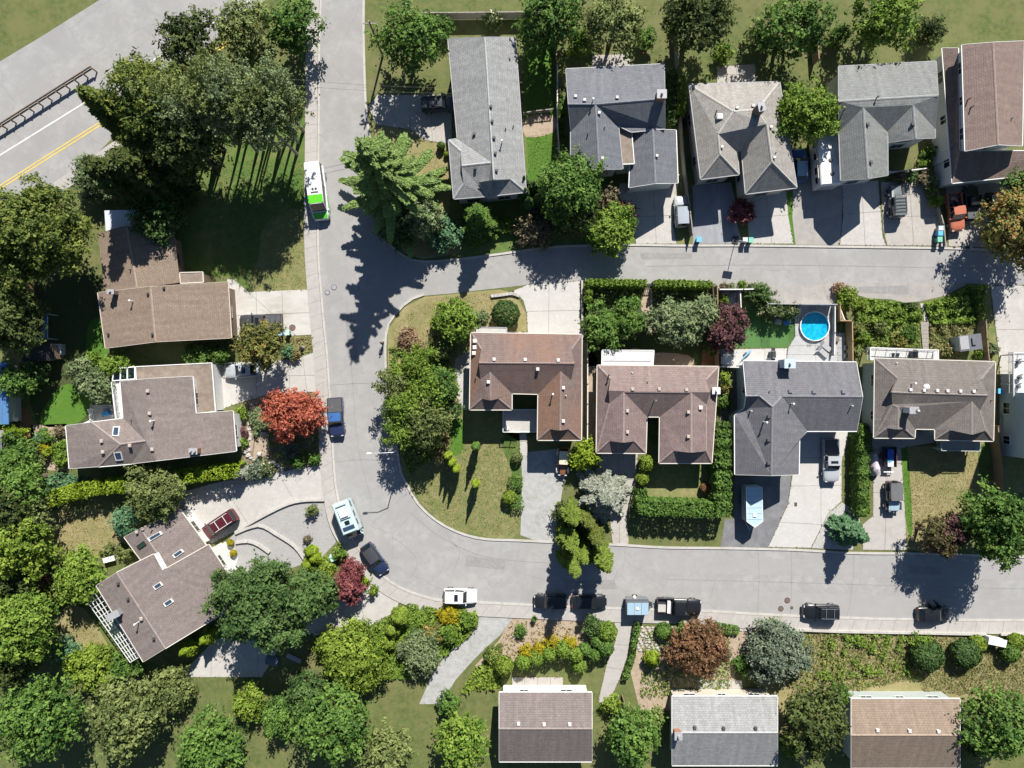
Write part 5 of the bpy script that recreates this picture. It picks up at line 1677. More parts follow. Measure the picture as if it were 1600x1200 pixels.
wing = House('house_wing', 'x', 'x', 
    {'a': (194, 839, 3.2), 'b': (219, 826, 3.9), 'c': (280, 795, 3.2), 'd': (322, 852, 3.2), 'e': (262, 889, 3.9), 'f': (240, 902, 3.2)},
    ['a b e f', 'b c d e'], ['a c d f'], R_TAUPE2, SIDING_W, CREAM, 3.1, 0.4)
wing.skylight([(231, 841), (251, 829.5), (254.5, 834), (234.5, 846)])
wing.skylight([(270, 867), (284, 857.5), (288, 862), (273.5, 872)])
wing.skylight([(214, 853), (225, 845), (229, 850.5), (218, 858)], glassy('green_skylight', (0.02, 0.06, 0.03), 0.15), DARKP)
wing.vents([(215, 831), (224, 826)], plain('vent_stone', (0.42, 0.36, 0.32), 0.6), 0.34)
absorb(wing, h)
h.flat('roof_step', [(240.5, 866), (247, 863), (260, 887), (254, 891)], 4.62, WHITE)
# glass pergola
p = P(173, 980, 3.0)
g = thing('pergola', 'long glass roofed pergola with a white grid along the angled house', 'pergola', (p.x, p.y, 0))
q = [P(129.5, 930, 2.9), P(149.5, 917, 3.2), P(217, 1027, 3.2), P(203.5, 1035, 2.9)]
cols, rows = 4, 15
def pg_at(u, v):
    return q[0].lerp(q[1], u).lerp(q[3].lerp(q[2], u), v)
for i in range(cols + 1):
    m = MB(g.location); m.tube(pg_at(i / cols, 0), pg_at(i / cols, 1), 0.06, 0.06, 4); m.obj('rafter', SIDING_W, g)
for j in range(rows + 1):
    m = MB(g.location); m.tube(pg_at(0, j / rows), pg_at(1, j / rows), 0.05, 0.05, 4); m.obj('bar', SIDING_W, g)
for i in range(cols):
    for j in range(rows):
        m = MB(g.location)
        e = 0.02
        m.poly([pg_at((i + e) / cols, (j + e) / rows), pg_at((i + e) / cols, (j + 1 - e) / rows), pg_at((i + 1 - e) / cols, (j + 1 - e) / rows), pg_at((i + 1 - e) / cols, (j + e) / rows)][::-1])
        m.obj('pane', PANE, g)
for j in (0, 5, 10, 15):
    c = pg_at(0.02, j / rows); m = MB(g.location); m.box((c.x, c.y, c.z / 2), (0.12, 0.12, c.z)); m.obj('post', SIDING_W, g)

# ---- rust roofed house on the corner
def dutch(name, label, V, F, foot, roof, wall, trim, **k):
    return House(name, label, 'house', V, F, foot, roof, wall, trim, 5.0, 0.5, **k)
h = dutch('house', 'rust brown hip roofed house on the street corner with two south wings', {
    'nw': (736, 520, 5), 'ne': (909, 523, 5), 'se': (908, 687.5, 5), 'es': (840, 687.5, 5), 'ei': (841, 615.5, 5), 'wi': (799.6, 614.6, 5), 'we': (799.6, 640, 5), 'ww': (734, 640, 5),
    'rw': (748, 567, 7.0), 're': (898, 568, 7.0), 'gwa': (752, 546, 6.06), 'gwb': (750.5, 593, 5.92), 'gea': (893, 547, 6.0), 'geb': (892.5, 594, 5.82),
    'w1': (766, 581, 6.42), 'w2': (766.5, 626, 6.42), 'wga': (753, 623, 5.85), 'wgb': (779, 623, 5.85),
    'e1': (876, 580, 6.46), 'e2': (875, 673, 6.46), 'ega': (859, 670.5, 5.82), 'egb': (889, 670.5, 5.87)},
    ['nw ne gea re rw gwa', '*nw gwa gwb ww', '!gwa rw gwb', 'ne se egb e2 e1 geb gea', '!gea geb re',
     'rw re geb e1 ei wi w1 gwb', 'gwb w1 w2 wga ww', 'w1 wi we wgb w2', 'ww wga wgb we', '!wga wgb w2',
     '*e1 e2 ega es ei', '*es ega egb se', '!ega egb e2'],
    ['nw ne se es ei wi we ww'], R_RUST, SIDING_C, CREAM, slot2=SIDING_T, dz=-0.8, roof2=R_ORANGE)
h.vents([(772, 561.5), (820.5, 562), (872, 563), (763, 597), (840, 577), (880, 606), (880, 658)], VENT_W)
h.pipes([(864, 616, 1.0), (884.5, 618, 0.4)], WHITE)
h.pipes([(743, 591, 0.4)], DARKP)
h.vents([(742, 533), (741.5, 543), (740.5, 552)], VENT_W, 0.5)
h.flat('porch_roof', [(743, 511), (792, 512), (792, 523), (743, 523)], 2.7, CONCRETE_WHITE, GREYP, under=[(746, 513), (789, 514)])
h.flat('deck', [(786, 640), (839, 640), (839, 675), (786, 675)], 1.0, CONCRETE, WHITE)
h.railing([(786, 640), (786, 675), (812, 675.5)], 1.0, WHITE)
# ---- pink brown house
h = dutch('house', 'pink brown hip roofed house with two south wings beside the tall cypress hedge', {
    'nw': (933.5, 571, 5), 'ne': (1122.6, 573, 5), 'se': (1112, 723.5, 5), 'es': (1030, 723.5, 5), 'ei': (1031, 651, 5), 'wi': (1010.6, 651, 5), 'we': (1009, 708, 5), 'ww': (932, 707.5, 5),
    'rw': (951, 610.5, 6.9), 're': (1110, 613, 6.9), 'gwa': (954, 592, 6.1), 'gwb': (952.5, 630, 6.1), 'gea': (1103, 594, 6.1), 'geb': (1104, 632, 6.1),
    'w1': (974.6, 612.5, 6.85), 'w2': (974, 692, 6.85), 'wga': (952, 689, 5.95), 'wgb': (991.5, 689.5, 5.95),
    'e1': (1080, 613.5, 6.87), 'e2': (1080, 707.5, 6.87), 'ega': (1052, 704.5, 5.95), 'egb': (1103.5, 705, 5.95)},
    ['nw ne gea re e1 w1 rw gwa', 'nw gwa gwb ww', '!gwa rw gwb', 'gwb rw w1', 'ne se egb geb gea', 'geb egb e2 e1', '!gea geb re', 're geb e1',
     'w1 e1 ei wi', 'gwb w1 w2 wga ww', 'w1 wi we wgb w2', 'ww wga wgb we', '!wga wgb w2', 'e1 e2 ega es ei', 'es ega egb se', '!ega egb e2'],
    ['nw ne se es ei wi we ww'], R_PINK, SIDING_C, CREAM, slot2=SIDING_T, dz=-1.7)
h.vents([(988, 608), (1029.5, 608), (1072, 609), (1075, 644), (1075, 682), (980, 642), (980, 675)], plain('vent_stone', (0.42, 0.36, 0.32), 0.6))
h.vents([(1094, 637)], VENT_W, 0.5)
h.pipes([(1025, 626, 1.1), (953, 585, 1.1)], STEEL)
h.pipes([(1012, 597, 0.3)], DARKP)
h.pipes([(988, 582, 0.3)], WHITE)
h.chimney(1119, 610.5, 0.85, 0.7, 0.9, SIDING_W, 0, 1, SIDING_W)
h.flat('patio_roof', [(940.5, 547), (1022, 547.5), (1020, 574), (940, 573)], 2.8, DECKW, WHITE, under=[(943, 549), (1019, 550), (980, 548)])
h.flat('patio_roof_rib', [(943, 563.2), (1017, 563.6), (1017, 564.4), (943, 564)], 2.86, GREYP)
# ---- slate grey house
h = House('house', 'slate grey cross gabled house between the pool and the white driveway', 'house', {
    'nw': (1161, 564, 5), 'ne': (1338, 566, 5), 're': (1348, 620, 6.8), 'a': (1222, 619.3, 6.8), 'pk': (1207, 636, 7.4), 'b': (1186.5, 618.7, 6.8), 'rw': (1166, 619, 6.8),
    'se': (1339, 673.5, 5), 'ie': (1261, 673.5, 5), 'ix': (1249, 688, 4.7), 'ws': (1248, 741.5, 4.7), 'wr': (1205, 743, 7.4), 'wx': (1148.5, 741.5, 4.7), 'wn': (1148, 649, 4.7), 'wi': (1163, 638, 5)},
    ['nw ne re a pk b rw', 'a re se ie', 'rw b wi', 'pk a ie ix ws wr', 'b pk wr wx wn wi'], ['nw ne se ie ix ws wx wn wi'], R_SLATE, SIDING_B, WHITE, 4.8, 0.45, dz=-0.9)
h.vents([(1234, 611), (1271, 612), (1317, 612)], STEEL, 0.5)
h.vents([(1200.5, 651), (1200, 687.5), (1200, 723.5)], VENT_D)
h.pipes([(1240.5, 631, 0.9), (1198.5, 660, 0.9), (1175, 642, 0.5), (1333, 634, 0.5)], WHITE)
h.pipes([(1203, 612, 0.3)], DARKP)
h.chimney(1234, 568, 1.2, 1.0, 1.9, SIDING_B, 0, 1, SIDING_B)
h.garage_door(G(1172, 736), G(1172, 760), 4.6)
# ---- brown grey hip house
h = dutch('house', 'brown grey hip roofed house with a white back deck near the right edge', {
    'nw': (1367, 560, 5), 'ne': (1555, 565.5, 5), 'se': (1552, 689, 5), 'es': (1461, 687, 5), 'ei': (1461, 670.5, 5), 'wi': (1430, 670, 5), 'we': (1429, 684.5, 5), 'ww': (1365.5, 684, 5),
    'rw': (1393, 613, 6.9), 're': (1544, 618, 6.9), 'gwa': (1402, 591, 6.15), 'gwb': (1394, 632, 6.15), 'gea': (1533, 593, 6.15), 'geb': (1531, 641, 6.0),
    'w1': (1404, 637, 6.18), 'w2': (1403.5, 671.5, 6.18), 'wga': (1386, 669, 5.8), 'wgb': (1413, 670, 5.8),
    'e1': (1519, 627, 6.5), 'e2': (1519, 679.5, 6.5), 'ega': (1484, 672, 5.9), 'egb': (1540, 673, 5.9)},
    ['nw ne gea re rw gwa', 'nw gwa gwb ww', '!gwa rw gwb', 'ne se egb geb gea', 'geb egb e2 e1', '!gea geb re',
     'rw re geb e1 ei wi w1 gwb', 'gwb w1 w2 wga ww', 'w1 wi we wgb w2', 'ww wga wgb we', '!wga wgb w2',
     'e1 e2 ega es ei', 'es ega egb se', '!ega egb e2'],
    ['nw ne se es ei wi we ww'], R_GREYBROWN, SIDING_G, CREAM, slot2=SIDING_T, dz=-1.0)
h.vents([(1421.5, 609), (1442.5, 610), (1463, 610.5), (1479, 610.8), (1499, 611.3), (1520, 611.6)], VENT_W, 0.4)
h.pipes([(1431, 599, 1.0), (1402, 567, 0.3)], WHITE)
h.pipes([(1527, 609, 0.3), (1550, 626, 0.4)], DARKP)
h.chimney(1428, 641, 1.0, 0.7, 1.5, SIDING_W, 0, 0, GREYP)
c = h.at(1447, 605)
m = MB(h.off); m.dome((c.x, c.y, c.z + 0.05), 0.42, 0.3); m.obj('sun_tunnel_dome', VENT_W, h.roof)
m = MB(h.off); c = P(1435, 643, 8.0); m.dome((c.x, c.y, 7.9), 0.3, 0.35); m.obj('chimney_cowl', STEEL, h.roof)
h.flat('deck', [(1360, 543), (1466, 547), (1466, 566), (1360, 562)], 2.4, DECKW, WHITE, under=[(1363, 545), (1463, 549), (1412, 546)])
h.railing([(1360, 562), (1360, 543), (1466, 547), (1466, 563)], 2.4, WHITE)
h.flat('front_deck', [(1471, 690), (1531, 690), (1531, 705), (1471, 704)], 2.0, GREYP, SIDING_G, under=[(1473, 702), (1529, 703)])
h.railing([(1471, 690), (1471, 704), (1531, 705), (1531, 690)], 2.0, SIDING_G)
# ---- tall house beyond the right edge
p = G(1640, 664)
h = House('house', 'tall pale blue two storey house cut off by the right edge', 'house',
    {'a': (1622, 610, 7), 'b': (1780, 608, 7), 'c': (1780, 722, 7), 'd': (1622, 724, 7), 'e': (1622, 667, 9), 'f': (1780, 666, 9)},
    ['a b f e', 'e f c d'], ['a b c d'], R_GREYBROWN, SIDING_B, WHITE, 6.8, 0.3)
h.flat('deck', [(1584, 551), (1700, 551), (1700, 622), (1584, 622)], 2.7, DECKW, WHITE, under=[(1587, 554), (1587, 600)])
h.railing([(1584, 614), (1584, 551), (1700, 551)], 2.7, WHITE)

# ---- north row
h = dutch('house', 'light grey shingled house east of the cedar tree', {
    'nw': (700, 60, 4.6), 'ne': (805, 58, 4.6), 'se': (822, 300, 4.6), 'sw': (760.5, 306.5, 4.6), 'wc': (709, 310.5, 4.6), 'wa': (701, 219, 4.6), 'wi': (715, 217, 4.6),
    'rn': (757, 58, 6.4), 'rs': (771, 281, 6.4), 'ga': (747, 285, 5.5), 'gb': (798, 280, 5.5),
    'w1': (767.5, 254, 6.2), 'w2': (721, 259, 5.9), 'wga': (720, 236, 5.3), 'wgb': (724, 287, 5.3)},
    ['nw rn rs ga sw w1 wi', 'rn ne se gb rs', 'ga gb se sw', '!ga gb rs', 'wi w1 w2 wga wa', 'wa wga wgb wc', '!wga w2 wgb', 'w2 w1 sw wc wgb'],
    ['nw ne se sw wc wa wi'], R_LGREY, SIDING_W, GREYP, slot2=SIDING_G)
h.vents([(767, 167), (769, 190), (772, 216), (774, 240), (776, 267), (741, 210), (743, 263)], VENT_D, 0.36)
h.pipes([(784, 219, 1.0)], WHITE)
h.pipes([(790, 200, 0.4), (802, 196, 0.4)], DARKP)
h = dutch('house', 'blue grey roofed house with a flat brown roof strip and a gabled garage', {
    'a': (884, 108, 4.6), 'b': (1038, 100, 4.6), 'r1': (888, 163, 6.8), 'r2': (1039, 154, 6.8), 'w1': (930.5, 163, 6.8), 'c': (1039, 201, 4.9), 'd': (986.5, 206, 4.9), 'e': (966, 196, 4.9),
    'f': (892, 206, 4.9), 'g': (892, 265, 4.7), 'w2': (936, 265, 6.8), 'i': (973, 264, 4.7)},
    ['a b r2 w1 r1', 'w1 r2 c d e', 'r1 w1 f', 'f w1 w2 g', 'w1 e i w2'], ['a b c d e i g f'], R_BLUEGREY, SIDING_W, GREYP)
h.vents([(899, 151), (913, 157), (964, 153), (936, 177), (941, 248)], plain('vent_pale', (0.5, 0.5, 0.5), 0.5), 0.42)
h.pipes([(927, 154, 1.0)], WHITE); h.pipes([(919, 208, 0.4), (945, 198, 0.4)], DARKP)
h.chimney(1034, 147, 1.0, 0.9, 1.2, BRICK)
h.flat('flat_roof', [(966, 194), (986, 193), (991, 256), (968, 257)], 4.4, MEMBRANE, WHITE, walls=True)
gar = [(986.5, 208, 3.8), (1020, 202, 5.3), (1056, 203, 3.8), (1059, 286, 3.8), (1024, 286.5, 5.3), (983, 293, 3.8)]
g2 = House('garage', 'x', 'x', {c: gar[i] for i, c in enumerate('abcdef')}, ['a b e f', 'b c d e'], ['a c d f'], R_BLUEGREY, SIDING_W, WHITE, 3.6, 0.35, windows=False, garage=[(1026, 281, 1026, 300, 4.8)])
g2.vents([(1026, 244)], VENT_W, 0.36)
absorb(g2, h)
h = dutch('house', 'tan grey hip roofed house with a tall dark chimney beside the leafy street tree', {
    'nw': (1077, 132, 4.6), 'ne': (1218, 128, 4.6), 'ra': (1146, 174, 6.8), 'rb': (1183.5, 171, 6.8), 'sw': (1095, 280, 4.6), 'w1': (1122, 209.5, 6.2), 'w2': (1125, 241, 6.2), 'we': (1154.6, 272.5, 4.6),
    'wi': (1152, 237.5, 4.6), 'ei': (1159, 236.6, 4.6), 'es': (1165, 303, 4.6), 'e1': (1198, 194, 7.0), 'e2': (1206, 253, 7.0), 'se': (1245, 293, 4.6)},
    ['nw ne rb ra', 'nw ra w1 w2 sw', 'ra rb e1 ei wi w1', 'w1 wi we w2', 'sw w2 we', 'e1 e2 es ei', 'es e2 se', 'rb ne se e2 e1'],
    ['nw ne se es ei wi we sw'], R_TAN, SIDING_C, GREYP, garage=[(1203, 297, 1203, 320, 4.8)])
h.vents([(1151, 169), (1176, 166), (1127.5, 230), (1204, 199), (1209, 246.5)], VENT_W, 0.36)
h.vents([(1124, 183)], VENT_W, 0.75)
h.pipes([(1121, 172, 0.5), (1213, 238, 0.4), (1217, 192, 0.5)], VENT_D)
h.chimney(1190, 167, 0.7, 0.9, 2.2, plain('dark_chimney', (0.10, 0.085, 0.075), 0.8), 0.2)
h = House('house', 'green grey roofed house with twin gables above a fenced courtyard', 'house', {
    'a': (1310, 104, 4.6), 'b': (1463, 96, 4.6), 'r1': (1310, 158, 6.6), 'r2': (1466, 149, 6.6), 'c': (1461, 201, 4.7), 'v': (1386.5, 206, 4.7), 'z': (1311, 206, 4.7), 'w1': (1349, 168, 6.45),
    'w2': (1356.5, 279, 6.45), 'ww': (1314, 282, 4.6), 'we': (1387, 274, 4.6), 'e1': (1427, 164, 6.45), 'e2': (1431, 216.5, 6.45), 'es': (1387, 223, 4.6), 'ee': (1461, 216, 4.6)},
    ['a b r2 r1', 'r1 r2 c e1 v w1 z', 'z w1 w2 ww', 'w1 v we w2', 'v e1 e2 es', 'e1 c ee e2'], ['a b c ee es v we ww z'], R_GREENGREY, SIDING_W, GREYP, 4.6, 0.45, garage=[(1349, 276, 1349, 300, 4.6)])
h.vents([(1355, 195), (1425, 195), (1360, 254)], VENT_D, 0.4)
h.pipes([(1372, 151, 0.6), (1322, 170, 0.5)], DARKP)
h.vents([(1455, 152)], VENT_D, 0.6)
h = House('house', 'tall chocolate roofed house with a lower front roof at the top right corner', 'house', {
    'a': (1503, 70, 6.2), 'b': (1552, 66, 7.4), 'c': (1600, 64, 6.2), 'd': (1597, 228, 6.2), 'e': (1560, 226, 7.4), 'f': (1508, 236, 6.2)},
    ['a b e f', 'b c d e'], ['a c d f'], R_CHOC, SIDING_W, WHITE, 6.5, 0.4)
h.pipes([(1517, 153, 0.5), (1522, 165, 0.5), (1583, 184, 0.4)], DARKP)
lo = House('house_wing', 'x', 'x', {'a': (1472, 75, 4.0), 'b': (1497, 75, 4.9), 'c': (1499, 236, 4.9), 'd': (1640, 236, 4.9), 'e': (1640, 274, 3.9), 'f': (1575, 277, 3.9), 'g': (1488, 286, 3.9)},
    ['a b c g', 'c d e f g'], ['a b c d e f g'], R_CHOC, SIDING_W, WHITE, 3.3, 0.35)
absorb(lo, h)
# ---- sheds, small buildings on the left
p = P(6, 614, 3)
b = thing('metal_roof_shed', 'blue metal roofed outbuilding cut off by the left edge', 'shed', (p.x, p.y, 0))
blue = plain('blue_metal_roof', (0.10, 0.22, 0.42), 0.4, metal=0.2, var=0.08)
q = [P(-60, 566, 2.9), P(10, 566, 2.9), P(14, 663, 2.7), P(-60, 664, 2.7)]
m = MB(b.location); m.prism(q, 2.6, 2.75, bottom=True); m.obj('roof', blue, b)
for k in range(9):
    t = k / 8
    A = q[0].lerp(q[1], t); B = q[3].lerp(q[2], t)
    m = MB(b.location); m.tube((A.x, A.y, 2.77), (B.x, B.y, 2.77), 0.04, 0.04, 4); m.obj('seam', blue, b)
m = MB(b.location); m.prism(inset(q, 0.3), 0, 2.6); m.obj('wall', SIDING_G, b)
def shed(label, pts, h, mat, wall, ridge=None, name='garden_shed', trim=None):
    q = [P(x, y, h) for x, y in pts]
    c = sum(q, Vector()) / len(q)
    r = thing(name, label, 'shed', (c.x, c.y, 0))
    m = MB(r.location)
    A, B = (q[0] + q[3]) / 2 + Vector((0, 0, 0.45)), (q[1] + q[2]) / 2 + Vector((0, 0, 0.45))
    m.poly([q[0], A, B, q[1]][::-1]); m.poly([q[3], q[2], B, A][::-1])
    lo = [Vector((v.x, v.y, v.z - 0.1)) for v in (q[0], q[1], q[2], q[3])]
    m.poly(lo)
    m.poly([q[0], lo[0], lo[1], q[1]]); m.poly([q[2], lo[2], lo[3], q[3]])
    m.obj('roof', mat, r)
    m = MB(r.location); w = inset(q, 0.18); m.prism(w, 0, h - 0.08)
    m.poly([(w[0].x, w[0].y, h - 0.08)] + [(w[i].x, w[i].y, h - 0.08) for i in (1, 2)]); m.obj('wall', wall, r)
    m = MB(r.location); e = (w[0] + w[1]) / 2; d = (w[1] - w[0]).normalized()
    m.box((e.x, e.y, 0.95), (0.8, 0.08, 1.8), math.atan2(d.y, d.x)); m.obj('door', trim or WHITE, r)
    return r
shed('pale grey roofed shed under the blue outbuilding at the left edge', [(-50, 674), (6, 672), (7, 712), (-50, 714)], 2.4, R_LGREY, SIDING_W)
shed('dark shingled garden shed in the shaded back lawn', [(34, 538), (81, 536), (84, 562), (36, 566)], 2.4, shingle('shingle_dark', (0.07, 0.065, 0.07), (0.06, 0.055, 0.06)), SIDING_T)
r = place('cold_frame', 'white panelled lean-to beside the dark garden shed', 'cold frame', 88, 546, (1, 0), 1.0)
part(r, 'base', SIDING_G, ((0, 0, 0.4), (1.1, 1.4, 0.8)))
part(r, 'panel', SIDING_W, ((0, 0, 0.9), (1.15, 1.45, 0.06)))
r = place('greenhouse', 'small blue roofed greenhouse in deep shade', 'greenhouse', 64, 510, (0, 1), 1.8)
part(r, 'roof', blue, ((0, 0.45, 2.0), (3.2, 1.0, 0.06)))
part(r, 'glass_roof', PANE, ((0, -0.5, 1.95), (3.1, 0.9, 0.03)))
for y in (-0.95, 0.95):
    part(r, 'frame', SIDING_W, ((0, y, 1.97), (3.2, 0.08, 0.1)), ((-1.55, y, 1.0), (0.1, 0.1, 2.0)), ((1.55, y, 1.0), (0.1, 0.1, 2.0)))
for x in (-1.55, 1.55):
    part(r, 'frame', SIDING_W, ((x, 0, 1.975), (0.08, 1.8, 0.1)))
# grey shed with flat white panel, right
r = place('garden_shed', 'grey metal shed with a white panel on its roof beside the brown fence', 'shed', 1517, 535, (1, -0.12), 2.3)
part(r, 'wall', SIDING_G, ((0, 0, 1.05), (2.6, 1.75, 2.1)))
part(r, 'roof', GREYD, ((0, 0, 2.15), (2.9, 2.0, 0.12)))
part(r, 'roof_panel', GREYP, ((-0.8, 0.05, 2.25), (1.1, 1.7, 0.06)))
part(r, 'roof_box', GREYD, ((0.4, 0.1, 2.32), (0.5, 0.9, 0.2)))
part(r, 'door', WHITE, ((-0.4, -0.9, 0.95), (0.8, 0.06, 1.8)))

# ---- houses continuing beyond the lower street and behind the north row
def simple_house(label, x0, y0, x1, y1, roof, wall, axis='x', hh=3.2):
    if axis == 'x':
        ym = (y0 + y1) / 2
        V = {'a': (x0, y0, hh), 'b': (x1, y0, hh), 'c': (x1, y1, hh), 'd': (x0, y1, hh), 'e': (x0, ym + 3, hh + 2), 'f': (x1, ym + 3, hh + 2)}
        F = ['a b f e', 'e f c d']
    else:
        xm = (x0 + x1) / 2
        V = {'a': (x0, y0, hh), 'b': (x1, y0, hh), 'c': (x1, y1, hh), 'd': (x0, y1, hh), 'e': (xm, y0, hh + 2), 'f': (xm, y1, hh + 2)}
        F = ['a e f d', 'e b c f']
    k = House('house', label, 'house', V, F, ['a b c d'], roof, wall, WHITE, hh, 0.45)
    return k
k = simple_house('taupe gable roofed house south of the round shrub row', 780, 1082, 925, 1190, R_TAUPE, SIDING_W)
k.vents([(810, 1130), (850, 1131), (890, 1131)], VENT_W)
k = simple_house('grey gable roofed house south of the silvery shrub', 1050, 1088, 1215, 1196, R_LGREY, SIDING_C)
k.vents([(1085, 1136), (1130, 1137), (1180, 1137)], VENT_D); k.chimney(1060, 1150, 0.8, 0.8, 1.0, BRICK)
k = simple_house('brown gable roofed house south of the weedy bank', 1330, 1092, 1500, 1200, R_BROWN, SIDING_G)
k.vents([(1370, 1140), (1420, 1141), (1465, 1142)], VENT_W)
# ================================================================== TREES AND PLANTS
T = tree
# -- woods along the main road
T('huge dark evergreen tree with chunky foliage at the left edge', 62, 368, 88, 12.5, L_CYPRESS, dens=1.2, leaf=0.16, lobes=90, ls=0.26, hue=-0.02)
WD = 'dark trees of the little wood'
T('tall dark conifer at the upper left corner of the little wood', 196, 188, 50, 16, L_CYPRESS, 'spiky', dens=1.7, leaf=0.2, group=WD)
T('dark conifer right behind the metal carport', 270, 296, 46, 14, L_FOREST, 'spiky', True, dens=1.6, leaf=0.22, group=WD, prof=0.5)
T('dark bushy tree in the middle of the little wood', 262, 190, 58, 14, L_CYPRESS, dens=1.0, leaf=0.16, lobes=60, ls=0.28, group=WD)
T('bushy olive tree at the top of the little wood', 235, 150, 60, 15, L_CYPRESS, dens=0.9, leaf=0.16, lobes=60, ls=0.28, group=WD)
T('dark tree between the little wood and the birch row', 292, 225, 46, 13, L_FOREST, dens=1.1, leaf=0.16, group=WD)
T('low dark tree shading the brown house roof', 246, 338, 34, 6.5, L_DEEP, dens=1.2, leaf=0.18, group=WD)
T('dark conifer whose shadow falls across the brown roof', 236, 306, 36, 14.5, L_FOREST, 'spiky', True, dens=1.6, leaf=0.22, group=WD, prof=0.55)
BR = 'slender birches along the lawn'
for i, (x, y, hh, lb) in enumerate([(352, 218, 16, 'westernmost birch of the row above the shaded lawn'), (376, 206, 17, 'second birch from the west in the lawn row'), (402, 222, 15.5, 'third birch from the west in the lawn row'),
                                    (416, 204, 16.5, 'slim birch in the middle of the lawn row'), (437, 219, 16, 'birch right of the middle in the lawn row'), (447, 207, 15, 'second birch from the street in the lawn row'), (464, 226, 15.5, 'birch nearest the street in the lawn row'),
                                    (330, 200, 16, 'birch touching the dark little wood'), (392, 188, 17, 'birch standing behind the lawn row'), (428, 186, 16, 'birch behind the middle of the lawn row'), (462, 192, 16, 'birch behind the streetside end of the lawn row'), (466, 208, 15, 'birch overhanging the street kerb, nearer the shuttle van'), (474, 190, 16, 'birch overhanging the street kerb, farther from the van')]):
    T(lb, x, y + 15, 38, hh, L_OLIVE if i % 3 else L_GREYGREEN, base=True, name='birch_tree', group=BR, dens=0.42, leaf=0.12, zc=hh * (0.62 + 0.02 * (i % 5)), rz=hh * 0.34, lean=(random.uniform(-0.8, 0.8), random.uniform(-0.5, 0.9)), trunkm=BARK_PALE, lobes=42, ls=0.22, rough=0.9, tk=0.012, hue=0.05)
T('feathery pale willow shrub beside the main road sidewalk', 152, 280, 34, 4, L_GREYGREEN, 'shrub', dens=0.9, leaf=0.13, rough=0.9)
T('bright green shrub next to the feathery willow shrub', 184, 272, 17, 2.6, L_GREEN, 'shrub', leaf=0.13)
# -- left side gardens
T('olive and rust small tree between two driveways', 404, 539, 38, 6.4, L_AUTUMN, ry=31, leaf=0.14, dens=1.0, zc=4.9, rz=1.6)
for x, r, lb in ((300, 14, 'leftmost of the green shrubs along the brown gable house'), (322, 15, 'middle green shrub along the brown gable house'), (345, 14, 'green shrub next to the olive and rust tree')):
    T(lb, x, 555, r, 2.4, L_GREEN, 'shrub', leaf=0.12, group='green shrubs along the brown gable house', hue=0.1)
T('round yellow green tree north of the glass pergola roof', 186, 572, 24, 4, L_BRIGHT, 'shrub', leaf=0.13, ry=18)
T('grey green apple tree beside the white balcony', 151, 601, 27, 4.0, L_GREYGREEN, leaf=0.13, dens=0.9)
T('small grey green tree at the edge of the shaded lawn', 127, 578, 24, 3.6, L_GREYGREEN, leaf=0.13, ry=14, dens=0.9)
T('yellow green bush by the corner of the broad gable house', 150, 566, 12, 2.2, L_BRIGHT, 'shrub', leaf=0.12)
T('dark conifer on the left edge beside the orange fence', 12, 500, 46, 10, L_FOREST, dens=1.1, leaf=0.18, hue=0.05)
T('light topped tree above the orange fence on the left edge', 6, 448, 30, 8, L_GREEN, dens=1.0, leaf=0.17)
T('shade tree between the blue outbuilding and the dark shed', 28, 596, 24, 5.5, L_GREEN, leaf=0.14, hue=-0.12)
T('leafy shade tree below the dark garden shed', 58, 586, 18, 3.2, L_DEEP, leaf=0.14)
T('yellow shrub between the blue outbuilding and the mulch path', 24, 675, 15, 2.6, L_LIME, 'shrub', leaf=0.12)
T('large green shrub left of the vegetable beds', 24, 712, 30, 4, L_GREEN, 'shrub', leaf=0.14)
T('bushy shrub at the foot of the mulch path', 46, 706, 16, 2.2, L_OLIVE, 'shrub', leaf=0.12)
for x, y, r, mt, lb in ((74, 680, 13, L_GREEN, 'leafy green vegetable patch'), (64, 684, 8, L_BLUEGREEN, 'bluish vegetable plant by the mulch path'), (70, 698, 7, L_YELLOW, 'yellow flowering vegetable plant'), (76, 705, 7, L_LIME, 'lime green vegetable plant'),
                        (94, 674, 8, L_TWIG, 'brown twiggy plant beside the taupe west wing'), (97, 700, 13, L_BRIGHT, 'bright shrub against the taupe west wing'), (98, 715, 12, L_BRIGHT, 'bright shrub at the corner of the taupe west wing'), (62, 718, 10, L_OLIVE, 'low olive shrub between the garden paths')):
    T(lb, x, y, r, 1.4, mt, 'shrub', leaf=0.1, cat='plant')
hedge('long golden green clipped hedge below the taupe house', [(70, 782), (105, 771), (150, 762), (212, 757)], 1.9, 3.0, L_LIME, 1.5, dens=1.1)
hedge('short golden green hedge above the broad driveway', [(268, 748), (310, 742), (365, 736)], 1.8, 3.0, L_LIME, 1.5, dens=1.1)
cover('ground_cover', 'green fern bank behind the golden hedge', [(66, 745), (100, 738), (155, 750), (110, 765), (70, 775)], L_BLUEGREEN, 70, 0.9)
T('grey olive tree between the two golden hedges', 243, 769, 41, 6.2, L_OLIVE, leaf=0.13, dens=0.95, hue=0.12)
T('palm leaved green shrub beside the angled house', 198, 813, 19, 3.2, L_BLUEGREEN, 'shrub', leaf=0.15)
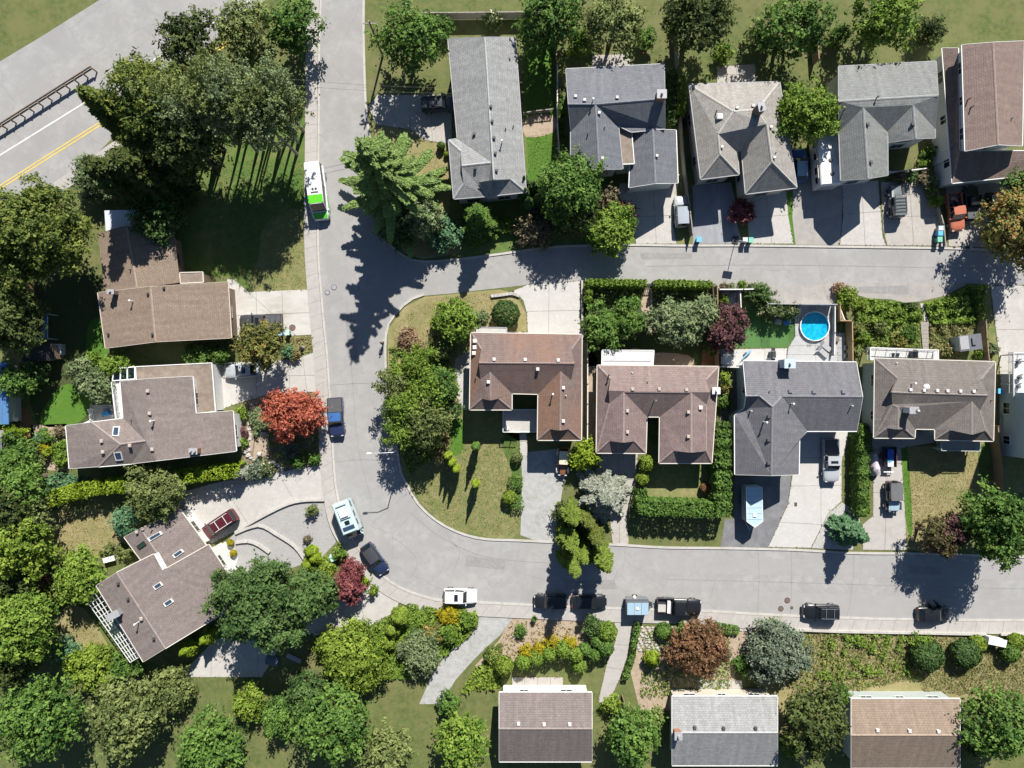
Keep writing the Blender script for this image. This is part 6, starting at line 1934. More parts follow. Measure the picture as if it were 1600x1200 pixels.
for x, y, r, hh, mt, lb, dn in ((30, 752, 36, 8, L_GREEN, 'leafy tree at the left edge beside the golden hedge', 1), (12, 790, 36, 9, L_FOREST, 'dark tree at the left edge above the dry lawn', 1.1), (42, 806, 30, 7, L_OLIVE, 'olive green tree above the dry back lawn', 1), (30, 856, 44, 10, L_YELLOWGREEN, 'yellow tipped tree left of the dry back lawn', 1),
                             (20, 905, 34, 8, L_FOREST, 'dark tree under the yellow tipped tree', 1.1), (28, 980, 56, 10, L_BRIGHT, 'large light green tree in the lower left corner', 1.15), (14, 1030, 40, 8, L_FOREST, 'dark tree at the bottom of the left edge', 1)):
    T(lb, x, y, r, hh, mt, dens=dn, leaf=0.17)
T('rust red shrub between the dark trees and the dry lawn', 58, 912, 22, 3.5, L_BROWNRED, 'shrub', leaf=0.13)
T('small rust brown shrub below the red shrub', 66, 944, 14, 2.5, L_BROWNRED, 'shrub', leaf=0.12)
T('yellow green shrub next to the rust red shrub', 80, 928, 18, 2.6, L_YELLOWGREEN, 'shrub', leaf=0.13)
T('spreading yellow green tree at the corner of the glass pergola', 124, 902, 38, 5, L_BRIGHT, leaf=0.16, hue=0.12)
T('pale leaved shrub west of the spreading tree', 100, 912, 18, 3, L_PALE, 'shrub', leaf=0.13)
T('lime shrub below the spreading tree', 132, 926, 16, 2.6, L_LIME, 'shrub', leaf=0.13)
T('bluish green shrub on the dry grass in the lower left', 98, 1018, 22, 2.6, L_BLUEGREEN, 'shrub', leaf=0.13)
T('yellow shrub along the bottom left', 118, 1032, 18, 2.4, L_LIME, 'shrub', leaf=0.13)
T('large yellow green shrub below the glass pergola', 150, 1040, 32, 3.6, L_YELLOWGREEN, 'shrub', leaf=0.15)
T('green shrub at the lower corner of the angled house', 195, 1040, 22, 2.6, L_GREEN, 'shrub', leaf=0.13)
T('low green shrub beside the dry lawn edge', 70, 880, 12, 1.6, L_GREEN, 'shrub', leaf=0.12)
for x, y, lb in ((172, 858, 'tiny green shrub above the white garden table'), (190, 858, 'brownish shrub between table and angled house'), (200, 866, 'low pale shrub under the angled house eaves')):
    T(lb, x, y, 8, 1.0, L_OLIVE, 'shrub', leaf=0.1)
# -- red tree garden
T('round coral red Japanese maple beside the sidewalk', 459, 646, 43, 5.8, L_RED, leaf=0.13, dens=1.25, ry=42, name='maple_tree', lobes=40, ls=0.33)
T('pale blue dwarf conifer at the end of the golden hedge', 376, 741, 15, 3.2, L_SILVER, 'spiky', leaf=0.12, dens=1.6)
for x, y, r, mt, lb in ((398, 735, 15, L_SILVERGREEN, 'silvery flowering shrub beside the pale dwarf conifer'), (418, 732, 12, L_WHITEFLOWER, 'white flowering shrub beside the broad driveway'), (377, 676, 9, L_PLUM, 'small purple shrub along the white wall'), (378, 690, 8, L_BRIGHT, 'small lime shrub along the white wall'),
                        (378, 645, 9, L_YELLOWGREEN, 'yellow green shrub at the corner of the garage roof'), (402, 648, 11, L_GREYGREEN, 'grey shrub in the shade of the olive tree'), (407, 663, 13, L_GREYGREEN, 'low grey conifer shrub left of the red tree'), (466, 722, 10, L_GREEN, 'green shrub in the shade under the red tree'), (452, 698, 14, L_SILVERGREEN, 'pale variegated shrub under the red tree'),
                        (490, 718, 8, L_GREEN, 'green tuft by the sidewalk below the red tree'), (450, 549, 9, L_BLUEGREEN, 'rounded blue green tuft on the dry verge'), (463, 553, 7, L_STRAW, 'straw coloured tuft on the dry verge')):
    T(lb, x, y, r, 1.2, mt, 'shrub', leaf=0.1)
cover('ground_cover', 'dry weeds on the verge between the driveways', [(440, 528), (490, 526), (494, 546), (452, 560)], L_STRAW, 40, 0.3, 0.1)
cover('ground_cover', 'mixed low plants under the red tree', [(424, 620), (496, 614), (502, 720), (440, 732), (420, 700)], L_WEEDS, 30, 0.4, 0.1)
# -- big tree by the gravel yard
T('big deep green spreading tree in front of the angled house', 410, 943, 78, 10.5, L_DEEP, leaf=0.165, dens=1.15, ry=74, lobes=70, ls=0.27, hue=0.2)
T('smaller deep green tree joined to the big spreading tree', 482, 930, 36, 6.5, L_DEEP, leaf=0.17, dens=1.2, hue=0.22)
for x, y, lb in ((486, 863, 'upper of three golden dwarf cypresses by the gravel yard'), (491, 873, 'middle of three golden dwarf cypresses by the gravel yard'), (482, 883, 'lower of three golden dwarf cypresses by the gravel yard')):
    T(lb, x, y, 10, 2.6, L_LIME, 'column', leaf=0.11, group='golden dwarf cypresses')
T('small yellow rounded shrub on the white patio, upper one', 360, 848, 5, 0.8, L_YELLOW, 'ball', leaf=0.08)
T('small yellow rounded shrub on the white patio, lower one', 364.5, 864, 5, 0.8, L_YELLOW, 'ball', leaf=0.08)
T('tiny green tuft on the white patio', 352, 870, 5, 0.5, L_GREEN, 'shrub', leaf=0.08)
T('lone green sapling in the pale gravel yard', 487.5, 797, 8, 1.5, L_OLIVE, 'shrub', leaf=0.1)
T('little dry shrub low in the gravel yard', 480, 841, 5, 0.8, L_TWIG, 'shrub', leaf=0.09)
T('upper half of the wine red maple beside the sidewalk', 552, 889, 17, 3.4, L_MAROON, leaf=0.12, dens=1.1, name='maple_tree')
T('lower half of the wine red maple beside the sidewalk', 546, 914, 23, 3.8, L_MAROON, leaf=0.12, dens=1.1, name='maple_tree')
for x, y, r, mt, lb in ((508, 900, 18, L_YELLOWGREEN, 'yellowish shrub left of the wine red maple'), (522, 912, 14, L_OLIVE, 'olive shrub touching the wine red maple'), (532, 862, 10, L_BRIGHT, 'bright shrub above the teal utility box'), (512, 882, 11, L_YELLOWGREEN, 'low yellowish shrub below the teal utility box'), (570, 906, 7, L_LIME, 'small lime shrub right of the wine red maple'), (583, 922, 7, L_YELLOWGREEN, 'pointed yellow shrub on the sidewalk corner'), (516, 948, 7, L_BRIGHT, 'little bright shrub by the curving driveway')):
    T(lb, x, y, r, 1.5, mt, 'shrub', leaf=0.11)
T('left leaning golden cypress below the angled house', 293, 1013, 13, 4.2, L_LIME, 'column', leaf=0.12)
T('right leaning golden cypress below the angled house', 324, 996, 11, 4.2, L_LIME, 'column', leaf=0.12)
# -- bank in the bend
T('large pale lime shrub at the bottom of the bend', 560, 1024, 48, 4, L_YELLOWGREEN, 'shrub', leaf=0.14, dens=1.2)
T('yellow green shrub left of the large pale lime shrub', 522, 1002, 24, 3, L_YELLOWGREEN, 'shrub', leaf=0.13)
T('golden upright cypress clump on the bank, upper part', 624, 966, 15, 3.2, L_YELLOWGREEN, 'column', leaf=0.12)
T('golden upright cypress clump on the bank, middle part', 613, 985, 11, 2.8, L_YELLOWGREEN, 'column', leaf=0.12)
T('golden upright cypress clump on the bank, lower part', 606, 1006, 10, 2.6, L_YELLOWGREEN, 'column', leaf=0.12)
T('round fluffy grey green shrub beside the curving asphalt drive', 657, 1020, 31, 3, L_GREYGREEN, 'shrub', leaf=0.11, dens=1.3, rough=0.9)
T('yellow flowering shrub in front of the white SUV', 704, 962, 18, 1.4, L_YELLOW, 'shrub', leaf=0.11)
T('golden orange shrub on the bank in the bend', 676, 990, 20, 1.6, L_AUTUMN, 'shrub', leaf=0.12)
T('bright green shrub at the driveway corner of the bank', 702, 988, 15, 2.0, L_BRIGHT, 'shrub', leaf=0.12)
T('lime shrub at the right tip of the bank', 728, 968, 17, 1.4, L_BRIGHT, 'shrub', leaf=0.12)
T('little round dark shrub on the bank', 646, 986, 6, 0.9, L_DEEP, 'ball', leaf=0.09)
cover('ground_cover', 'low green juniper ground cover on the bend bank', [(585, 972), (620, 955), (640, 942), (690, 950), (745, 958), (745, 975), (728, 998), (700, 1020), (640, 1060), (520, 1060), (505, 990), (550, 985)], L_BRIGHT, 85, 0.7, 0.13)
# -- bottom row of round shrubs
RS = 'round cypresses above the lower path'
for i, (x, y, r, mt, hh) in enumerate([(788, 1040, 14, L_YELLOWGREEN, 2.6), (817, 1034, 12, L_BRIGHT, 2.6), (838, 1028, 11.5, L_BRIGHT, 2.6), (858, 1021, 11, L_BRIGHT, 2.6), (880, 1015, 12.5, L_BRIGHT, 2.8), (900, 1022, 11, L_BRIGHT, 2.6), (914, 1014, 9, L_GREEN, 2.4), (928, 1022, 10, L_GREEN, 2.4), (946, 1011, 13, L_GREEN, 2.6), (932, 1002, 9, L_GREEN, 2.2), (905, 1040, 11, L_BRIGHT, 2.4)]):
    T(['yellowish round cypress at the left end of the bottom row', 'second round cypress from the left in the bottom row', 'third round cypress from the left in the bottom row', 'fourth round cypress from the left in the bottom row', 'tallest pale round cypress in the bottom row', 'round cypress right of the tallest pale one', 'small round cypress in the dense right part of the row', 'dense round cypress nearest the tan path but one', 'big round cypress beside the tan path', 'small round cypress below the dark green shrub', 'lowest round cypress at the right end'][i], x, y, r, hh, mt, 'ball', leaf=0.12, group=RS, name='round_cypress')
for i, (x, y) in enumerate([(823, 1017), (843, 1010), (864, 1002), (890, 1003)]):
    T('golden shrub tucked behind the round row, %s' % ['leftmost', 'second from left', 'third from left', 'rightmost'][i], x, y, 9, 1.8, L_YELLOW, 'shrub', leaf=0.11, group='golden shrubs behind the round row')
T('big round green shrub at the corner of the tan path', 949, 987, 15, 2.6, L_BRIGHT, 'ball', leaf=0.12)
T('dark irregular shrub beside the corner round shrub', 926, 976, 14, 1.8, L_DEEP, 'shrub', leaf=0.12)
T('small green tuft on the sandy bank', 813, 986, 8, 1.0, L_GREEN, 'shrub', leaf=0.1)
T('spiky green plant by the rear of the left black car', 835, 966, 6, 1.2, L_GREEN, 'blades')
T('tawny bush at the edge of the curving asphalt drive', 770, 1020, 14, 1.4, L_WEEDS, 'shrub', leaf=0.11)
cover('ground_cover', 'dry weeds on the sandy bank', [(800, 970), (840, 968), (960, 975), (940, 1000), (800, 1030), (760, 1035)], L_STRAW, 10, 0.3, 0.1)
cover('ground_cover', 'yellow shrubs and weeds along the asphalt drive', [(742, 1045), (775, 1020), (800, 1040), (780, 1075), (720, 1080)], L_YELLOWGREEN, 60, 0.9)
hedge('narrow clipped hedge beside the tan path', [(996, 976), (993, 1000), (988, 1030), (978, 1060)], 0.7, 1.1, L_GREEN, 0.9)
# -- lower right slope
T('dome shaped green shrub on the rockery', 1037, 986, 13, 1.4, L_GREEN, 'ball', leaf=0.1)
T('green shrub right of the dome shaped shrub', 1066, 984, 12, 1.4, L_GREEN, 'shrub', leaf=0.11)
T('yellow pointed cypress left of the rust brown tree', 1019, 1030, 11, 2.6, L_LIME, 'column', leaf=0.11)
T('rust brown tree with fading leaves above the lower edge', 1090, 1012, 42, 4.4, L_BROWNRED, leaf=0.13, dens=1.1)
T('orange flecked shrub on the right of the rust brown tree', 1112, 1008, 18, 2.4, L_BROWNRED, 'shrub', leaf=0.12, hue=0.2)
T('silvery green domed conifer below the sidewalk', 1212, 1018, 50, 4.6, L_SILVERGREEN, 'shrub', leaf=0.14, dens=1.3, lobes=55, ls=0.26)
T('golden shrub at the top of the silvery domed conifer', 1205, 977, 11, 1.2, L_LIME, 'shrub', leaf=0.1)
T('small grey shrub between rust brown tree and silvery conifer', 1136, 1021, 7, 1.0, L_SILVERGREEN, 'ball', leaf=0.09)
hedge('low flat green juniper beside the rockery', [(1110, 980), (1150, 986)], 1.2, 0.6, L_GREEN, 1.0)
T('green shrub at the bottom edge left of the silvery conifer', 1158, 1040, 12, 1.6, L_GREEN, 'shrub', leaf=0.11)
T('rounded dark green shrub below the open door car', 1449, 1024, 24, 2.6, L_DEEP, 'ball', leaf=0.13, dens=1.2)
T('bright flop of leaves on top of the dark rounded shrub', 1440, 1003, 12, 2.0, L_BRIGHT, 'shrub', leaf=0.12)
T('rounded dark green shrub near the white mailbox', 1509, 1021, 22, 2.4, L_DEEP, 'ball', leaf=0.13, dens=1.2)
T('yellow green clipped shrub left of the white mailbox', 1527, 1006, 13, 1.8, L_YELLOWGREEN, 'ball', leaf=0.11)
T('dark shrub under the white mailbox', 1578, 1020, 14, 2.0, L_GREEN, 'ball', leaf=0.11)
T('yellow green shrub at the right edge of the mailbox bank', 1588, 1004, 14, 1.8, L_YELLOWGREEN, 'ball', leaf=0.11)
cover('ground_cover', 'tall weeds on the bank below the sidewalk', [(1222, 986), (1430, 992), (1438, 1060), (1250, 1090), (1225, 1050)], L_WEEDS, 20, 0.6, 0.11, lump=2.2, thresh=0.45)
cover('ground_cover', 'straw coloured weeds mixed into the bank below the sidewalk', [(1222, 986), (1430, 992), (1438, 1060), (1250, 1090), (1225, 1050)], L_GRASS, 70, 0.3, 0.05, lump=1.4, blade=True)
cover('ground_cover', 'bright creeping plants on the bank below the sidewalk', [(1290, 988), (1420, 992), (1425, 1050), (1270, 1060)], L_BRIGHT, 60, 0.8, 0.11, lump=2.0, thresh=0.62)
cover('ground_cover', 'dry grass on the mailbox bank', [(1430, 992), (1536, 994), (1600, 1020), (1600, 1090), (1440, 1080)], L_GRASS, 80, 0.3, 0.05, blade=True)
cover('ground_cover', 'mixed plants on the rockery slope', [(1005, 985), (1140, 984), (1140, 1080), (1000, 1090)], L_WEEDS, 26, 0.5, 0.11)
# -- cedar corner
root = T('great green cedar with drooping star shaped branches', 628, 312, 66, 21, L_CEDAR, 'spiky', True, dens=2.6, leaf=0.14, name='cedar_tree', lean=(-1.0, 0.5), star=1.5, prof=0.85)
for lb, x, y, r, hh, mt, kd, dn in (('grey green bushy tree below the cedar', 652, 338, 34, 5.5, L_GREYGREEN, 'broad', 1.1), ('round blue green needle shrub near the cedar', 697, 367, 24, 2.8, L_BLUEGREEN, 'shrub', 1.2), ('dark underwood tree in the cedar shade', 625, 362, 26, 4.5, L_DEEP, 'broad', 1.0),
                               ('broad green conifer in front of the light grey house', 748, 343, 36, 9, L_GREEN, 'spiky', 1.7), ('large rounded green tree beside the blue grey house', 892, 292, 48, 8.5, L_GREEN, 'broad', 1.2), ('dark lower crown under the large rounded green tree', 900, 330, 38, 5, L_FOREST, 'broad', 1.1),
                               ('twiggy brown shrub below the shaded junipers', 836, 360, 28, 2.8, L_TWIG, 'shrub', 0.8), ('bright yellow green dense tree beside the upper street', 955, 358, 37, 4.6, L_BRIGHT, 'broad', 1.25), ('twiggy grey tree above the bright yellow green tree', 946, 312, 22, 4, L_TWIG, 'broad', 0.55),
                               ('reddish twiggy shrub by the pale driveway', 979, 330, 14, 2.4, L_MAROON, 'shrub', 0.8)):
    T(lb, x, y, r, hh, mt, kd, dens=dn, leaf=0.15)
JN = 'dark upright junipers'
for i, (x, y) in enumerate([(818, 286), (820, 304), (834, 294), (850, 286), (853, 302), (842, 312), (826, 318)]):
    T(['dark juniper at the upper left of the cluster', 'dark juniper at the left of the cluster', 'dark juniper in the middle of the cluster', 'dark juniper at the upper right of the cluster', 'dark juniper at the right of the cluster', 'dark juniper at the lower right of the cluster', 'dark juniper lowest in the cluster'][i], x, y, 10, 5.2, L_DEEP, 'column', group=JN, leaf=0.13, name='juniper')
T('tiny clipped ball shrub by the light grey house wing', 689, 228, 6, 1.2, L_GREEN, 'ball', leaf=0.09)
T('small yellow shrub against the light grey house wall', 698, 241, 4, 0.8, L_LIME, 'ball', leaf=0.08)
T('bright weeds between conifer and junipers', 790, 352, 14, 1.0, L_BRIGHT, 'shrub', leaf=0.11)
hedge('upright green hedge between the blue grey and tan grey houses', [(1065, 120), (1065, 176)], 1.1, 2.4, L_BRIGHT, 1.0)
hedge('dark hedge behind the upright green hedge', [(1052, 110), (1052, 190)], 1.0, 2.2, L_DEEP, 1.0)
cover('ground_cover', 'ivy along the white fence of the blue grey house', [(871, 150), (880, 150), (882, 215), (874, 215)], L_GREEN, 60, 0.6)
T('small burgundy maple between two driveways', 1161, 331, 18, 2.3, L_MAROON, leaf=0.11, dens=1.2, name='maple_tree')
T('leafy yellow green street tree over the white trailer', 1258, 178, 54, 8, L_BRIGHT, leaf=0.17, ry=38, dens=1.1, lobes=34, rough=0.65, ls=0.36)
T('olive tree with orange tints at the right edge', 1592, 352, 50, 8.5, L_AUTUMN, leaf=0.17, dens=1.0, ry=62)
T('green tree above the olive tree at the right edge', 1598, 294, 30, 7, L_GREEN, leaf=0.16)
T('yucca clump at the end of the greenish fence', 1460, 315, 15, 1.3, L_YELLOWGREEN, 'blades')
for x, y, r, mt, lb in ((1455, 283, 11, L_GREYGREEN, 'dry pampas shrub along the courtyard'), (1456, 300, 9, L_OLIVE, 'olive shrub above the yucca clump'), (1452, 238, 10, L_GREEN, 'green shrub at the corner of the twin gabled house'), (1442, 258, 7, L_BRIGHT, 'bright shrub inside the courtyard corner'), (1440, 280, 9, L_TWIG, 'brown shrub below the courtyard fence'), (1405, 278, 9, L_TWIG, 'dark shrub below the courtyard fence by the jeep'), (1421, 277, 8, L_DEEP, 'dark shrub in the middle below the courtyard fence')):
    T(lb, x, y, r, 1.4, mt, 'shrub', leaf=0.11)
# -- corner garden
for lb, x, y, r, hh in (('top crown of the feathery green trees on the street corner', 650, 574, 34, 6), ('left crown of the feathery green trees on the street corner', 616, 604, 30, 6.5), ('right crown of the feathery green trees on the street corner', 668, 612, 32, 6.5), ('middle crown of the feathery green trees on the street corner', 634, 640, 36, 7.5), ('lower crown of the feathery green trees on the street corner', 664, 660, 40, 7.5), ('lowest crown of the feathery green trees on the street corner', 630, 676, 28, 7)):
    T(lb, x, y, r, hh, L_OLIVE if y in (604, 660) else L_BRIGHT, leaf=0.12, dens=0.6, rough=1.0, hue=0.05, ls=0.3, group='feathery trees on the street corner')
T('slim green tree right of the bamboo like crown', 690, 606, 26, 5.5, L_GREEN, leaf=0.15, rough=0.8)
T('little dark green tree beside the pale patio', 707, 638, 14, 3.5, L_DEEP, leaf=0.13)
T('vivid green bushy tree beside the corner lawn', 712, 500, 31, 5.2, L_BRIGHT, leaf=0.15, dens=1.1, hue=-0.05)
T('grey green shrub below the vivid bushy tree', 690, 540, 20, 2.8, L_OLIVE, 'shrub', leaf=0.12)
T('yellowish shrub at the left of the vivid bushy tree', 684, 506, 10, 2.0, L_LIME, 'shrub', leaf=0.11)
T('clipped dark shrub with pale tips beside the white driveway', 790, 491, 21, 2.8, L_DEEP, 'ball', leaf=0.12)
for i, (x, y) in enumerate([(785, 490), (791, 496), (797, 497), (784, 497), (801, 492)]):
    T('pale tipped tuft on the clipped dark shrub, %s' % ['upper left', 'centre', 'lower right', 'lower left', 'right'][i], x, y, 4, 3.0, L_PALE, 'shrub', leaf=0.09, group='pale tufts on the dark shrub')
T('grey tufted shrub at the path corner', 752, 496, 11, 1.3, L_GREYGREEN, 'shrub', leaf=0.11)
for lb, x, y, r in (('upper heap of dead brown branches on the corner grass', 640, 524, 12), ('middle heap of dead brown branches on the corner grass', 632, 534, 10), ('right heap of dead brown branches on the corner grass', 650, 538, 13)):
    T(lb, x, y, r, 1.0, L_DEAD, 'shrub', leaf=0.12, cat='brush pile', name='brush_pile', group='heaps of dead branches')
cover('ground_cover', 'tall green and straw weeds under the corner trees', [(608, 540), (640, 545), (700, 560), (716, 600), (700, 700), (640, 740), (624, 700), (612, 640)], L_WEEDS, 55, 0.6, 0.12)
T('cabbage palm with yellow flowers west of the front lawn', 694, 688, 15, 2.6, L_STRAW, 'blades', trunkm=BARK_PALE)
T('cabbage palm below the flowering one', 688, 712, 12, 2.4, L_STRAW, 'blades')
for x, y, lb in ((700, 712, 'first golden pencil cypress of the lawn trio'), (706, 723, 'middle golden pencil cypress of the lawn trio'), (713, 733, 'last golden pencil cypress of the lawn trio'), (743, 756, 'lone golden pencil cypress on the dry lawn')):
    T(lb, x, y, 5.6, 5.0, L_LIME, 'column', leaf=0.1, group='golden pencil cypresses', name='pencil_cypress')
T('tall slim green cypress in front of the rust roofed house', 743.5, 698, 6, 5.5, L_GREEN, 'column', leaf=0.11, name='pencil_cypress')
T('clipped brown green ball beside the front path', 808, 715, 8.5, 1.4, L_OLIVE, 'ball', leaf=0.09)
T('rounded yellow green shrub beside the paver driveway', 796, 777, 11, 1.7, L_YELLOWGREEN, 'ball', leaf=0.11)
hedge('square clipped green block above the yellow green shrub', [(800, 755), (811, 755)], 1.5, 1.2, L_GREEN, 2.0, leaf=0.08, lumpy=0.03)
hedge('square clipped green block below the yellow green shrub', [(803, 788), (811, 787)], 1.7, 1.2, L_GREEN, 2.0, leaf=0.08, lumpy=0.03)
T('bright pompom pruned tree between two driveways', 913, 710, 21, 3.2, L_LIME, leaf=0.12, dens=1.4, lobes=24)
T('yellow green round shrub at the corner of the pink brown house', 1010, 724, 12, 2.2, L_YELLOWGREEN, 'ball', leaf=0.11)
T('small yellowish shrub above the boxed hedge', 1003, 748, 10, 1.6, L_YELLOWGREEN, 'ball', leaf=0.11)
T('silver blue spruce beside the tan driveway', 944, 774, 50, 6.2, L_SILVER, 'spiky', dens=2.4, leaf=0.16, name='spruce_tree')
CY = 'tall ragged cypresses between the driveways'
for i, (x, y, r, hh) in enumerate([(893, 806, 20, 9), (889, 843, 20, 11), (894, 877, 21, 12), (941, 872, 21, 11), (929, 836, 19, 9), (916, 812, 16, 8), (908, 862, 16, 10)]):
    r += 2
    T(['northernmost tall ragged cypress of the driveway clump', 'tall ragged cypress on the left of the driveway clump', 'tallest ragged cypress leaning over the street', 'ragged cypress on the right of the driveway clump', 'shaded cypress in the middle of the driveway clump', 'shaded cypress behind the silver spruce', 'ragged cypress filling the middle of the clump'][i], x, y, r, hh, L_GOLDCYP if i not in (4, 5) else L_CYPRESS, 'spiky', dens=3.4, leaf=0.12, star=1.3, group=CY, name='cypress_tree')
T('dark shrub at the foot of the driveway cypresses', 880, 800, 14, 3, L_FOREST, 'shrub', leaf=0.13)
hedge('tall clipped cypress hedge between pink brown and slate houses', [(1131, 668), (1131, 800)], 2.0, 3.5, L_GREEN, 1.3, dens=1.25, leaf=0.13)
hedge('long clipped hedge along the bottom of the small front lawn', [(1006, 794), (1118, 798)], 1.9, 3.3, L_GREEN, 1.1, dens=1.2)
hedge('short clipped hedge arm on the left of the small front lawn', [(1004, 772), (1004, 790)], 1.5, 3.2, L_GREEN, 1.1, dens=1.2)
T('bright shrub leaning over the tall clipped hedge', 1120, 705, 8, 3.6, L_BRIGHT, 'shrub', leaf=0.11)
T('tan fading shrub on the small front lawn', 1102, 762, 8, 1.3, L_BROWNRED, 'ball', leaf=0.1)
T('yellow green shrub beside the white chimney wall', 1132, 590, 9, 1.8, L_YELLOWGREEN, 'shrub', leaf=0.1)
T('red tinged shrub in the grey side yard', 1134, 608, 8, 1.4, L_AUTUMN, 'shrub', leaf=0.1)
T('green shrub at the lower end of the grey side yard', 1131, 628, 10, 1.6, L_GREEN, 'shrub', leaf=0.1)
hedge('clipped hedge between the white driveway and the taupe driveway', [(1350.5, 668), (1350.5, 802)], 1.4, 2.4, L_GREEN, 1.6, dens=1.25, leaf=0.12)
T('bluish young spruce on the river stones', 1331, 832, 28, 7, L_BLUEGREEN, 'spiky', dens=2.0, leaf=0.15, name='spruce_tree')
T('purple and green tree beside the dry front lawn', 1462, 836, 28, 6.5, L_PLUMGREEN, leaf=0.13, dens=1.0)
T('purple crown next to the big right hand tree', 1485, 826, 22, 6.8, L_PLUM, leaf=0.13, dens=1.1, hue=0.15)
T('big dense green tree over the lower street at the right edge', 1560, 821, 57, 11, L_GREEN, leaf=0.18, dens=1.25, ry=54, lobes=50, ls=0.28, hue=-0.08)
# -- back garden of the pink brown house
hedge('clipped row of little cypresses by the upper street, left part', [(921, 441), (1008, 442)], 0.85, 2.4, L_BRIGHT, 0.62, lumpy=0.3, dens=1.3)
hedge('clipped row of little cypresses by the upper street, right part', [(1027, 442), (1110, 444)], 0.85, 2.4, L_BRIGHT, 0.62, lumpy=0.3, dens=1.3)
for i, (x, y) in enumerate([(919, 448), (920, 457), (918, 468)]):
    T('round clipped cypress at the corner of the hedge, %s' % ['topmost', 'middle', 'lowest'][i], x, y, 7, 2.2, L_BRIGHT, 'ball', leaf=0.1, group='corner cypress balls', name='round_cypress')
T('leafy fruit tree beside the white concrete driveway', 939, 510, 28, 4.2, L_GREEN, leaf=0.14, ry=34, hue=0.15, dens=0.95)
T('upright green tree in the middle of the back garden', 983, 494, 18, 4.2, L_GREEN, leaf=0.13, ry=32)
T('pale green small tree by the lattice gate', 1007, 504, 13, 3, L_GREYGREEN, leaf=0.12)
T('wide grey green tree in the back garden', 1060, 502, 38, 5, L_GREYGREEN, leaf=0.14, ry=34, dens=1.05)
T('grey green tree left of the plum tree', 1099, 491, 21, 4.4, L_GREYGREEN, leaf=0.13, ry=28, hue=-0.05)
T('plum purple tree at the edge of the artificial lawn', 1137, 513, 27, 4.4, L_PLUM, leaf=0.13, ry=35, dens=1.2)
T('lime bush below the fruit tree', 948, 526, 10, 2, L_BRIGHT, 'shrub', leaf=0.11)
T('small green shrub along the tan fence', 1112, 545, 10, 1.4, L_GREEN, 'shrub', leaf=0.11)
T('bright fern in the grey paved corner', 1131, 468, 6, 1.0, L_BRIGHT, 'shrub', leaf=0.09)
T('dark broad shrub by the corner of the apron', 1187, 462, 17, 2.8, L_DEEP, 'shrub', leaf=0.13, hue=0.15)
T('hydrangea with cream white flowers beside the turf', 1204, 487, 16, 2.5, L_WHITEFLOWER, 'shrub', leaf=0.12)
T('hydrangea with tan cream flowers beside the pool', 1232, 486, 12.5, 2.5, L_WHITEFLOWER, 'shrub', leaf=0.11)
for i, (x, y, mt) in enumerate([(1131, 447, L_TWIG), (1145, 448, L_GREYGREEN), (1161, 446, L_BRIGHT), (1176, 448, L_GREYGREEN)]):
    T('scrubby plant on the gravelly shoulder, %s' % ['brown one', 'grey one next to the brown', 'greenest one', 'grey one at the right end'][i], x, y, 6, 0.8, mt, 'shrub', leaf=0.09)
# -- overgrown garden north of the brown grey house
T('yellow topped bush at the corner of the tan fence', 1325, 468, 17, 1.9, L_YELLOWGREEN, 'shrub', leaf=0.12)
T('orange brown dry bush on the apron edge', 1312, 452, 10, 1.0, L_DEAD, 'shrub', leaf=0.1)
hedge('small dark clipped hedge above the garden steps', [(1417, 477), (1433, 477)], 0.75, 0.9, L_DEEP, 2.5, leaf=0.08, lumpy=0.03)
cover('ground_cover', 'dense green shrubs along the apron, left half', [(1335, 465), (1393, 471), (1414, 476), (1436, 484), (1436, 506), (1336, 504)], L_BRIGHT, 110, 1.3, 0.12)
cover('ground_cover', 'dense green shrubs along the apron, right half', [(1441, 474), (1477, 465), (1512, 446), (1538, 446), (1536, 470), (1528, 505), (1454, 506)], L_BRIGHT, 110, 1.3, 0.13)
cover('ground_cover', 'rough vegetable garden above the white deck', [(1336, 506), (1436, 506), (1438, 548), (1334, 546)], L_WEEDS, 55, 0.8, 0.12)
cover('ground_cover', 'long grass between the steps and the grey shed', [(1452, 506), (1528, 506), (1500, 525), (1500, 562), (1466, 562), (1452, 545)], L_GRASS, 70, 0.6, 0.12)
for x, y, r, mt, lb in ((1405, 535, 9, L_AUTUMN, 'orange yellow dahlia clump above the white deck'), (1420, 520, 11, L_GREEN, 'leafy vegetable clump left of the steps'), (1372, 512, 10, L_OLIVE, 'olive shrub with a pale sheet beside it'), (1350, 528, 9, L_BRIGHT, 'bright clump by the tan fence'), (1340, 512, 8, L_PALE, 'pale flowering clump by the tan fence'), (1530, 553, 6, L_BRIGHT, 'yellow flowers below the grey shed'), (1550, 546, 7, L_GREYGREEN, 'scrubby plant by the concrete yard'), (1338, 550, 6, L_OLIVE, 'potted plant by the white deck corner'), (1478, 550, 10, L_GRASS, 'grassy clump right of the white deck'), (1500, 475, 12, L_GREEN, 'green shrub in the right half of the apron garden')):
    T(lb, x, y, r, 1.2, mt, 'shrub', leaf=0.11, cat='plant')
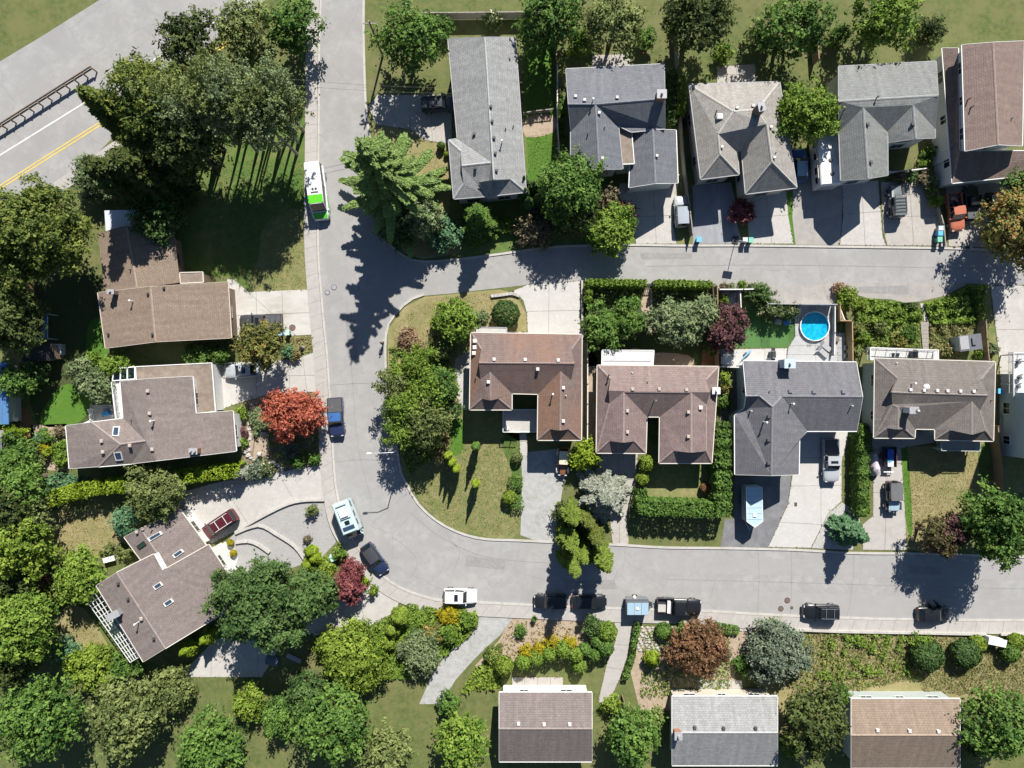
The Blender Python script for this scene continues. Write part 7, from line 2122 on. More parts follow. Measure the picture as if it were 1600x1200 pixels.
# -- rough grass blades on the lawns
for lb, pts, mt, d in (('short dry grass of the corner lawn', [(722, 690), (812, 680), (812, 834), (765, 838), (712, 825), (686, 811), (649, 774), (628, 736), (690, 700)], L_GRASS, 26),
                    ('short grass of the birch lawn', [(340, 250), (476, 250), (482, 448), (390, 450), (330, 420)], L_GRASS, 16),
                    ('short dry grass beside the taupe driveway', [(1410, 702), (1554, 692), (1554, 770), (1440, 858), (1420, 856)], L_GRASS, 28),
                    ('short dry grass below the golden hedge', [(68, 800), (193, 800), (188, 850), (110, 888), (82, 888)], L_STRAW, 24),
                    ('dry grass round the cedar foot', [(660, 235), (702, 226), (704, 300), (700, 340), (715, 393), (670, 400)], L_STRAW, 20),
                    ('dry grass of the island corner', [(612, 515), (640, 482), (668, 466), (780, 455), (800, 470), (740, 522), (690, 560), (620, 550)], L_STRAW, 20),
                    ('green grass between two grey houses', [(824, 212), (866, 208), (866, 282), (826, 288)], L_GRASS, 30),
                    ('dry grass west of the pergola', [(80, 985), (128, 955), (180, 1030), (90, 1030)], L_STRAW, 22),
                    ('green grass of the small sunny back yard', [(824, 100), (866, 100), (866, 170), (824, 172)], L_GRASS, 30)):
    cover('grass', lb, pts, mt, d * 2.2, 0.1, 0.03, blade=True)
# -- trees past the photograph's upper and lower limits
for x, y, r, hh, mt, lb in ((860, 20, 46, 9, L_GREEN, 'green tree behind the narrow back lawn'), (960, 40, 40, 8, L_OLIVE, 'olive tree behind the blue grey house'), (1090, 30, 50, 10, L_FOREST, 'dark tree behind the tan grey house'), (1240, 40, 46, 9, L_GREEN, 'rounded tree behind the leafy street tree'), (1380, 30, 44, 8, L_BRIGHT, 'bright tree behind the twin gabled house'),
                            (300, 70, 44, 7, L_FOREST, 'dark tree at the back of the little wood'), (390, 50, 44, 7, L_OLIVE, 'olive tree behind the birches'), (460, 40, 36, 7, L_GREEN, 'green tree near the street behind the birches'), (640, 60, 44, 9, L_GREEN, 'green tree beside the light grey house'), (60, 1120, 60, 10, L_GREEN, 'green tree below the lower left corner'),
                            (200, 1120, 52, 8, L_OLIVE, 'olive tree south of the angled house'), (520, 1130, 50, 8, L_GREEN, 'green tree south of the bend bank'), (720, 1160, 40, 7, L_BRIGHT, 'bright tree south of the asphalt drive'), (990, 1150, 40, 7, L_GREEN, 'green tree between two southern houses'), (1270, 1130, 46, 8, L_FOREST, 'dark tree south of the silvery conifer'), (1560, 1130, 50, 8, L_GREEN, 'green tree in the lower right corner'), (600, 1180, 40, 6, L_OLIVE, 'olive tree at the bottom of the bend'), (330, 1170, 50, 7, L_GREEN, 'green tree south of the curving driveway')):
    T(lb, x, y, r, hh, mt, leaf=0.19, dens=0.9)

# weeds along the paving edges
n_ = []
for a_, b_ in EDGES:
    L_ = (b_ - a_).length
    for k_ in range(int(L_ * 9)):
        if random.random() < 0.5 + 0.5 * math.sin(a_.x * 3 + k_ * 0.21):
            n_.append(a_.lerp(b_, random.random()) + Vector((random.gauss(0, 0.07), random.gauss(0, 0.07), 0.05)))
n_ = np.array([tuple(p_) for p_ in n_])
o_ = quads_obj('weeds', n_, unit(RNG.normal(size=(len(n_), 3)) * 0.5 + np.array([0, 0, 1.0])), 0.07 * RNG.uniform(0.4, 1.5, len(n_)), 1.6, 0.4 + RNG.normal(size=len(n_)) * 0.3, L_GRASS, None)
o_['kind'] = 'stuff'; o_['label'] = 'weeds growing along the edges of the concrete paving'

for x, y, r, hh, mt, lb in ((690, 40, 16, 2.5, L_GREEN, 'shrub at the north west corner of the light grey house'), (838, 52, 14, 2, L_OLIVE, 'olive shrub on the narrow back lawn by the upper edge'), (905, 70, 18, 3, L_BRIGHT, 'bright shrub behind the blue grey roofed house'), (1010, 62, 15, 2.5, L_GREEN, 'green shrub right of the olive tree by the upper edge'), (1130, 84, 14, 2, L_BRIGHT, 'bright shrub behind the tan grey hip roof'), (1185, 60, 20, 3, L_OLIVE, 'olive shrub between two trees behind the tan grey house'), (1310, 60, 16, 3, L_GREEN, 'green shrub left of the bright tree by the upper edge'), (1450, 50, 20, 3.5, L_FOREST, 'dark shrub by the chocolate roofed house back yard'), (770, 30, 12, 2, L_WHITEFLOWER, 'flowering shrub behind the light grey house'),
                           (700, 1098, 16, 2.4, L_GREEN, 'green shrub on the left of the taupe southern house'), (955, 1100, 14, 2, L_YELLOWGREEN, 'yellow green shrub right of the taupe southern house'), (1030, 1120, 12, 2, L_OLIVE, 'olive shrub left of the grey southern house'), (1235, 1165, 14, 2, L_BRIGHT, 'bright shrub right of the grey southern house'), (1310, 1085, 15, 2.2, L_GREEN, 'green shrub left of the brown southern house'), (1520, 1170, 14, 2, L_OLIVE, 'olive shrub right of the brown southern house'), (440, 1120, 26, 4, L_GREEN, 'green bush below the curving driveway'), (270, 1075, 30, 4, L_OLIVE, 'olive bush left of the curving driveway foot'), (390, 1095, 24, 3.5, L_YELLOWGREEN, 'yellow green bush at the foot of the curving driveway'), (480, 1080, 28, 5, L_DEEP, 'dark bush behind the shaded grey bench')):
    T(lb, x, y, r, hh, mt, 'shrub', leaf=0.14)
# ================================================================== VEHICLES
WHT = paint('white', (0.72, 0.72, 0.72)); BLK = paint('black', (0.012, 0.013, 0.015)); NAVY = paint('navy', (0.02, 0.03, 0.075)); DGREY = paint('dark_grey', (0.05, 0.052, 0.058))
SILV = paint('silver', (0.38, 0.40, 0.42), 0.28); MAR = paint('maroon', (0.075, 0.012, 0.016)); BLUE = paint('blue', (0.045, 0.13, 0.34)); SKYB = paint('sky_blue', (0.30, 0.42, 0.50)); ORNG = paint('faded_orange', (0.42, 0.13, 0.075), 0.5)
GREYC = paint('grey', (0.13, 0.145, 0.15)); TONN = plain('tonneau_vinyl', (0.075, 0.077, 0.082), 0.65, var=0.15); GREEN = paint('lime_green', (0.10, 0.50, 0.02)); CAMPER = paint('camper_white', (0.46, 0.60, 0.62), 0.45)
PCREAM = paint('cream', (0.66, 0.58, 0.43)); PBRWN = paint('brown', (0.22, 0.09, 0.045)); TAUPE = plain('soft_top', (0.115, 0.118, 0.122), 0.8, var=0.12)
# white and green shuttle van
v = car('van', 'white and lime green shuttle van parked by the birch lawn', 'van', 495, 299, (0.12, 1), 7.0, 2.25, 'bus', WHT, WHT, GREEN, zref=1.5)
part(v, 'roof_cap', GREEN, ((1.25, 0, 2.66), (1.05, 1.84, 0.06)))
for s in (1, -1):
    part(v, 'side_band', GREEN, ((1.9, s * 1.128, 0.75), (2.6, 0.02, 0.6)))
m = MB()
for s in (0.2, -0.2):
    m.tube((0.0, s, 2.66), (0.0, s, 2.72), 0.17, 0.15, 12)
m.obj('roof_vent', VENT_D, v)
part(v, 'roof_plate', VENT_D, ((0.42, 0, 2.69), (0.16, 0.95, 0.05)))
car('parked_car', 'dark SUV half under the shadow on the tan driveway', 'car', 686, 162, (1, -0.08), 4.6, 1.9, 'suv', DGREY, rack=DARKP)
car('pickup_truck', 'dark grey pickup with ribbed bed cover on the stained driveway', 'pickup', 406, 503, (-1, 0.02), 5.5, 2.0, 'pickup', DGREY, bed=(DARKP, TONN, 3), roofglass=(0.03, 0.08), zref=1.1)
car('parked_car', 'silver sedan under the olive and rust tree', 'car', 378, 579, (-1, 0.06), 4.7, 1.82, 'sedan', SILV, roofglass=(0.02, 0.1))
car('pickup_truck', 'blue pickup with grey canopy parked on the west street', 'pickup', 524, 652, (0.07, 1), 5.0, 1.95, 'pickup', NAVY, BLUE, NAVY, bed=(DARKP, TONN, 1), zref=1.2)
car('parked_car', 'dark navy hatchback parked in the bend', 'car', 585, 874, (0.58, 0.82), 4.4, 1.8, 'hatch', NAVY, DGREY)
car('parked_car', 'white SUV with black sunroof parked in the bend', 'car', 719, 931.5, (1, 0.02), 4.25, 1.9, 'suv', WHT, roofglass=(0.06, 0.11))
car('minivan', 'maroon minivan with white roof bars on the broad driveway', 'van', 342, 820, (-0.83, 0.56), 4.9, 1.9, 'minivan', MAR, rack=WHITE)
car('parked_car', 'black crossover in the cypress shadow, left one of two', 'car', 860, 940, (-1, 0), 4.2, 1.82, 'suv', BLK)
car('parked_car', 'black sedan in the cypress shadow, right one of two', 'car', 921, 941, (1, 0.01), 4.5, 1.82, 'sedan', BLK)
pk = car('pickup_truck', 'black lifted pickup with a loaded open bed on the lower street', 'pickup', 1062, 949, (1, 0.03), 5.7, 2.1, 'pickup', BLK, bed=(DARKP, None), zref=1.1)
part(pk, 'bed_load', CONCRETE, ((-2.25, -0.25, 0.86), (1.0, 0.9, 0.25)))
part(pk, 'tool_box', WHITE, ((-1.4, 0, 1.08), (0.4, 1.55, 0.3)))
car('parked_car', 'black jeep like SUV with roof rack facing west on the lower street', 'car', 1283, 956, (-1, -0.02), 4.5, 1.9, 'suv', BLK, rack=STEEL)
dk = car('parked_car', 'dark car with open doors in the tree shadow on the lower street', 'car', 1461, 960, (1, -0.02), 4.3, 1.85, 'hatch', BLK)
for x, a in ((0.55, 1.0), (-0.45, 0.9)):
    m = MB(); c, s_ = math.cos(a), math.sin(a)
    m.box((x - 0.45 * c, 0.93 + 0.45 * s_, 0.72), (0.95, 0.07, 0.62), math.pi - a); 
    o = m.obj('door', BLK, dk)
    m = MB(); m.box((x - 0.45 * c, 0.93 + 0.45 * s_, 1.2), (0.75, 0.03, 0.34), math.pi - a); m.obj('door_window', CARGLASS, o)
tk = car('pickup_truck', 'silver pickup on the white concrete driveway', 'pickup', 1300, 720, (0.0, 1), 5.6, 2.0, 'pickup', SILV, bed=(DARKP, TONN, 1), roofglass=(0.03, 0.06), zref=1.1)
car('vintage_car', 'cream topped brown vintage car on the mossy pavers', 'car', 880, 721, (-0.05, 1), 3.7, 1.65, 'vintage', PBRWN, PCREAM)
jp = car('jeep', 'grey soft top jeep with pale blue bonnet on the taupe driveway', 'jeep', 1396, 776, (0, 1), 3.9, 1.8, 'jeep', DGREY, TAUPE, SKYB)
m = MB(); m.tube((-2.05, 0.1, 1.0), (-1.9, 0.1, 1.0), 0.36, 0.36, 14); m.obj('spare_wheel', RUBBER, jp)
car('parked_car', 'blue compact car beside the white fifth wheel trailer', 'car', 1251, 257, (-0.02, -1), 4.3, 1.75, 'hatch', BLUE, paint('pale_blue', (0.30, 0.42, 0.55)))
car('parked_car', 'silver SUV by the fence on the pale driveway', 'car', 1065, 330, (-0.05, -1), 4.0, 1.8, 'suv', SILV, paint('pale_silver', (0.33, 0.37, 0.41)))
jg = car('jeep', 'grey off road wagon with a slatted roof rack on the parking pad', 'jeep', 1401, 315, (-0.06, -1), 4.1, 1.85, 'jeep', GREYC)
part(jg, 'roof_rack', DARKP, *[((-1.5 + k * 0.42, 0, 1.9), (0.05, 1.4, 0.05)) for k in range(6)], ((-0.45, 0.7, 1.9), (2.2, 0.05, 0.06)), ((-0.45, -0.7, 1.9), (2.2, 0.05, 0.06)))
og = car('pickup_truck', 'faded orange old pickup with junk in its bed', 'pickup', 1495, 331, (0.12, 1), 4.9, 1.9, 'pickup', ORNG, bed=(paint('bed_dark', (0.05, 0.03, 0.03)), None), zref=1.1)
m = MB(); m.tube((-1.0, 0.35, 0.95), (-1.0, 0.35, 1.15), 0.28, 0.28, 12); m.tube((-1.0, -0.4, 0.95), (-1.0, -0.4, 1.12), 0.26, 0.26, 12); m.obj('loose_tyre', RUBBER, og)
part(og, 'bed_junk', WOOD_TAN, ((-1.6, 0.1, 0.95), (0.9, 0.2, 0.15), 0.7), ((-1.7, -0.3, 0.92), (0.3, 0.4, 0.3)))
car('parked_car', 'black pickup in the shade between the orange pickup and the cream roofed cart', 'pickup', 1520, 316, (-0.05, -1), 4.4, 1.8, 'pickup', BLK, bed=(DARKP, TONN, 1), zref=1.0)
# camper van
r = place('camper_van', 'pale blue white high roof camper van parked at the gravel yard', 'camper van', 543, 806, (0.36, 0.93), 1.4)
boxy(r, 4.1, 2.1, 0.45, 2.75, CAMPER, r=0.14)
o = boxy(r, 1.3, 2.0, 0.4, 1.25, CAMPER, 'bonnet', r=0.1); o.location = (2.2, 0, 0)
m = MB(); m.poly([(2.06, -0.92, 1.3), (2.06, 0.92, 1.3), (2.02, 0.85, 2.3), (2.02, -0.85, 2.3)]); m.poly([(2.75, -0.9, 1.28), (2.75, 0.9, 1.28), (2.1, 0.85, 2.1), (2.1, -0.85, 2.1)])
m.obj('windscreen', CARGLASS, r)
for k, (x, w, d) in enumerate(((-1.55, 0.12, 1.35), (0.15, 0.12, 1.35))):
    part(r, 'roof_bar', DARKP, ((x, 0, 2.8), (w, d, 0.05)))
part(r, 'air_conditioner', SIDING_W, ((-0.7, 0.0, 2.86), (1.1, 1.0, 0.22)))
part(r, 'roof_hatch', CARGLASS, ((0.65, 0.05, 2.8), (0.5, 0.6, 0.08)))
part(r, 'solar_panel', GLASS_BLUE, ((1.35, 0, 2.79), (0.5, 1.5, 0.05)))
for s in (1, -1):
    for x in (-1.4, -0.1, 1.0):
        part(r, 'side_window', CARGLASS, ((x, s * 1.05, 1.9), (0.75, 0.04, 0.5)))
    part(r, 'headlight', LAMPW, ((2.83, s * 0.75, 0.9), (0.08, 0.3, 0.16)))
    part(r, 'mirror', DARKP, ((2.1, s * 1.25, 1.5), (0.15, 0.25, 0.3)))
    for x in (1.75, -1.3):
        wheel(r, x, s * 0.9, 0.36)
# fifth wheel trailer
r = place('travel_trailer', 'long white fifth wheel travel trailer beside the green grey house', 'trailer', 1296, 247, (0.07, 1), 3.3)
boxy(r, 6.6, 2.5, 0.6, 3.3, WHT, r=0.12)
for x, y in ((0.3, 0.1), (2.0, 0.2)):
    m = MB(); m.dome((x, y, 3.28), 0.28, 0.16); m.obj('roof_vent', VENT_D, r)
part(r, 'air_conditioner', SIDING_W, ((-1.6, 0, 3.4), (1.0, 0.8, 0.28)))
part(r, 'awning', SIDING_C, ((-0.2, -1.33, 2.9), (5.0, 0.16, 0.16)))
for s in (1, -1):
    for x in (-2.2, -0.6, 1.2, 2.4):
        part(r, 'side_window', CARGLASS, ((x, s * 1.25, 2.1), (0.8, 0.04, 0.6)))
    for x in (-0.9, 0.0):
        wheel(r, x, s * 1.05, 0.36)
part(r, 'side_door', SIDING_W, ((0.4, -1.26, 1.6), (0.65, 0.05, 1.8)))
part(r, 'front_panel', GREYP, ((3.305, 0, 1.6), (0.05, 1.9, 1.6)))
# cargo trailer with a V nose
r = place('cargo_trailer', 'pale blue V nosed cargo trailer on the dark blacktop pad', 'trailer', 1178, 792, (0.02, 1), 2.3)
boxy(r, 5.1, 2.05, 0.5, 2.5, paint('trailer_blue', (0.40, 0.53, 0.60), 0.45), nose=0.75, r=0.04)
for k in range(6):
    part(r, 'roof_rib', SKYB, ((-2.1 + k * 0.72, 0, 2.515), (0.05, 1.9, 0.03)))
m = MB(); m.box((1.0, 0, 2.56), (0.42, 0.42, 0.12)); m.obj('roof_vent', WHITE, r)
for s in (1, -1):
    part(r, 'roof_edge', WHITE, ((-0.37, s * 1.0, 2.49), (4.35, 0.08, 0.08)))
    m = MB(); m.tube((1.8, s * 1.0, 2.5), (2.54, 0, 2.5), 0.045, 0.045, 4); m.obj('roof_edge', WHITE, r)
    for x in (-0.8, 0.0):
        wheel(r, x, s * 0.98, 0.33)
part(r, 'rear_door', WHITE, ((-2.555, 0, 1.5), (0.05, 1.85, 1.85)))
m = MB(); m.tube((2.3, 0.5, 0.55), (3.3, 0, 0.5), 0.05, 0.05, 6); m.tube((2.3, -0.5, 0.55), (3.3, 0, 0.5), 0.05, 0.05, 6); m.obj('hitch', STEEL, r)
# teardrop style box trailer
r = place('camping_trailer', 'small boxy trailer with a blue grey panel roof behind the black pickup', 'trailer', 996, 948, (1, 0.0), 1.7)
boxy(r, 2.75, 2.0, 0.45, 1.95, GREYC, r=0.05)
for k in range(3):
    part(r, 'roof_panel', SKYB, ((-0.91 + k * 0.91, -0.18, 1.98), (0.87, 1.5, 0.05)))
m = MB(); m.dome((-0.05, -0.18, 2.0), 0.22, 0.15); m.obj('roof_vent', WHITE, r)
part(r, 'awning_roll', STEEL, ((0, 1.0, 1.9), (2.7, 0.18, 0.16)))
m = MB(); m.dome((-0.35, 1.15, 1.5), 0.25, 0.3); m.obj('side_box', SIDING_W, r)
for s in (1, -1):
    wheel(r, -0.1, s * 1.0, 0.34)
m = MB(); m.tube((1.35, 0.5, 0.5), (2.4, 0, 0.5), 0.05, 0.05, 6); m.tube((1.35, -0.5, 0.5), (2.4, 0, 0.5), 0.05, 0.05, 6); m.box((1.75, 0, 0.7), (0.5, 0.45, 0.35)); m.obj('hitch', DARKP, r)
# covered boat or bike
LAV = plain('lavender_cover', (0.50, 0.44, 0.49), 0.8, var=0.08)
r = place('covered_motorcycle', 'pale lavender fabric cover over a parked machine beside the clipped hedge', 'covered vehicle', 1368.5, 726, (0.12, 1), 0.8)
m = MB()
m.loft([[(x, w * math.cos(t) * (1 if abs(math.cos(t)) < 0.9 else 1.05), max(0.06, hgt * math.sin(t))) for t in [k * math.pi / 8 for k in range(9)]] for x, w, hgt in ((-1.55, 0.35, 0.55), (-1.4, 0.5, 0.95), (-0.7, 0.55, 1.15), (0.0, 0.62, 1.0), (0.5, 0.68, 1.25), (1.0, 0.6, 1.1), (1.4, 0.45, 0.8), (1.5, 0.3, 0.4))], closed=True)
m.obj('cover', LAV, r, smooth=True)
m = MB(); m.tube((1.45, -0.06, 0.28), (1.45, 0.06, 0.28), 0.28, 0.28, 14); m.obj('front_wheel', RUBBER, r)
# utility trailer with tarp
r = place('utility_trailer', 'dark utility trailer loaded with a blue and white tarped crate', 'trailer', 1390, 714, (0, 1), 0.8)
part(r, 'bed', DARKP, ((0, 0, 0.5), (2.6, 1.5, 0.12)))
for s in (1, -1):
    part(r, 'side_rail', DARKP, ((0, s * 0.75, 0.8), (2.6, 0.06, 0.5)))
    wheel(r, -0.1, s * 0.9, 0.3, 0.18)
    part(r, 'fender', plain('oxide_red', (0.13, 0.03, 0.03), 0.6), ((-0.1, s * 0.92, 0.66), (0.9, 0.24, 0.06)))
part(r, 'cargo', plain('tarp_white', (0.62, 0.63, 0.64), 0.6), ((0.75, -0.05, 0.86), (0.9, 0.75, 0.6)))
part(r, 'tarp', plain('tarp_blue', (0.03, 0.09, 0.40), 0.5, var=0.3, scale=6), ((-0.35, -0.05, 0.88), (1.3, 0.8, 0.66)))
part(r, 'tarp_patch', plain('tarp_sky', (0.06, 0.33, 0.62), 0.5), ((0.45, -0.15, 1.19), (0.34, 0.4, 0.06), 0.4))
m = MB(); m.tube((1.3, 0, 0.5), (2.2, 0, 0.45), 0.05, 0.05, 6); m.obj('tongue', DARKP, r)
part(r, 'front_bar', WHITE, ((1.95, 0, 0.55), (0.12, 1.3, 0.08)))
# cream roofed golf cart
r = place('golf_cart', 'cream roofed cart in the shade beside the black pickup', 'cart', 1556, 313, (0.0, 1), 1.5)
part(r, 'roof', PCREAM, ((0.2, 0, 1.85), (1.6, 1.35, 0.1)))
part(r, 'body', DGREY, ((0, 0, 0.5), (2.4, 1.2, 0.45)), ((-0.8, 0, 0.85), (0.7, 1.2, 0.35)))
part(r, 'seat', DARKP, ((-0.1, 0, 0.85), (0.6, 1.1, 0.16)), ((-0.4, 0, 1.1), (0.14, 1.1, 0.4)))
for x in (-0.5, 0.9):
    for s in (1, -1):
        m = MB(); m.tube((x, s * 0.58, 0.6), (x, s * 0.58, 1.82), 0.03, 0.03, 6); m.obj('roof_post', DARKP, r)
        wheel(r, x * 1.1 - 0.1, s * 0.52, 0.25, 0.18)

# ================================================================== FENCES
def fence(label, line, h, mat, px_h=True, style='board', bay=2.4, cat='fence', rail=None, group=None):
    pts = [P(x, y, h) for x, y in line] if px_h else [G(x, y) for x, y in line]
    pts = [Vector((p.x, p.y, 0)) for p in pts]
    c = sum(pts, Vector()) / len(pts)
    root = thing('fence', label, cat, c, 0, group)
    for a, b in zip(pts, pts[1:]):
        d = b - a; L = d.length; d.normalize(); ang = math.atan2(d.y, d.x)
        n = max(1, int(round(L / bay)))
        for i in range(n + 1):
            p = a + d * (L * i / n)
            m = MB(c); m.box((p.x, p.y, h / 2 + 0.04), (0.11, 0.11, h + 0.08), ang); m.obj('post', mat, root)
        for i in range(n):
            p0, p1 = a + d * (L * i / n + 0.06), a + d * (L * (i + 1) / n - 0.06)
            w = (p1 - p0).length
            mid = (p0 + p1) / 2
            m = MB(c); m.box((mid.x, mid.y, h - 0.02), (w, 0.13, 0.05), ang); m.obj('top_rail', rail or mat, root)
            if style == 'board':
                k = max(1, int(w / 0.16))
                for j in range(k):
                    q = p0 + d * (w * (j + 0.5) / k)
                    m = MB(c); e = 0.012 * (j % 2); m.box((q.x - d.y * e, q.y + d.x * e, (h - 0.05) / 2 + 0.02), (w / k * 0.95, 0.022, h - 0.09 + random.uniform(-0.01, 0.01)), ang); m.obj('board', mat, root)
            elif style == 'picket':
                m = MB(c); m.box((mid.x, mid.y, h * 0.3), (w, 0.05, 0.07), ang); m.obj('lower_rail', mat, root)
                k = max(1, int(w / 0.2))
                for j in range(k):
                    q = p0 + d * (w * (j + 0.5) / k)
                    m = MB(c); m.box((q.x, q.y, h * 0.5), (0.08, 0.03, h * 0.96), ang); m.obj('picket', mat, root)
            else:
                for zz in (0.25, 0.55, 0.8):
                    m = MB(c); m.box((mid.x, mid.y, h * zz), (w, 0.04, 0.12), ang); m.obj('rail', mat, root)
    return root
fence('pale topped fence west of the blue grey house', [(871, 100), (871, 190), (875, 250)], 1.6, WOOD_GREY, rail=CREAM)
fence('grey wood fence between the blue grey and tan grey houses', [(1064, 180), (1068, 232), (1075, 300), (1083, 366)], 1.7, WOOD_GREY)
fence('picket garden fence with a gate on the narrow lawn', [(818, 176), (836, 173), (864, 170)], 1.1, WOOD_GREY, style='picket')
fence('weathered greenish fence next to the bins and the orange pickup', [(1467, 300), (1468, 325), (1475, 350), (1478, 383)], 0.9, WOOD_GREY)
fence('pale fence west of the chocolate roofed house', [(1470, 130), (1475, 190), (1482, 284)], 1.7, SIDING_W, style='rail')
fence('white railing in front of the dark courtyard', [(1388, 269), (1448, 263)], 1.1, SIDING_W, style='rail')
fence('pale topped fence between the rust and pink brown houses', [(918, 533), (918.5, 600), (918, 693)], 1.6, WOOD_GREY, rail=CREAM)
fence('tan board fence between garden and white patio', [(1123, 535), (1123, 572)], 1.8, WOOD_TAN)
fence('brown board fence along the grey paved corner', [(1121, 447), (1122, 485), (1123, 510)], 1.8, WOOD)
fence('dark side fence at the hedge end', [(1114, 446), (1116, 476)], 1.5, WOOD_DARK)
fence('pale topped fence facing the gravelly shoulder', [(1124, 452), (1162, 452), (1200, 451)], 1.7, WOOD_GREY, rail=WHITE)
fence('fence stub down to the apron corner', [(1200, 452), (1200, 474)], 1.7, WOOD_DARK)
fence('long grey fence holding the apron above the pool', [(1200, 474.5), (1250, 475), (1308, 475.5)], 2.2, GREYP)
fence('thin white partition beside the grey paved corner', [(1157, 456), (1158, 480)], 1.3, SIDING_W)
fence('grey deck fence on the right side of the pool', [(1305, 477), (1305, 520), (1304, 555)], 1.1, GREYP, rail=SIDING_W)
fence('tan board fence above the pool deck corner', [(1313, 476), (1313.5, 500)], 1.8, WOOD_TAN)
fence('long orange tan board fence east of the pool deck', [(1313, 501), (1332, 501), (1333, 564)], 1.8, WOOD_TAN)
fence('pale trellis rail at the corner of the tan fence', [(1313, 482), (1320, 500)], 1.2, CREAM, style='rail')
fence('red brown fence beside the grey metal shed', [(1541, 500), (1543, 530), (1546, 563)], 1.8, WOOD)
fence('tall brown fence right of the hip roofed house', [(1560, 666), (1562, 694), (1566, 723), (1567, 750), (1568, 775)], 1.8, WOOD)
fence('orange cedar fence at the left edge', [(36, 430), (41, 466)], 1.8, WOOD_TAN)
fence('pale side fence at the foot of the little wood', [(170, 309), (190, 297), (206, 285)], 1.6, WOOD_TAN)
fence('white partition at the north end of the silver sedan driveway', [(333, 569), (360, 567)], 0.9, WHITE)
fence('white lattice gate in the back garden', [(1014, 498), (1028, 498)], 1.2, WHITE, style='picket')
fence('white railing of the shaded patio', [(138, 640), (141, 657), (130, 662)], 1.0, WHITE, style='rail')
fence('narrow white fence closing the grey side yard', [(1124, 573), (1158, 574)], 1.4, SIDING_W)
gt = fence('dark iron gate in the gap of the cypress hedge', [(1011, 445), (1022, 445)], 1.2, DARKP, style='picket', cat='gate')
# guard rail of the main road
p0, p1 = G(-60, 243), G(150, 110)
gr = thing('guard_rail', 'brown guard rail with posts along the main road', 'guard rail', (p0 + p1) / 2)
d = (p1 - p0); L = d.length; d.normalize(); o = Vector((d.y, -d.x, 0)); ang = math.atan2(d.y, d.x)
RUSTB = plain('weathering_steel', (0.17, 0.125, 0.085), 0.7, var=0.2)
n = int(L / 1.35)
for i in range(n + 1):
    q = p0 + d * (L * i / n)
    m = MB(gr.location); m.box((q.x + o.x * 0.25, q.y + o.y * 0.25, 0.55), (0.14, 0.14, 1.1), ang); m.obj('post', RUSTB, gr)
    m = MB(gr.location); m.tube((q.x + o.x * 0.25, q.y + o.y * 0.25, 1.0), (q.x, q.y, 1.12), 0.05, 0.05, 6); m.obj('bracket', RUSTB, gr)
for i in range(n):
    a = p0 + d * (L * i / n + 0.02); b = p0 + d * (L * (i + 1) / n - 0.02)
    for e, zz in ((0.0, 1.18), (0.12, 0.85), (-0.1, 1.0)):
        mid = (a + b) / 2 + o * e
        m = MB(gr.location); m.box((mid.x, mid.y, zz), ((b - a).length, 0.1, 0.2), ang); m.obj('rail', RUSTB, gr)

# ================================================================== POOL GARDEN AND YARD THINGS
p = G(1271, 510)
pool = thing('swimming_pool', 'round turquoise above ground swimming pool with a white rim', 'swimming pool', (p.x, p.y, 0))
LINER = ground_mat('pool_liner', [(0.02, 0.46, 0.58), (0.012, 0.36, 0.54), (0.07, 0.58, 0.62)], (1.2, 3.5), bump=0.0, bscale=5, fine=0.25, spread=0.1)  # pale mottling paints the water's caustic light into the liner colour
POOLW = plain('pool_wall', (0.55, 0.66, 0.72), 0.4, var=0.04)
r0 = 1.83
rr = lambda r, z, n=40: [(r * math.cos(2 * math.pi * k / n), r * math.sin(2 * math.pi * k / n), z) for k in range(n)]
m = MB(); m.loft([rr(r0 + 0.02, 0.1), rr(r0 + 0.02, 0.42)], caps=False); m.obj('wall', POOLW, pool)
m = MB(); m.loft([rr(r0, 0.43), rr(r0, 0.125)], caps=False); m.poly(rr(r0, 0.13)); m.obj('liner', LINER, pool)
m = MB(); m.loft([rr(r0 - 0.02, 0.40), rr(r0 - 0.02, 0.46), rr(r0 + 0.1, 0.46), rr(r0 + 0.1, 0.40)], caps=False); m.obj('rim', WHT, pool)
m = MB(); m.poly(rr(r0 - 0.001, 0.37)); m.obj('water', WATER, pool)
part(pool, 'skimmer', GREYP, ((-1.5, 1.25, 0.42), (0.3, 0.3, 0.16)))
for s in (-0.15, 0.15):
    m = MB(); m.tube((-0.55 + s, -1.75, 0.13), (-0.5 + s, -1.85, 0.9), 0.025, 0.025, 6); m.tube((-0.5 + s, -1.85, 0.9), (-0.42 + s, -2.35, 0.13), 0.025, 0.025, 6); m.obj('ladder_rail', STEEL, pool)
def lounger(label, px, py, head):
    r = place('sun_lounger', label, 'sun lounger', px, py, head, 0.5, 'sun loungers on the pool deck')
    part(r, 'seat', GREYP, ((-0.2, 0, 0.45), (1.25, 0.62, 0.06)))
    m = MB(); m.loft([[(0.42, -0.31, 0.44), (0.42, 0.31, 0.44), (0.42, 0.31, 0.5), (0.42, -0.31, 0.5)], [(0.95, -0.31, 0.85), (0.95, 0.31, 0.85), (0.95, 0.31, 0.91), (0.95, -0.31, 0.91)]]); m.obj('backrest', GREYP, r)
    for x in (-0.75, 0.3):
        for s in (1, -1):
            m = MB(); m.tube((x, s * 0.28, 0.1), (x, s * 0.28, 0.44), 0.025, 0.025, 6); m.obj('leg', DARKP, r)
lounger('grey sun lounger nearer the pool', 1290, 541, (-0.75, -0.6)); lounger('grey sun lounger nearer the slate house', 1286, 550, (-0.7, -0.65))
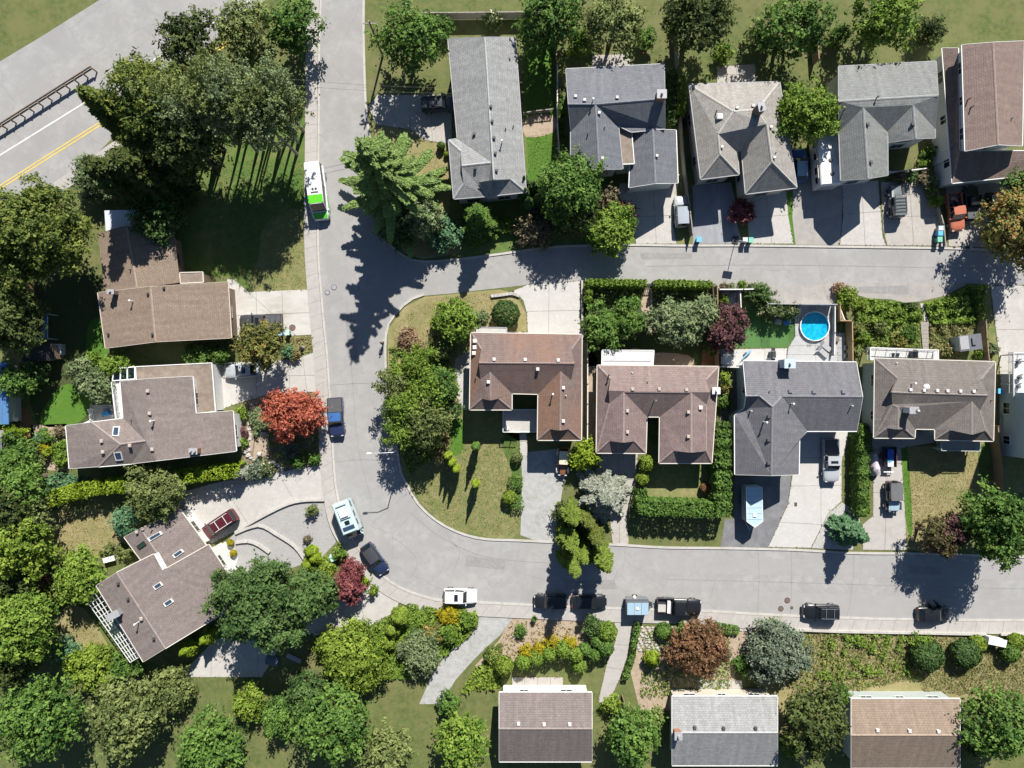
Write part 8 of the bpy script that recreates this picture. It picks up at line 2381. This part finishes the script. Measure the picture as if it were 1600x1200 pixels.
def bbq(label, px, py, head, mat=None, z=0.9, base=0.06):
    r = place('barbecue', label, 'barbecue', px, py, head, z)
    r.location.z = base
    part(r, 'cart', DARKP, ((0, 0, 0.4), (0.75, 0.6, 0.75)))
    m = MB(); m.loft([[(-0.42, math.cos(t) * 0.36, 0.85 + math.sin(t) * 0.32) for t in [k * math.pi / 8 for k in range(9)]], [(0.42, math.cos(t) * 0.36, 0.85 + math.sin(t) * 0.32) for t in [k * math.pi / 8 for k in range(9)]]]); m.obj('lid', mat or DGREY, r)
    for s in (1, -1):
        part(r, 'side_shelf', DARKP, ((s * 0.66, 0, 0.86), (0.38, 0.5, 0.04)))
    return r
bbq('black covered barbecue on the white patio behind the slate house', 1208, 554, (0, 1))
def patio_umbrella(label, px, py, mat, head=(0.7, -0.7)):
    r = place('folded_umbrella', label, 'umbrella', px, py, head, 1.0)
    m = MB(); m.tube((-0.9, 0, 0.35), (0.6, 0, 0.35), 0.05, 0.16, 8); m.tube((0.6, 0, 0.35), (0.85, 0, 0.35), 0.16, 0.1, 8); m.obj('canopy', mat, r)
    m = MB(); m.tube((-1.3, 0, 0.35), (-0.9, 0, 0.35), 0.025, 0.025, 6); m.obj('pole', STEEL, r)
    part(r, 'stand', DARKP, ((0, 0, 0.12), (0.5, 0.5, 0.24)))
patio_umbrella('folded blue umbrella lying on the white patio', 1169, 554, plain('umbrella_blue', (0.22, 0.40, 0.58), 0.7))
r = place('hot_tub', 'grey lidded hot tub between tan fence and white patio', 'hot tub', 1136, 557, (0, 1), 0.8)
part(r, 'cabinet', GREYP, ((0, 0, 0.4), (2.0, 1.6, 0.8)))
for s in (-0.5, 0.5):
    part(r, 'lid', plain('lid_grey', (0.24, 0.245, 0.26), 0.7) if s < 0 else SIDING_W, ((s, 0, 0.85), (0.98, 1.62, 0.1)))
def pot_chair(name, label, px, py, mat, cat='chair'):
    r = place(name, label, cat, px, py, (0.3, 1), 0.5)
    m = MB(); m.dome((0, 0, 0.32), 0.5, 0.12, 16, 4); m.obj('seat', mat, r)
    m = MB(); m.loft([[(0.5 * math.cos(t), 0.5 * math.sin(t), 0.35) for t in [math.pi * (0.55 + k / 8) for k in range(8)]], [(0.62 * math.cos(t), 0.62 * math.sin(t), 0.85) for t in [math.pi * (0.55 + k / 8) for k in range(8)]]], caps=False, closed=False); m.obj('backrest', mat, r)
    for a in range(4):
        m = MB(); m.tube((0.35 * math.cos(a * 1.57), 0.35 * math.sin(a * 1.57), 0), (0.35 * math.cos(a * 1.57), 0.35 * math.sin(a * 1.57), 0.34), 0.03, 0.03, 6); m.obj('leg', DARKP, r)
pot_chair('round_chair', 'blue round bowl chair on the artificial lawn', 1231, 502, plain('chair_blue', (0.02, 0.13, 0.38), 0.5))
r = place('planter_box', 'grey square planter table between the hydrangeas', 'planter', 1217, 502, (1, 0.1), 0.5)
part(r, 'box', GREYP, ((0, 0, 0.25), (0.8, 0.7, 0.5))); part(r, 'top', SIDING_G, ((0, 0, 0.53), (0.45, 0.4, 0.06)))
r = place('deck_chair', 'blue folded deck chair beside the planter table', 'chair', 1216, 494, (1, 0.4), 0.5)
part(r, 'seat', plain('chair_navy', (0.02, 0.04, 0.20), 0.6), ((0, 0, 0.4), (0.6, 0.5, 0.06))); part(r, 'backrest', plain('chair_navy', (0, 0, 0)), ((-0.3, 0, 0.65), (0.08, 0.5, 0.5)))
for x in (-0.25, 0.25):
    for s in (0.2, -0.2):
        part(r, 'leg', DARKP, ((x, s, 0.185), (0.04, 0.04, 0.37)))
r = place('lamp_box', 'white pool pump box in the shaded deck corner', 'pump box', 1248, 484, (1, 0), 0.4)
part(r, 'case', WHITE, ((0, 0, 0.35), (0.35, 0.3, 0.45))); part(r, 'lid', SIDING_W, ((0, 0, 0.6), (0.4, 0.35, 0.06)))
for i, (x, y) in enumerate(((1309, 530), (1323, 543), (1323, 556))):
    r = place('planter_box', 'small grey planter by the tan fence, %s' % ['the one beside the pool deck', 'upper of the pair on the paving', 'lower of the pair on the paving'][i], 'planter', x, y, (1, 0), 0.4)
    part(r, 'box', SIDING_G if i else GREYP, ((0, 0, 0.22), (0.45, 0.6, 0.44))); part(r, 'soil', SOIL, ((0, 0, 0.45), (0.36, 0.5, 0.03)))
# furniture on the white back deck
for i, x in enumerate((1397, 1404)):
    r = place('deck_chair', 'pale deck chair on the white back deck, %s' % ('left one' if i == 0 else 'right one'), 'chair', x, 555, (0, 1), 3.0)
    r.location.z = 2.4
    part(r, 'seat', SIDING_G, ((0, 0, 0.42), (0.5, 0.45, 0.05))); part(r, 'backrest', SIDING_G, ((-0.26, 0, 0.7), (0.05, 0.45, 0.5)))
    for a in (-0.2, 0.2):
        for b in (-0.18, 0.18):
            part(r, 'leg', DARKP, ((a, b, 0.2), (0.04, 0.04, 0.4)))
r = bbq('black barbecue on the white back deck', 1428, 554, (0, 1), BLK, 3.0, 2.4)
# garden table
r = place('garden_table', 'white garden table with chairs beside the angled house', 'table', 170, 874, (0.95, -0.25), 0.75)
part(r, 'top', WHITE, ((0, 0, 0.74), (1.5, 0.65, 0.05)))
for a in (-0.6, 0.6):
    for b in (-0.25, 0.25):
        part(r, 'leg', SIDING_W, ((a, b, 0.36), (0.05, 0.05, 0.72)))
for i, (x, y) in enumerate(((158, 863), (166, 862))):
    r = place('flower_pot', 'dark flower pot above the white garden table, %s' % ('left one' if i == 0 else 'right one'), 'flower pot', x, y, (1, 0), 0.3)
    m = MB(); m.tube((0, 0, 0), (0, 0, 0.4), 0.16, 0.24, 12); m.obj('pot', WOOD_DARK, r)
    m = MB(); m.dome((0, 0, 0.38), 0.2, 0.22); m.obj('plant', L_DEEP, r)
r = place('ladder', 'small aluminium ladder lying in the shade left of the pergola', 'ladder', 85, 945, (0.97, 0.15), 0.2)
for s in (0.2, -0.2):
    part(r, 'stile', STEEL, ((0, s, 0.15), (1.4, 0.05, 0.06)))
for k in range(5):
    part(r, 'rung', STEEL, ((-0.56 + k * 0.28, 0, 0.15), (0.04, 0.36, 0.04)))
r = place('utility_box', 'pale teal electrical utility box on the planted corner', 'utility box', 520, 872, (0.85, -0.5), 0.9)
part(r, 'case', plain('teal_box', (0.30, 0.52, 0.48), 0.6), ((0, 0, 0.42), (0.75, 0.75, 0.84))); part(r, 'lid', plain('teal_lid', (0.42, 0.66, 0.62), 0.6), ((0, 0, 0.87), (0.82, 0.82, 0.07))); part(r, 'base', CONCRETE, ((0, 0, 0.03), (1.0, 1.0, 0.06)))
r = place('stone_lantern', 'small white garden lantern on the tan gravel square', 'garden ornament', 405, 710, (1, 0), 0.6)
m = MB(); m.tube((0, 0, 0), (0, 0, 0.5), 0.2, 0.14, 10); m.obj('base', CONCRETE, r); m = MB(); m.dome((0, 0, 0.5), 0.33, 0.3); m.obj('cap', CONCRETE_WHITE, r)
r = place('water_feature', 'grey garden ornament with a dark core on the dry verge', 'garden ornament', 471, 543, (1, 0), 0.6)
m = MB(); m.tube((0, 0, 0), (0, 0, 0.7), 0.3, 0.2, 8); m.obj('stone', STONES, r); m = MB(); m.dome((0, 0, 0.68), 0.22, 0.2); m.obj('top', DARKP, r)
# bins
BBL = plain('bin_blue', (0.04, 0.22, 0.50), 0.5); BGN = plain('bin_green', (0.05, 0.25, 0.16), 0.5); BGY = plain('bin_grey', (0.22, 0.24, 0.25), 0.5)
def wheelie(label, px, py, mat, lid, head=(0, -1)):
    r = place('wheelie_bin', label, 'bin', px, py, head, 1.0, 'bins put out along the driveways')
    m = MB(); m.loft([[(-0.24, -0.2, 0.08), (0.2, -0.2, 0.08), (0.2, 0.2, 0.08), (-0.24, 0.2, 0.08)], [(-0.32, -0.28, 0.98), (0.28, -0.28, 0.98), (0.28, 0.28, 0.98), (-0.32, 0.28, 0.98)]]); m.obj('body', mat, r)
    part(r, 'lid', lid, ((0, 0, 1.02), (0.66, 0.62, 0.07)))
    for s in (1, -1):
        m = MB(); m.tube((-0.26, s * 0.2, 0.11), (-0.26, s * 0.27, 0.11), 0.11, 0.11, 10); m.obj('wheel', RUBBER, r)
LB = plain('lid_blue', (0.10, 0.42, 0.72), 0.5); LG = plain('lid_green', (0.16, 0.45, 0.34), 0.5); LW = plain('lid_pale', (0.50, 0.53, 0.53), 0.5)
wheelie('blue wheelie bin at the edge of the bluish driveway', 1092, 374, BBL, LB)
wheelie('grey lidded wheelie bin near the burgundy maple', 1164.5, 375, BGY, LW)
wheelie('green wheelie bin beside the grey lidded one', 1173.5, 375, BGN, LG)
wheelie('blue wheelie bin at the end of the greenish fence', 1469.5, 364, BBL, LB)
wheelie('green wheelie bin at the end of the greenish fence', 1468.5, 374, BGN, LG)
wheelie('pale topped bin above the two bins by the fence', 1470, 357, BGY, LW)
wheelie('pale blue bin behind the dark grey pickup', 437, 520, BBL, plain('lid_sky', (0.30, 0.52, 0.68), 0.5))
wheelie('pale green bin behind the dark grey pickup', 448.5, 519.5, BGN, plain('lid_mint', (0.42, 0.60, 0.50), 0.5))
wheelie('blue bin beside the tall pale blue house', 1563, 611, BBL, LB)
r = place('storage_box', 'small dark box at the foot of the greenish fence', 'box', 1474, 383, (1, 0.1), 0.4)
part(r, 'box', DARKP, ((0, 0, 0.25), (0.7, 0.4, 0.5))); part(r, 'lid', GREYP, ((0, 0, 0.52), (0.74, 0.44, 0.05)))
# basketball hoop
p = G(1148, 379)
r = thing('basketball_hoop', 'portable basketball hoop at the edge of the bluish driveway', 'basketball hoop', (p.x, p.y, 0.02), -0.15)
m = MB(); m.tube((0, 0, 0.1), (0, 0, 3.0), 0.045, 0.04, 8); m.obj('pole', DARKP, r)
m = MB(); m.tube((0, 0, 2.9), (0, -0.55, 3.2), 0.035, 0.035, 6); m.tube((0, 0, 2.6), (0, -0.55, 3.0), 0.03, 0.03, 6); m.obj('arm', DARKP, r)
part(r, 'backboard', GREYP, ((0, -0.6, 3.35), (1.2, 0.05, 0.85)))
part(r, 'base', DARKP, ((0, 0.3, 0.1), (0.75, 1.0, 0.2)))
m = MB(); k = [(0.23 * math.cos(t), -0.88 + 0.23 * math.sin(t), 3.05) for t in [j * math.pi / 8 for j in range(16)]]
for a, b in zip(k, k[1:] + k[:1]):
    m.tube(a, b, 0.015, 0.015, 5)
m.obj('rim', ORNG, r)
# street lamp
p = G(630, 698)
r = thing('street_lamp', 'pale street lamp reaching over the west street from the corner', 'street lamp', (p.x, p.y, 0))
m = MB(); m.tube((0, 0, 0), (0, 0, 7.4), 0.1, 0.06, 10); m.obj('pole', STEEL, r)
e = P(580, 708.5, 7.9) - Vector((p.x, p.y, 0))
m = MB(); a = Vector((0, 0, 7.4)); mid = a.lerp(e, 0.45) + Vector((0, 0, 0.25)); m.tube(a, mid, 0.055, 0.05, 8); m.tube(mid, e, 0.05, 0.04, 8); m.obj('arm', STEEL, r)
dd = Vector((e.x, e.y, 0)).normalized()
m = MB(); m.loft([[(e.x + dd.x * t - dd.y * w, e.y + dd.y * t + dd.x * w, e.z + zz) for w, zz in ((-q, 0), (q, 0), (q * 0.6, 0.14), (-q * 0.6, 0.14))] for t, q in ((-0.1, 0.06), (0.1, 0.14), (0.4, 0.14), (0.55, 0.06))]); m.obj('lamp_head', SIDING_W, r)
# power lines
p = G(438, 172)
r = thing('utility_pole', 'wooden utility pole among the birches carrying two street wires', 'utility pole', (p.x, p.y, 0))
m = MB(); m.tube((0, 0, 0), (0, 0, 10), 0.15, 0.1, 8); m.obj('pole', BARK_PALE, r)
part(r, 'cross_arm', BARK_PALE, ((0, 0, 9.2), (0.12, 1.8, 0.12)))
for s in (0.35, -0.35):
    m = MB(); a = Vector((0, s, 9.3)); b = P(712, 142 - s * 12, 5.4) - Vector((p.x, p.y, 0)); prev = a
    for k in range(1, 13):
        t = k / 12; q = a.lerp(b, t) - Vector((0, 0, 0.7 * math.sin(math.pi * t))); m.tube(prev, q, 0.014, 0.014, 4, cap=False); prev = q
    m.obj('wire', DARKP, r)
p = G(598, 88)
r = thing('utility_pole', 'wooden utility pole beside the tan driveway', 'utility pole', (p.x, p.y, 0))
m = MB(); m.tube((0, 0, 0), (0, 0, 8.8), 0.15, 0.1, 8); m.obj('pole', BARK_PALE, r); part(r, 'cross_arm', BARK_PALE, ((0, 0, 8.2), (1.6, 0.12, 0.12)))
# mailbox bank
r = place('mailbox_station', 'white community mailbox block below the right end of the sidewalk', 'mailbox', 1558, 1003, (0.97, 0.2), 1.4)
part(r, 'cabinet', WHITE, ((0, 0, 0.85), (2.1, 0.75, 1.15))); part(r, 'roof', WHT, ((0, 0, 1.46), (2.3, 0.95, 0.08)))
for s in (-0.7, 0.7):
    part(r, 'leg', STEEL, ((s, 0, 0.14), (0.12, 0.4, 0.28)))
for i in range(4):
    for j in range(4):
        part(r, 'door', SIDING_W, ((-0.75 + i * 0.5, 0.385, 0.42 + j * 0.28), (0.45, 0.03, 0.24)))
# garden bench and box in the lower driveway shade
r = place('garden_bench', 'grey bench in deep shade below the big spreading tree', 'bench', 459, 1029, (0.9, 0.42), 0.5)
part(r, 'seat', GREYP, ((0, 0, 0.45), (2.0, 0.55, 0.07)))
for s in (-0.8, 0.8):
    part(r, 'leg', GREYP, ((s, 0, 0.21), (0.1, 0.45, 0.42)))
r = place('kayak', 'dark bluish tarp covered stack beside the shaded bench', 'covered stack', 425, 1034, (1, 0.2), 0.4)
m = MB(); m.loft([[(x, w * math.cos(t), 0.04 + hh * math.sin(t)) for t in [k * math.pi / 6 for k in range(7)]] for x, w, hh in ((-0.9, 0.4, 0.3), (-0.8, 0.6, 0.5), (0.7, 0.65, 0.55), (0.9, 0.4, 0.3))]); m.obj('tarp', plain('slate_tarp', (0.10, 0.13, 0.16), 0.7), r)
r = place('garden_chair', 'white garden chair on the porch of the rust roofed house', 'chair', 792, 668, (0.7, 0.7), 1.0)
r.location.z = 1.0
part(r, 'seat', WHITE, ((0, 0, 0.42), (0.55, 0.5, 0.05))); part(r, 'backrest', WHITE, ((-0.27, 0, 0.7), (0.05, 0.5, 0.5)))
for a in (-0.22, 0.22):
    for b in (-0.2, 0.2):
        part(r, 'leg', WHITE, ((a, b, 0.2), (0.05, 0.05, 0.4)))
r = place('patio_table', 'blue tarp covered table on the shaded patio of the taupe house', 'table', 164, 646, (1, -0.3), 0.7)
m = MB(); m.loft([[(-0.5, -0.3, 0.1), (0.5, -0.3, 0.1), (0.5, 0.3, 0.1), (-0.5, 0.3, 0.1)], [(-0.42, -0.22, 0.72), (0.42, -0.22, 0.72), (0.42, 0.22, 0.72), (-0.42, 0.22, 0.72)]]); m.obj('cover', BBL, r)
r = place('motorcycle', 'dark scooter parked by the weedy strip of the concrete yard', 'scooter', 1553, 545, (0.3, 1), 0.6)
for x in (0.55, -0.55):
    m = MB(); m.tube((x, -0.06, 0.28), (x, 0.06, 0.28), 0.28, 0.28, 14); m.obj('wheel', RUBBER, r)
part(r, 'body', DGREY, ((-0.15, 0, 0.55), (0.9, 0.26, 0.35)), ((0.45, 0, 0.75), (0.2, 0.3, 0.6))); part(r, 'seat', DARKP, ((-0.25, 0, 0.78), (0.6, 0.26, 0.1))); part(r, 'handlebar', DARKP, ((0.45, 0, 1.05), (0.06, 0.7, 0.05)))
r = place('extension_ladder', 'long aluminium ladder leaning along the tall pale blue house', 'ladder', 1572, 670, (0.12, 1), 0.9)
r.location.z = 0.5
for s in (0.22, -0.22):
    part(r, 'stile', STEEL, ((0, s, 0.1), (4.5, 0.06, 0.09)))
for k in range(14):
    part(r, 'rung', STEEL, ((-2.1 + k * 0.32, 0, 0.1), (0.04, 0.4, 0.04)))
for k in (-1.6, 1.6):
    part(r, 'trestle', WOOD, ((k, 0, -0.22), (0.1, 0.7, 0.55)))

# ================================================================== THE WALKER
def skin_fig(name, joints, edges, mat, parent=None, sub=2):
    me = bpy.data.meshes.new(name)
    me.from_pydata([j[:3] for j in joints], edges, [])
    me.materials.append(mat)
    o = link(name, me, parent)
    md = o.modifiers.new('Skin', 'SKIN')
    sv = me.skin_vertices[0].data
    for i, j in enumerate(joints):
        sv[i].radius = (j[3], j[4] if len(j) > 4 else j[3])
        sv[i].use_root = i == 0
    s = o.modifiers.new('Subsurf', 'SUBSURF'); s.levels = 1; s.render_levels = sub
    return o
SKIN = plain('skin', (0.42, 0.25, 0.18), 0.55, var=0.05)
CLOTH = plain('dark_jacket', (0.03, 0.032, 0.04), 0.85); TROU = plain('dark_trousers', (0.02, 0.022, 0.03), 0.85); HAIR = plain('dark_hair', (0.02, 0.015, 0.012), 0.7); SHOE = plain('pale_shoes', (0.5, 0.5, 0.5), 0.6)
p = G(599, 536.5)
J = [(0, 0, 0.92, 0.13, 0.10), (0, 0, 1.15, 0.12, 0.10), (0, 0, 1.38, 0.15, 0.10), (0, 0, 1.47, 0.055), (0, 0.01, 1.55, 0.06), (0, 0.02, 1.64, 0.085, 0.10), (0, 0.02, 1.73, 0.05),
     (0.17, 0, 1.36, 0.06), (0.23, -0.06, 1.12, 0.045), (0.22, 0.10, 0.92, 0.035), (0.215, 0.15, 0.85, 0.035, 0.02),
     (-0.17, 0, 1.36, 0.06), (-0.23, 0.06, 1.12, 0.045), (-0.22, 0.16, 0.95, 0.035), (-0.215, 0.21, 0.88, 0.035, 0.02),
     (0.09, 0.02, 0.84, 0.09), (0.10, 0.16, 0.48, 0.065), (0.10, 0.24, 0.09, 0.045), (-0.09, -0.02, 0.84, 0.09), (-0.10, -0.04, 0.48, 0.065), (-0.10, -0.24, 0.12, 0.045)]
E = [(0, 1), (1, 2), (2, 3), (3, 4), (4, 5), (5, 6), (2, 7), (7, 8), (8, 9), (9, 10), (2, 11), (11, 12), (12, 13), (13, 14), (0, 15), (15, 16), (16, 17), (0, 18), (18, 19), (19, 20)]
body = skin_fig('person', J, E, SKIN)
body.location = (p.x, p.y, 0.02); body.rotation_euler = (0, 0, 0.1)
body['label'] = 'person in dark clothes walking along the kerb of the west street'; body['category'] = 'person'
g = 1.16
skin_fig('jacket', [(x, y, z, r_ * g, (q[4] if len(q) > 4 else r_) * g) for q in [J[0], J[1], J[2]] for x, y, z, r_ in [q[:4]]] + [(x, y, z, r_ * 1.25) for x, y, z, r_ in [J[7][:4], J[8][:4], J[9][:4], J[11][:4], J[12][:4], J[13][:4]]], [(0, 1), (1, 2), (2, 3), (3, 4), (4, 5), (2, 6), (6, 7), (7, 8)], CLOTH, body)
skin_fig('trousers', [(0, 0, 0.93, 0.15, 0.12)] + [(q[0], q[1], q[2], q[3] * 1.2) for q in J[15:18] + J[18:21]], [(0, 1), (1, 2), (2, 3), (0, 4), (4, 5), (5, 6)], TROU, body)
m = MB(); m.dome((0, 0.0, 1.66), 0.105, 0.11, 12, 5); m.obj('hair', HAIR, body)
m = MB(); m.box((0, 0.13, 1.63), (0.03, 0.03, 0.04)); m.obj('nose', SKIN, body)
for s in (1, -1):
    m = MB(); m.dome((s * 0.035, 0.112, 1.655), 0.012, 0.012, 6, 3); m.obj('eye', DARKP, body)
    m = MB(); m.box((s * 0.10, 0.30 if s > 0 else -0.20, 0.045), (0.09, 0.26, 0.09)); m.obj('shoe', SHOE, body)
    for k in range(5):
        b0 = Vector((s * 0.215 + (k - 2) * 0.012, 0.16 if s > 0 else 0.22, 0.84 if s > 0 else 0.87)); ln = (0.06, 0.085, 0.09, 0.085, 0.065)[k]
        m = MB(); m.tube(b0, b0 + Vector((0, ln * 0.4, -ln * 0.6)), 0.009, 0.008, 6); m.tube(b0 + Vector((0, ln * 0.4, -ln * 0.6)), b0 + Vector((0, ln * 0.45, -ln)), 0.008, 0.006, 6); m.obj('finger', SKIN, body)

fence('board fence behind the light grey house', [(650, 20), (840, 18)], 1.8, WOOD_GREY)
fence('board fence between narrow back lawn and blue grey house yard', [(868, 20), (870, 98)], 1.8, WOOD)
fence('board fence between the blue grey and tan grey back yards', [(1056, 14), (1060, 100)], 1.8, WOOD_GREY)
fence('board fence left of the twin gabled house back yard', [(1275, 14), (1280, 92)], 1.8, WOOD)
fence('board fence right of the taupe southern house', [(975, 1095), (978, 1195)], 1.8, WOOD)
fence('board fence right of the grey southern house', [(1255, 1090), (1258, 1195)], 1.8, WOOD_GREY)

for i, (x, y) in enumerate(((1592, 566), (1594, 590), (1592, 604))):
    r = place('deck_chair', ['dark deck chair at the top of the right edge deck', 'dark deck chair in the middle of the right edge deck', 'dark deck chair at the bottom of the right edge deck'][i], 'chair', x, y, (0.6, 1), 3.2)
    r.location.z = 2.7
    part(r, 'seat', GREYD, ((0, 0, 0.42), (0.6, 0.6, 0.06))); part(r, 'backrest', GREYD, ((-0.3, 0, 0.7), (0.06, 0.6, 0.5)))
    for a in (-0.24, 0.24):
        for b_ in (-0.24, 0.24):
            part(r, 'leg', DARKP, ((a, b_, 0.2), (0.04, 0.04, 0.4)))
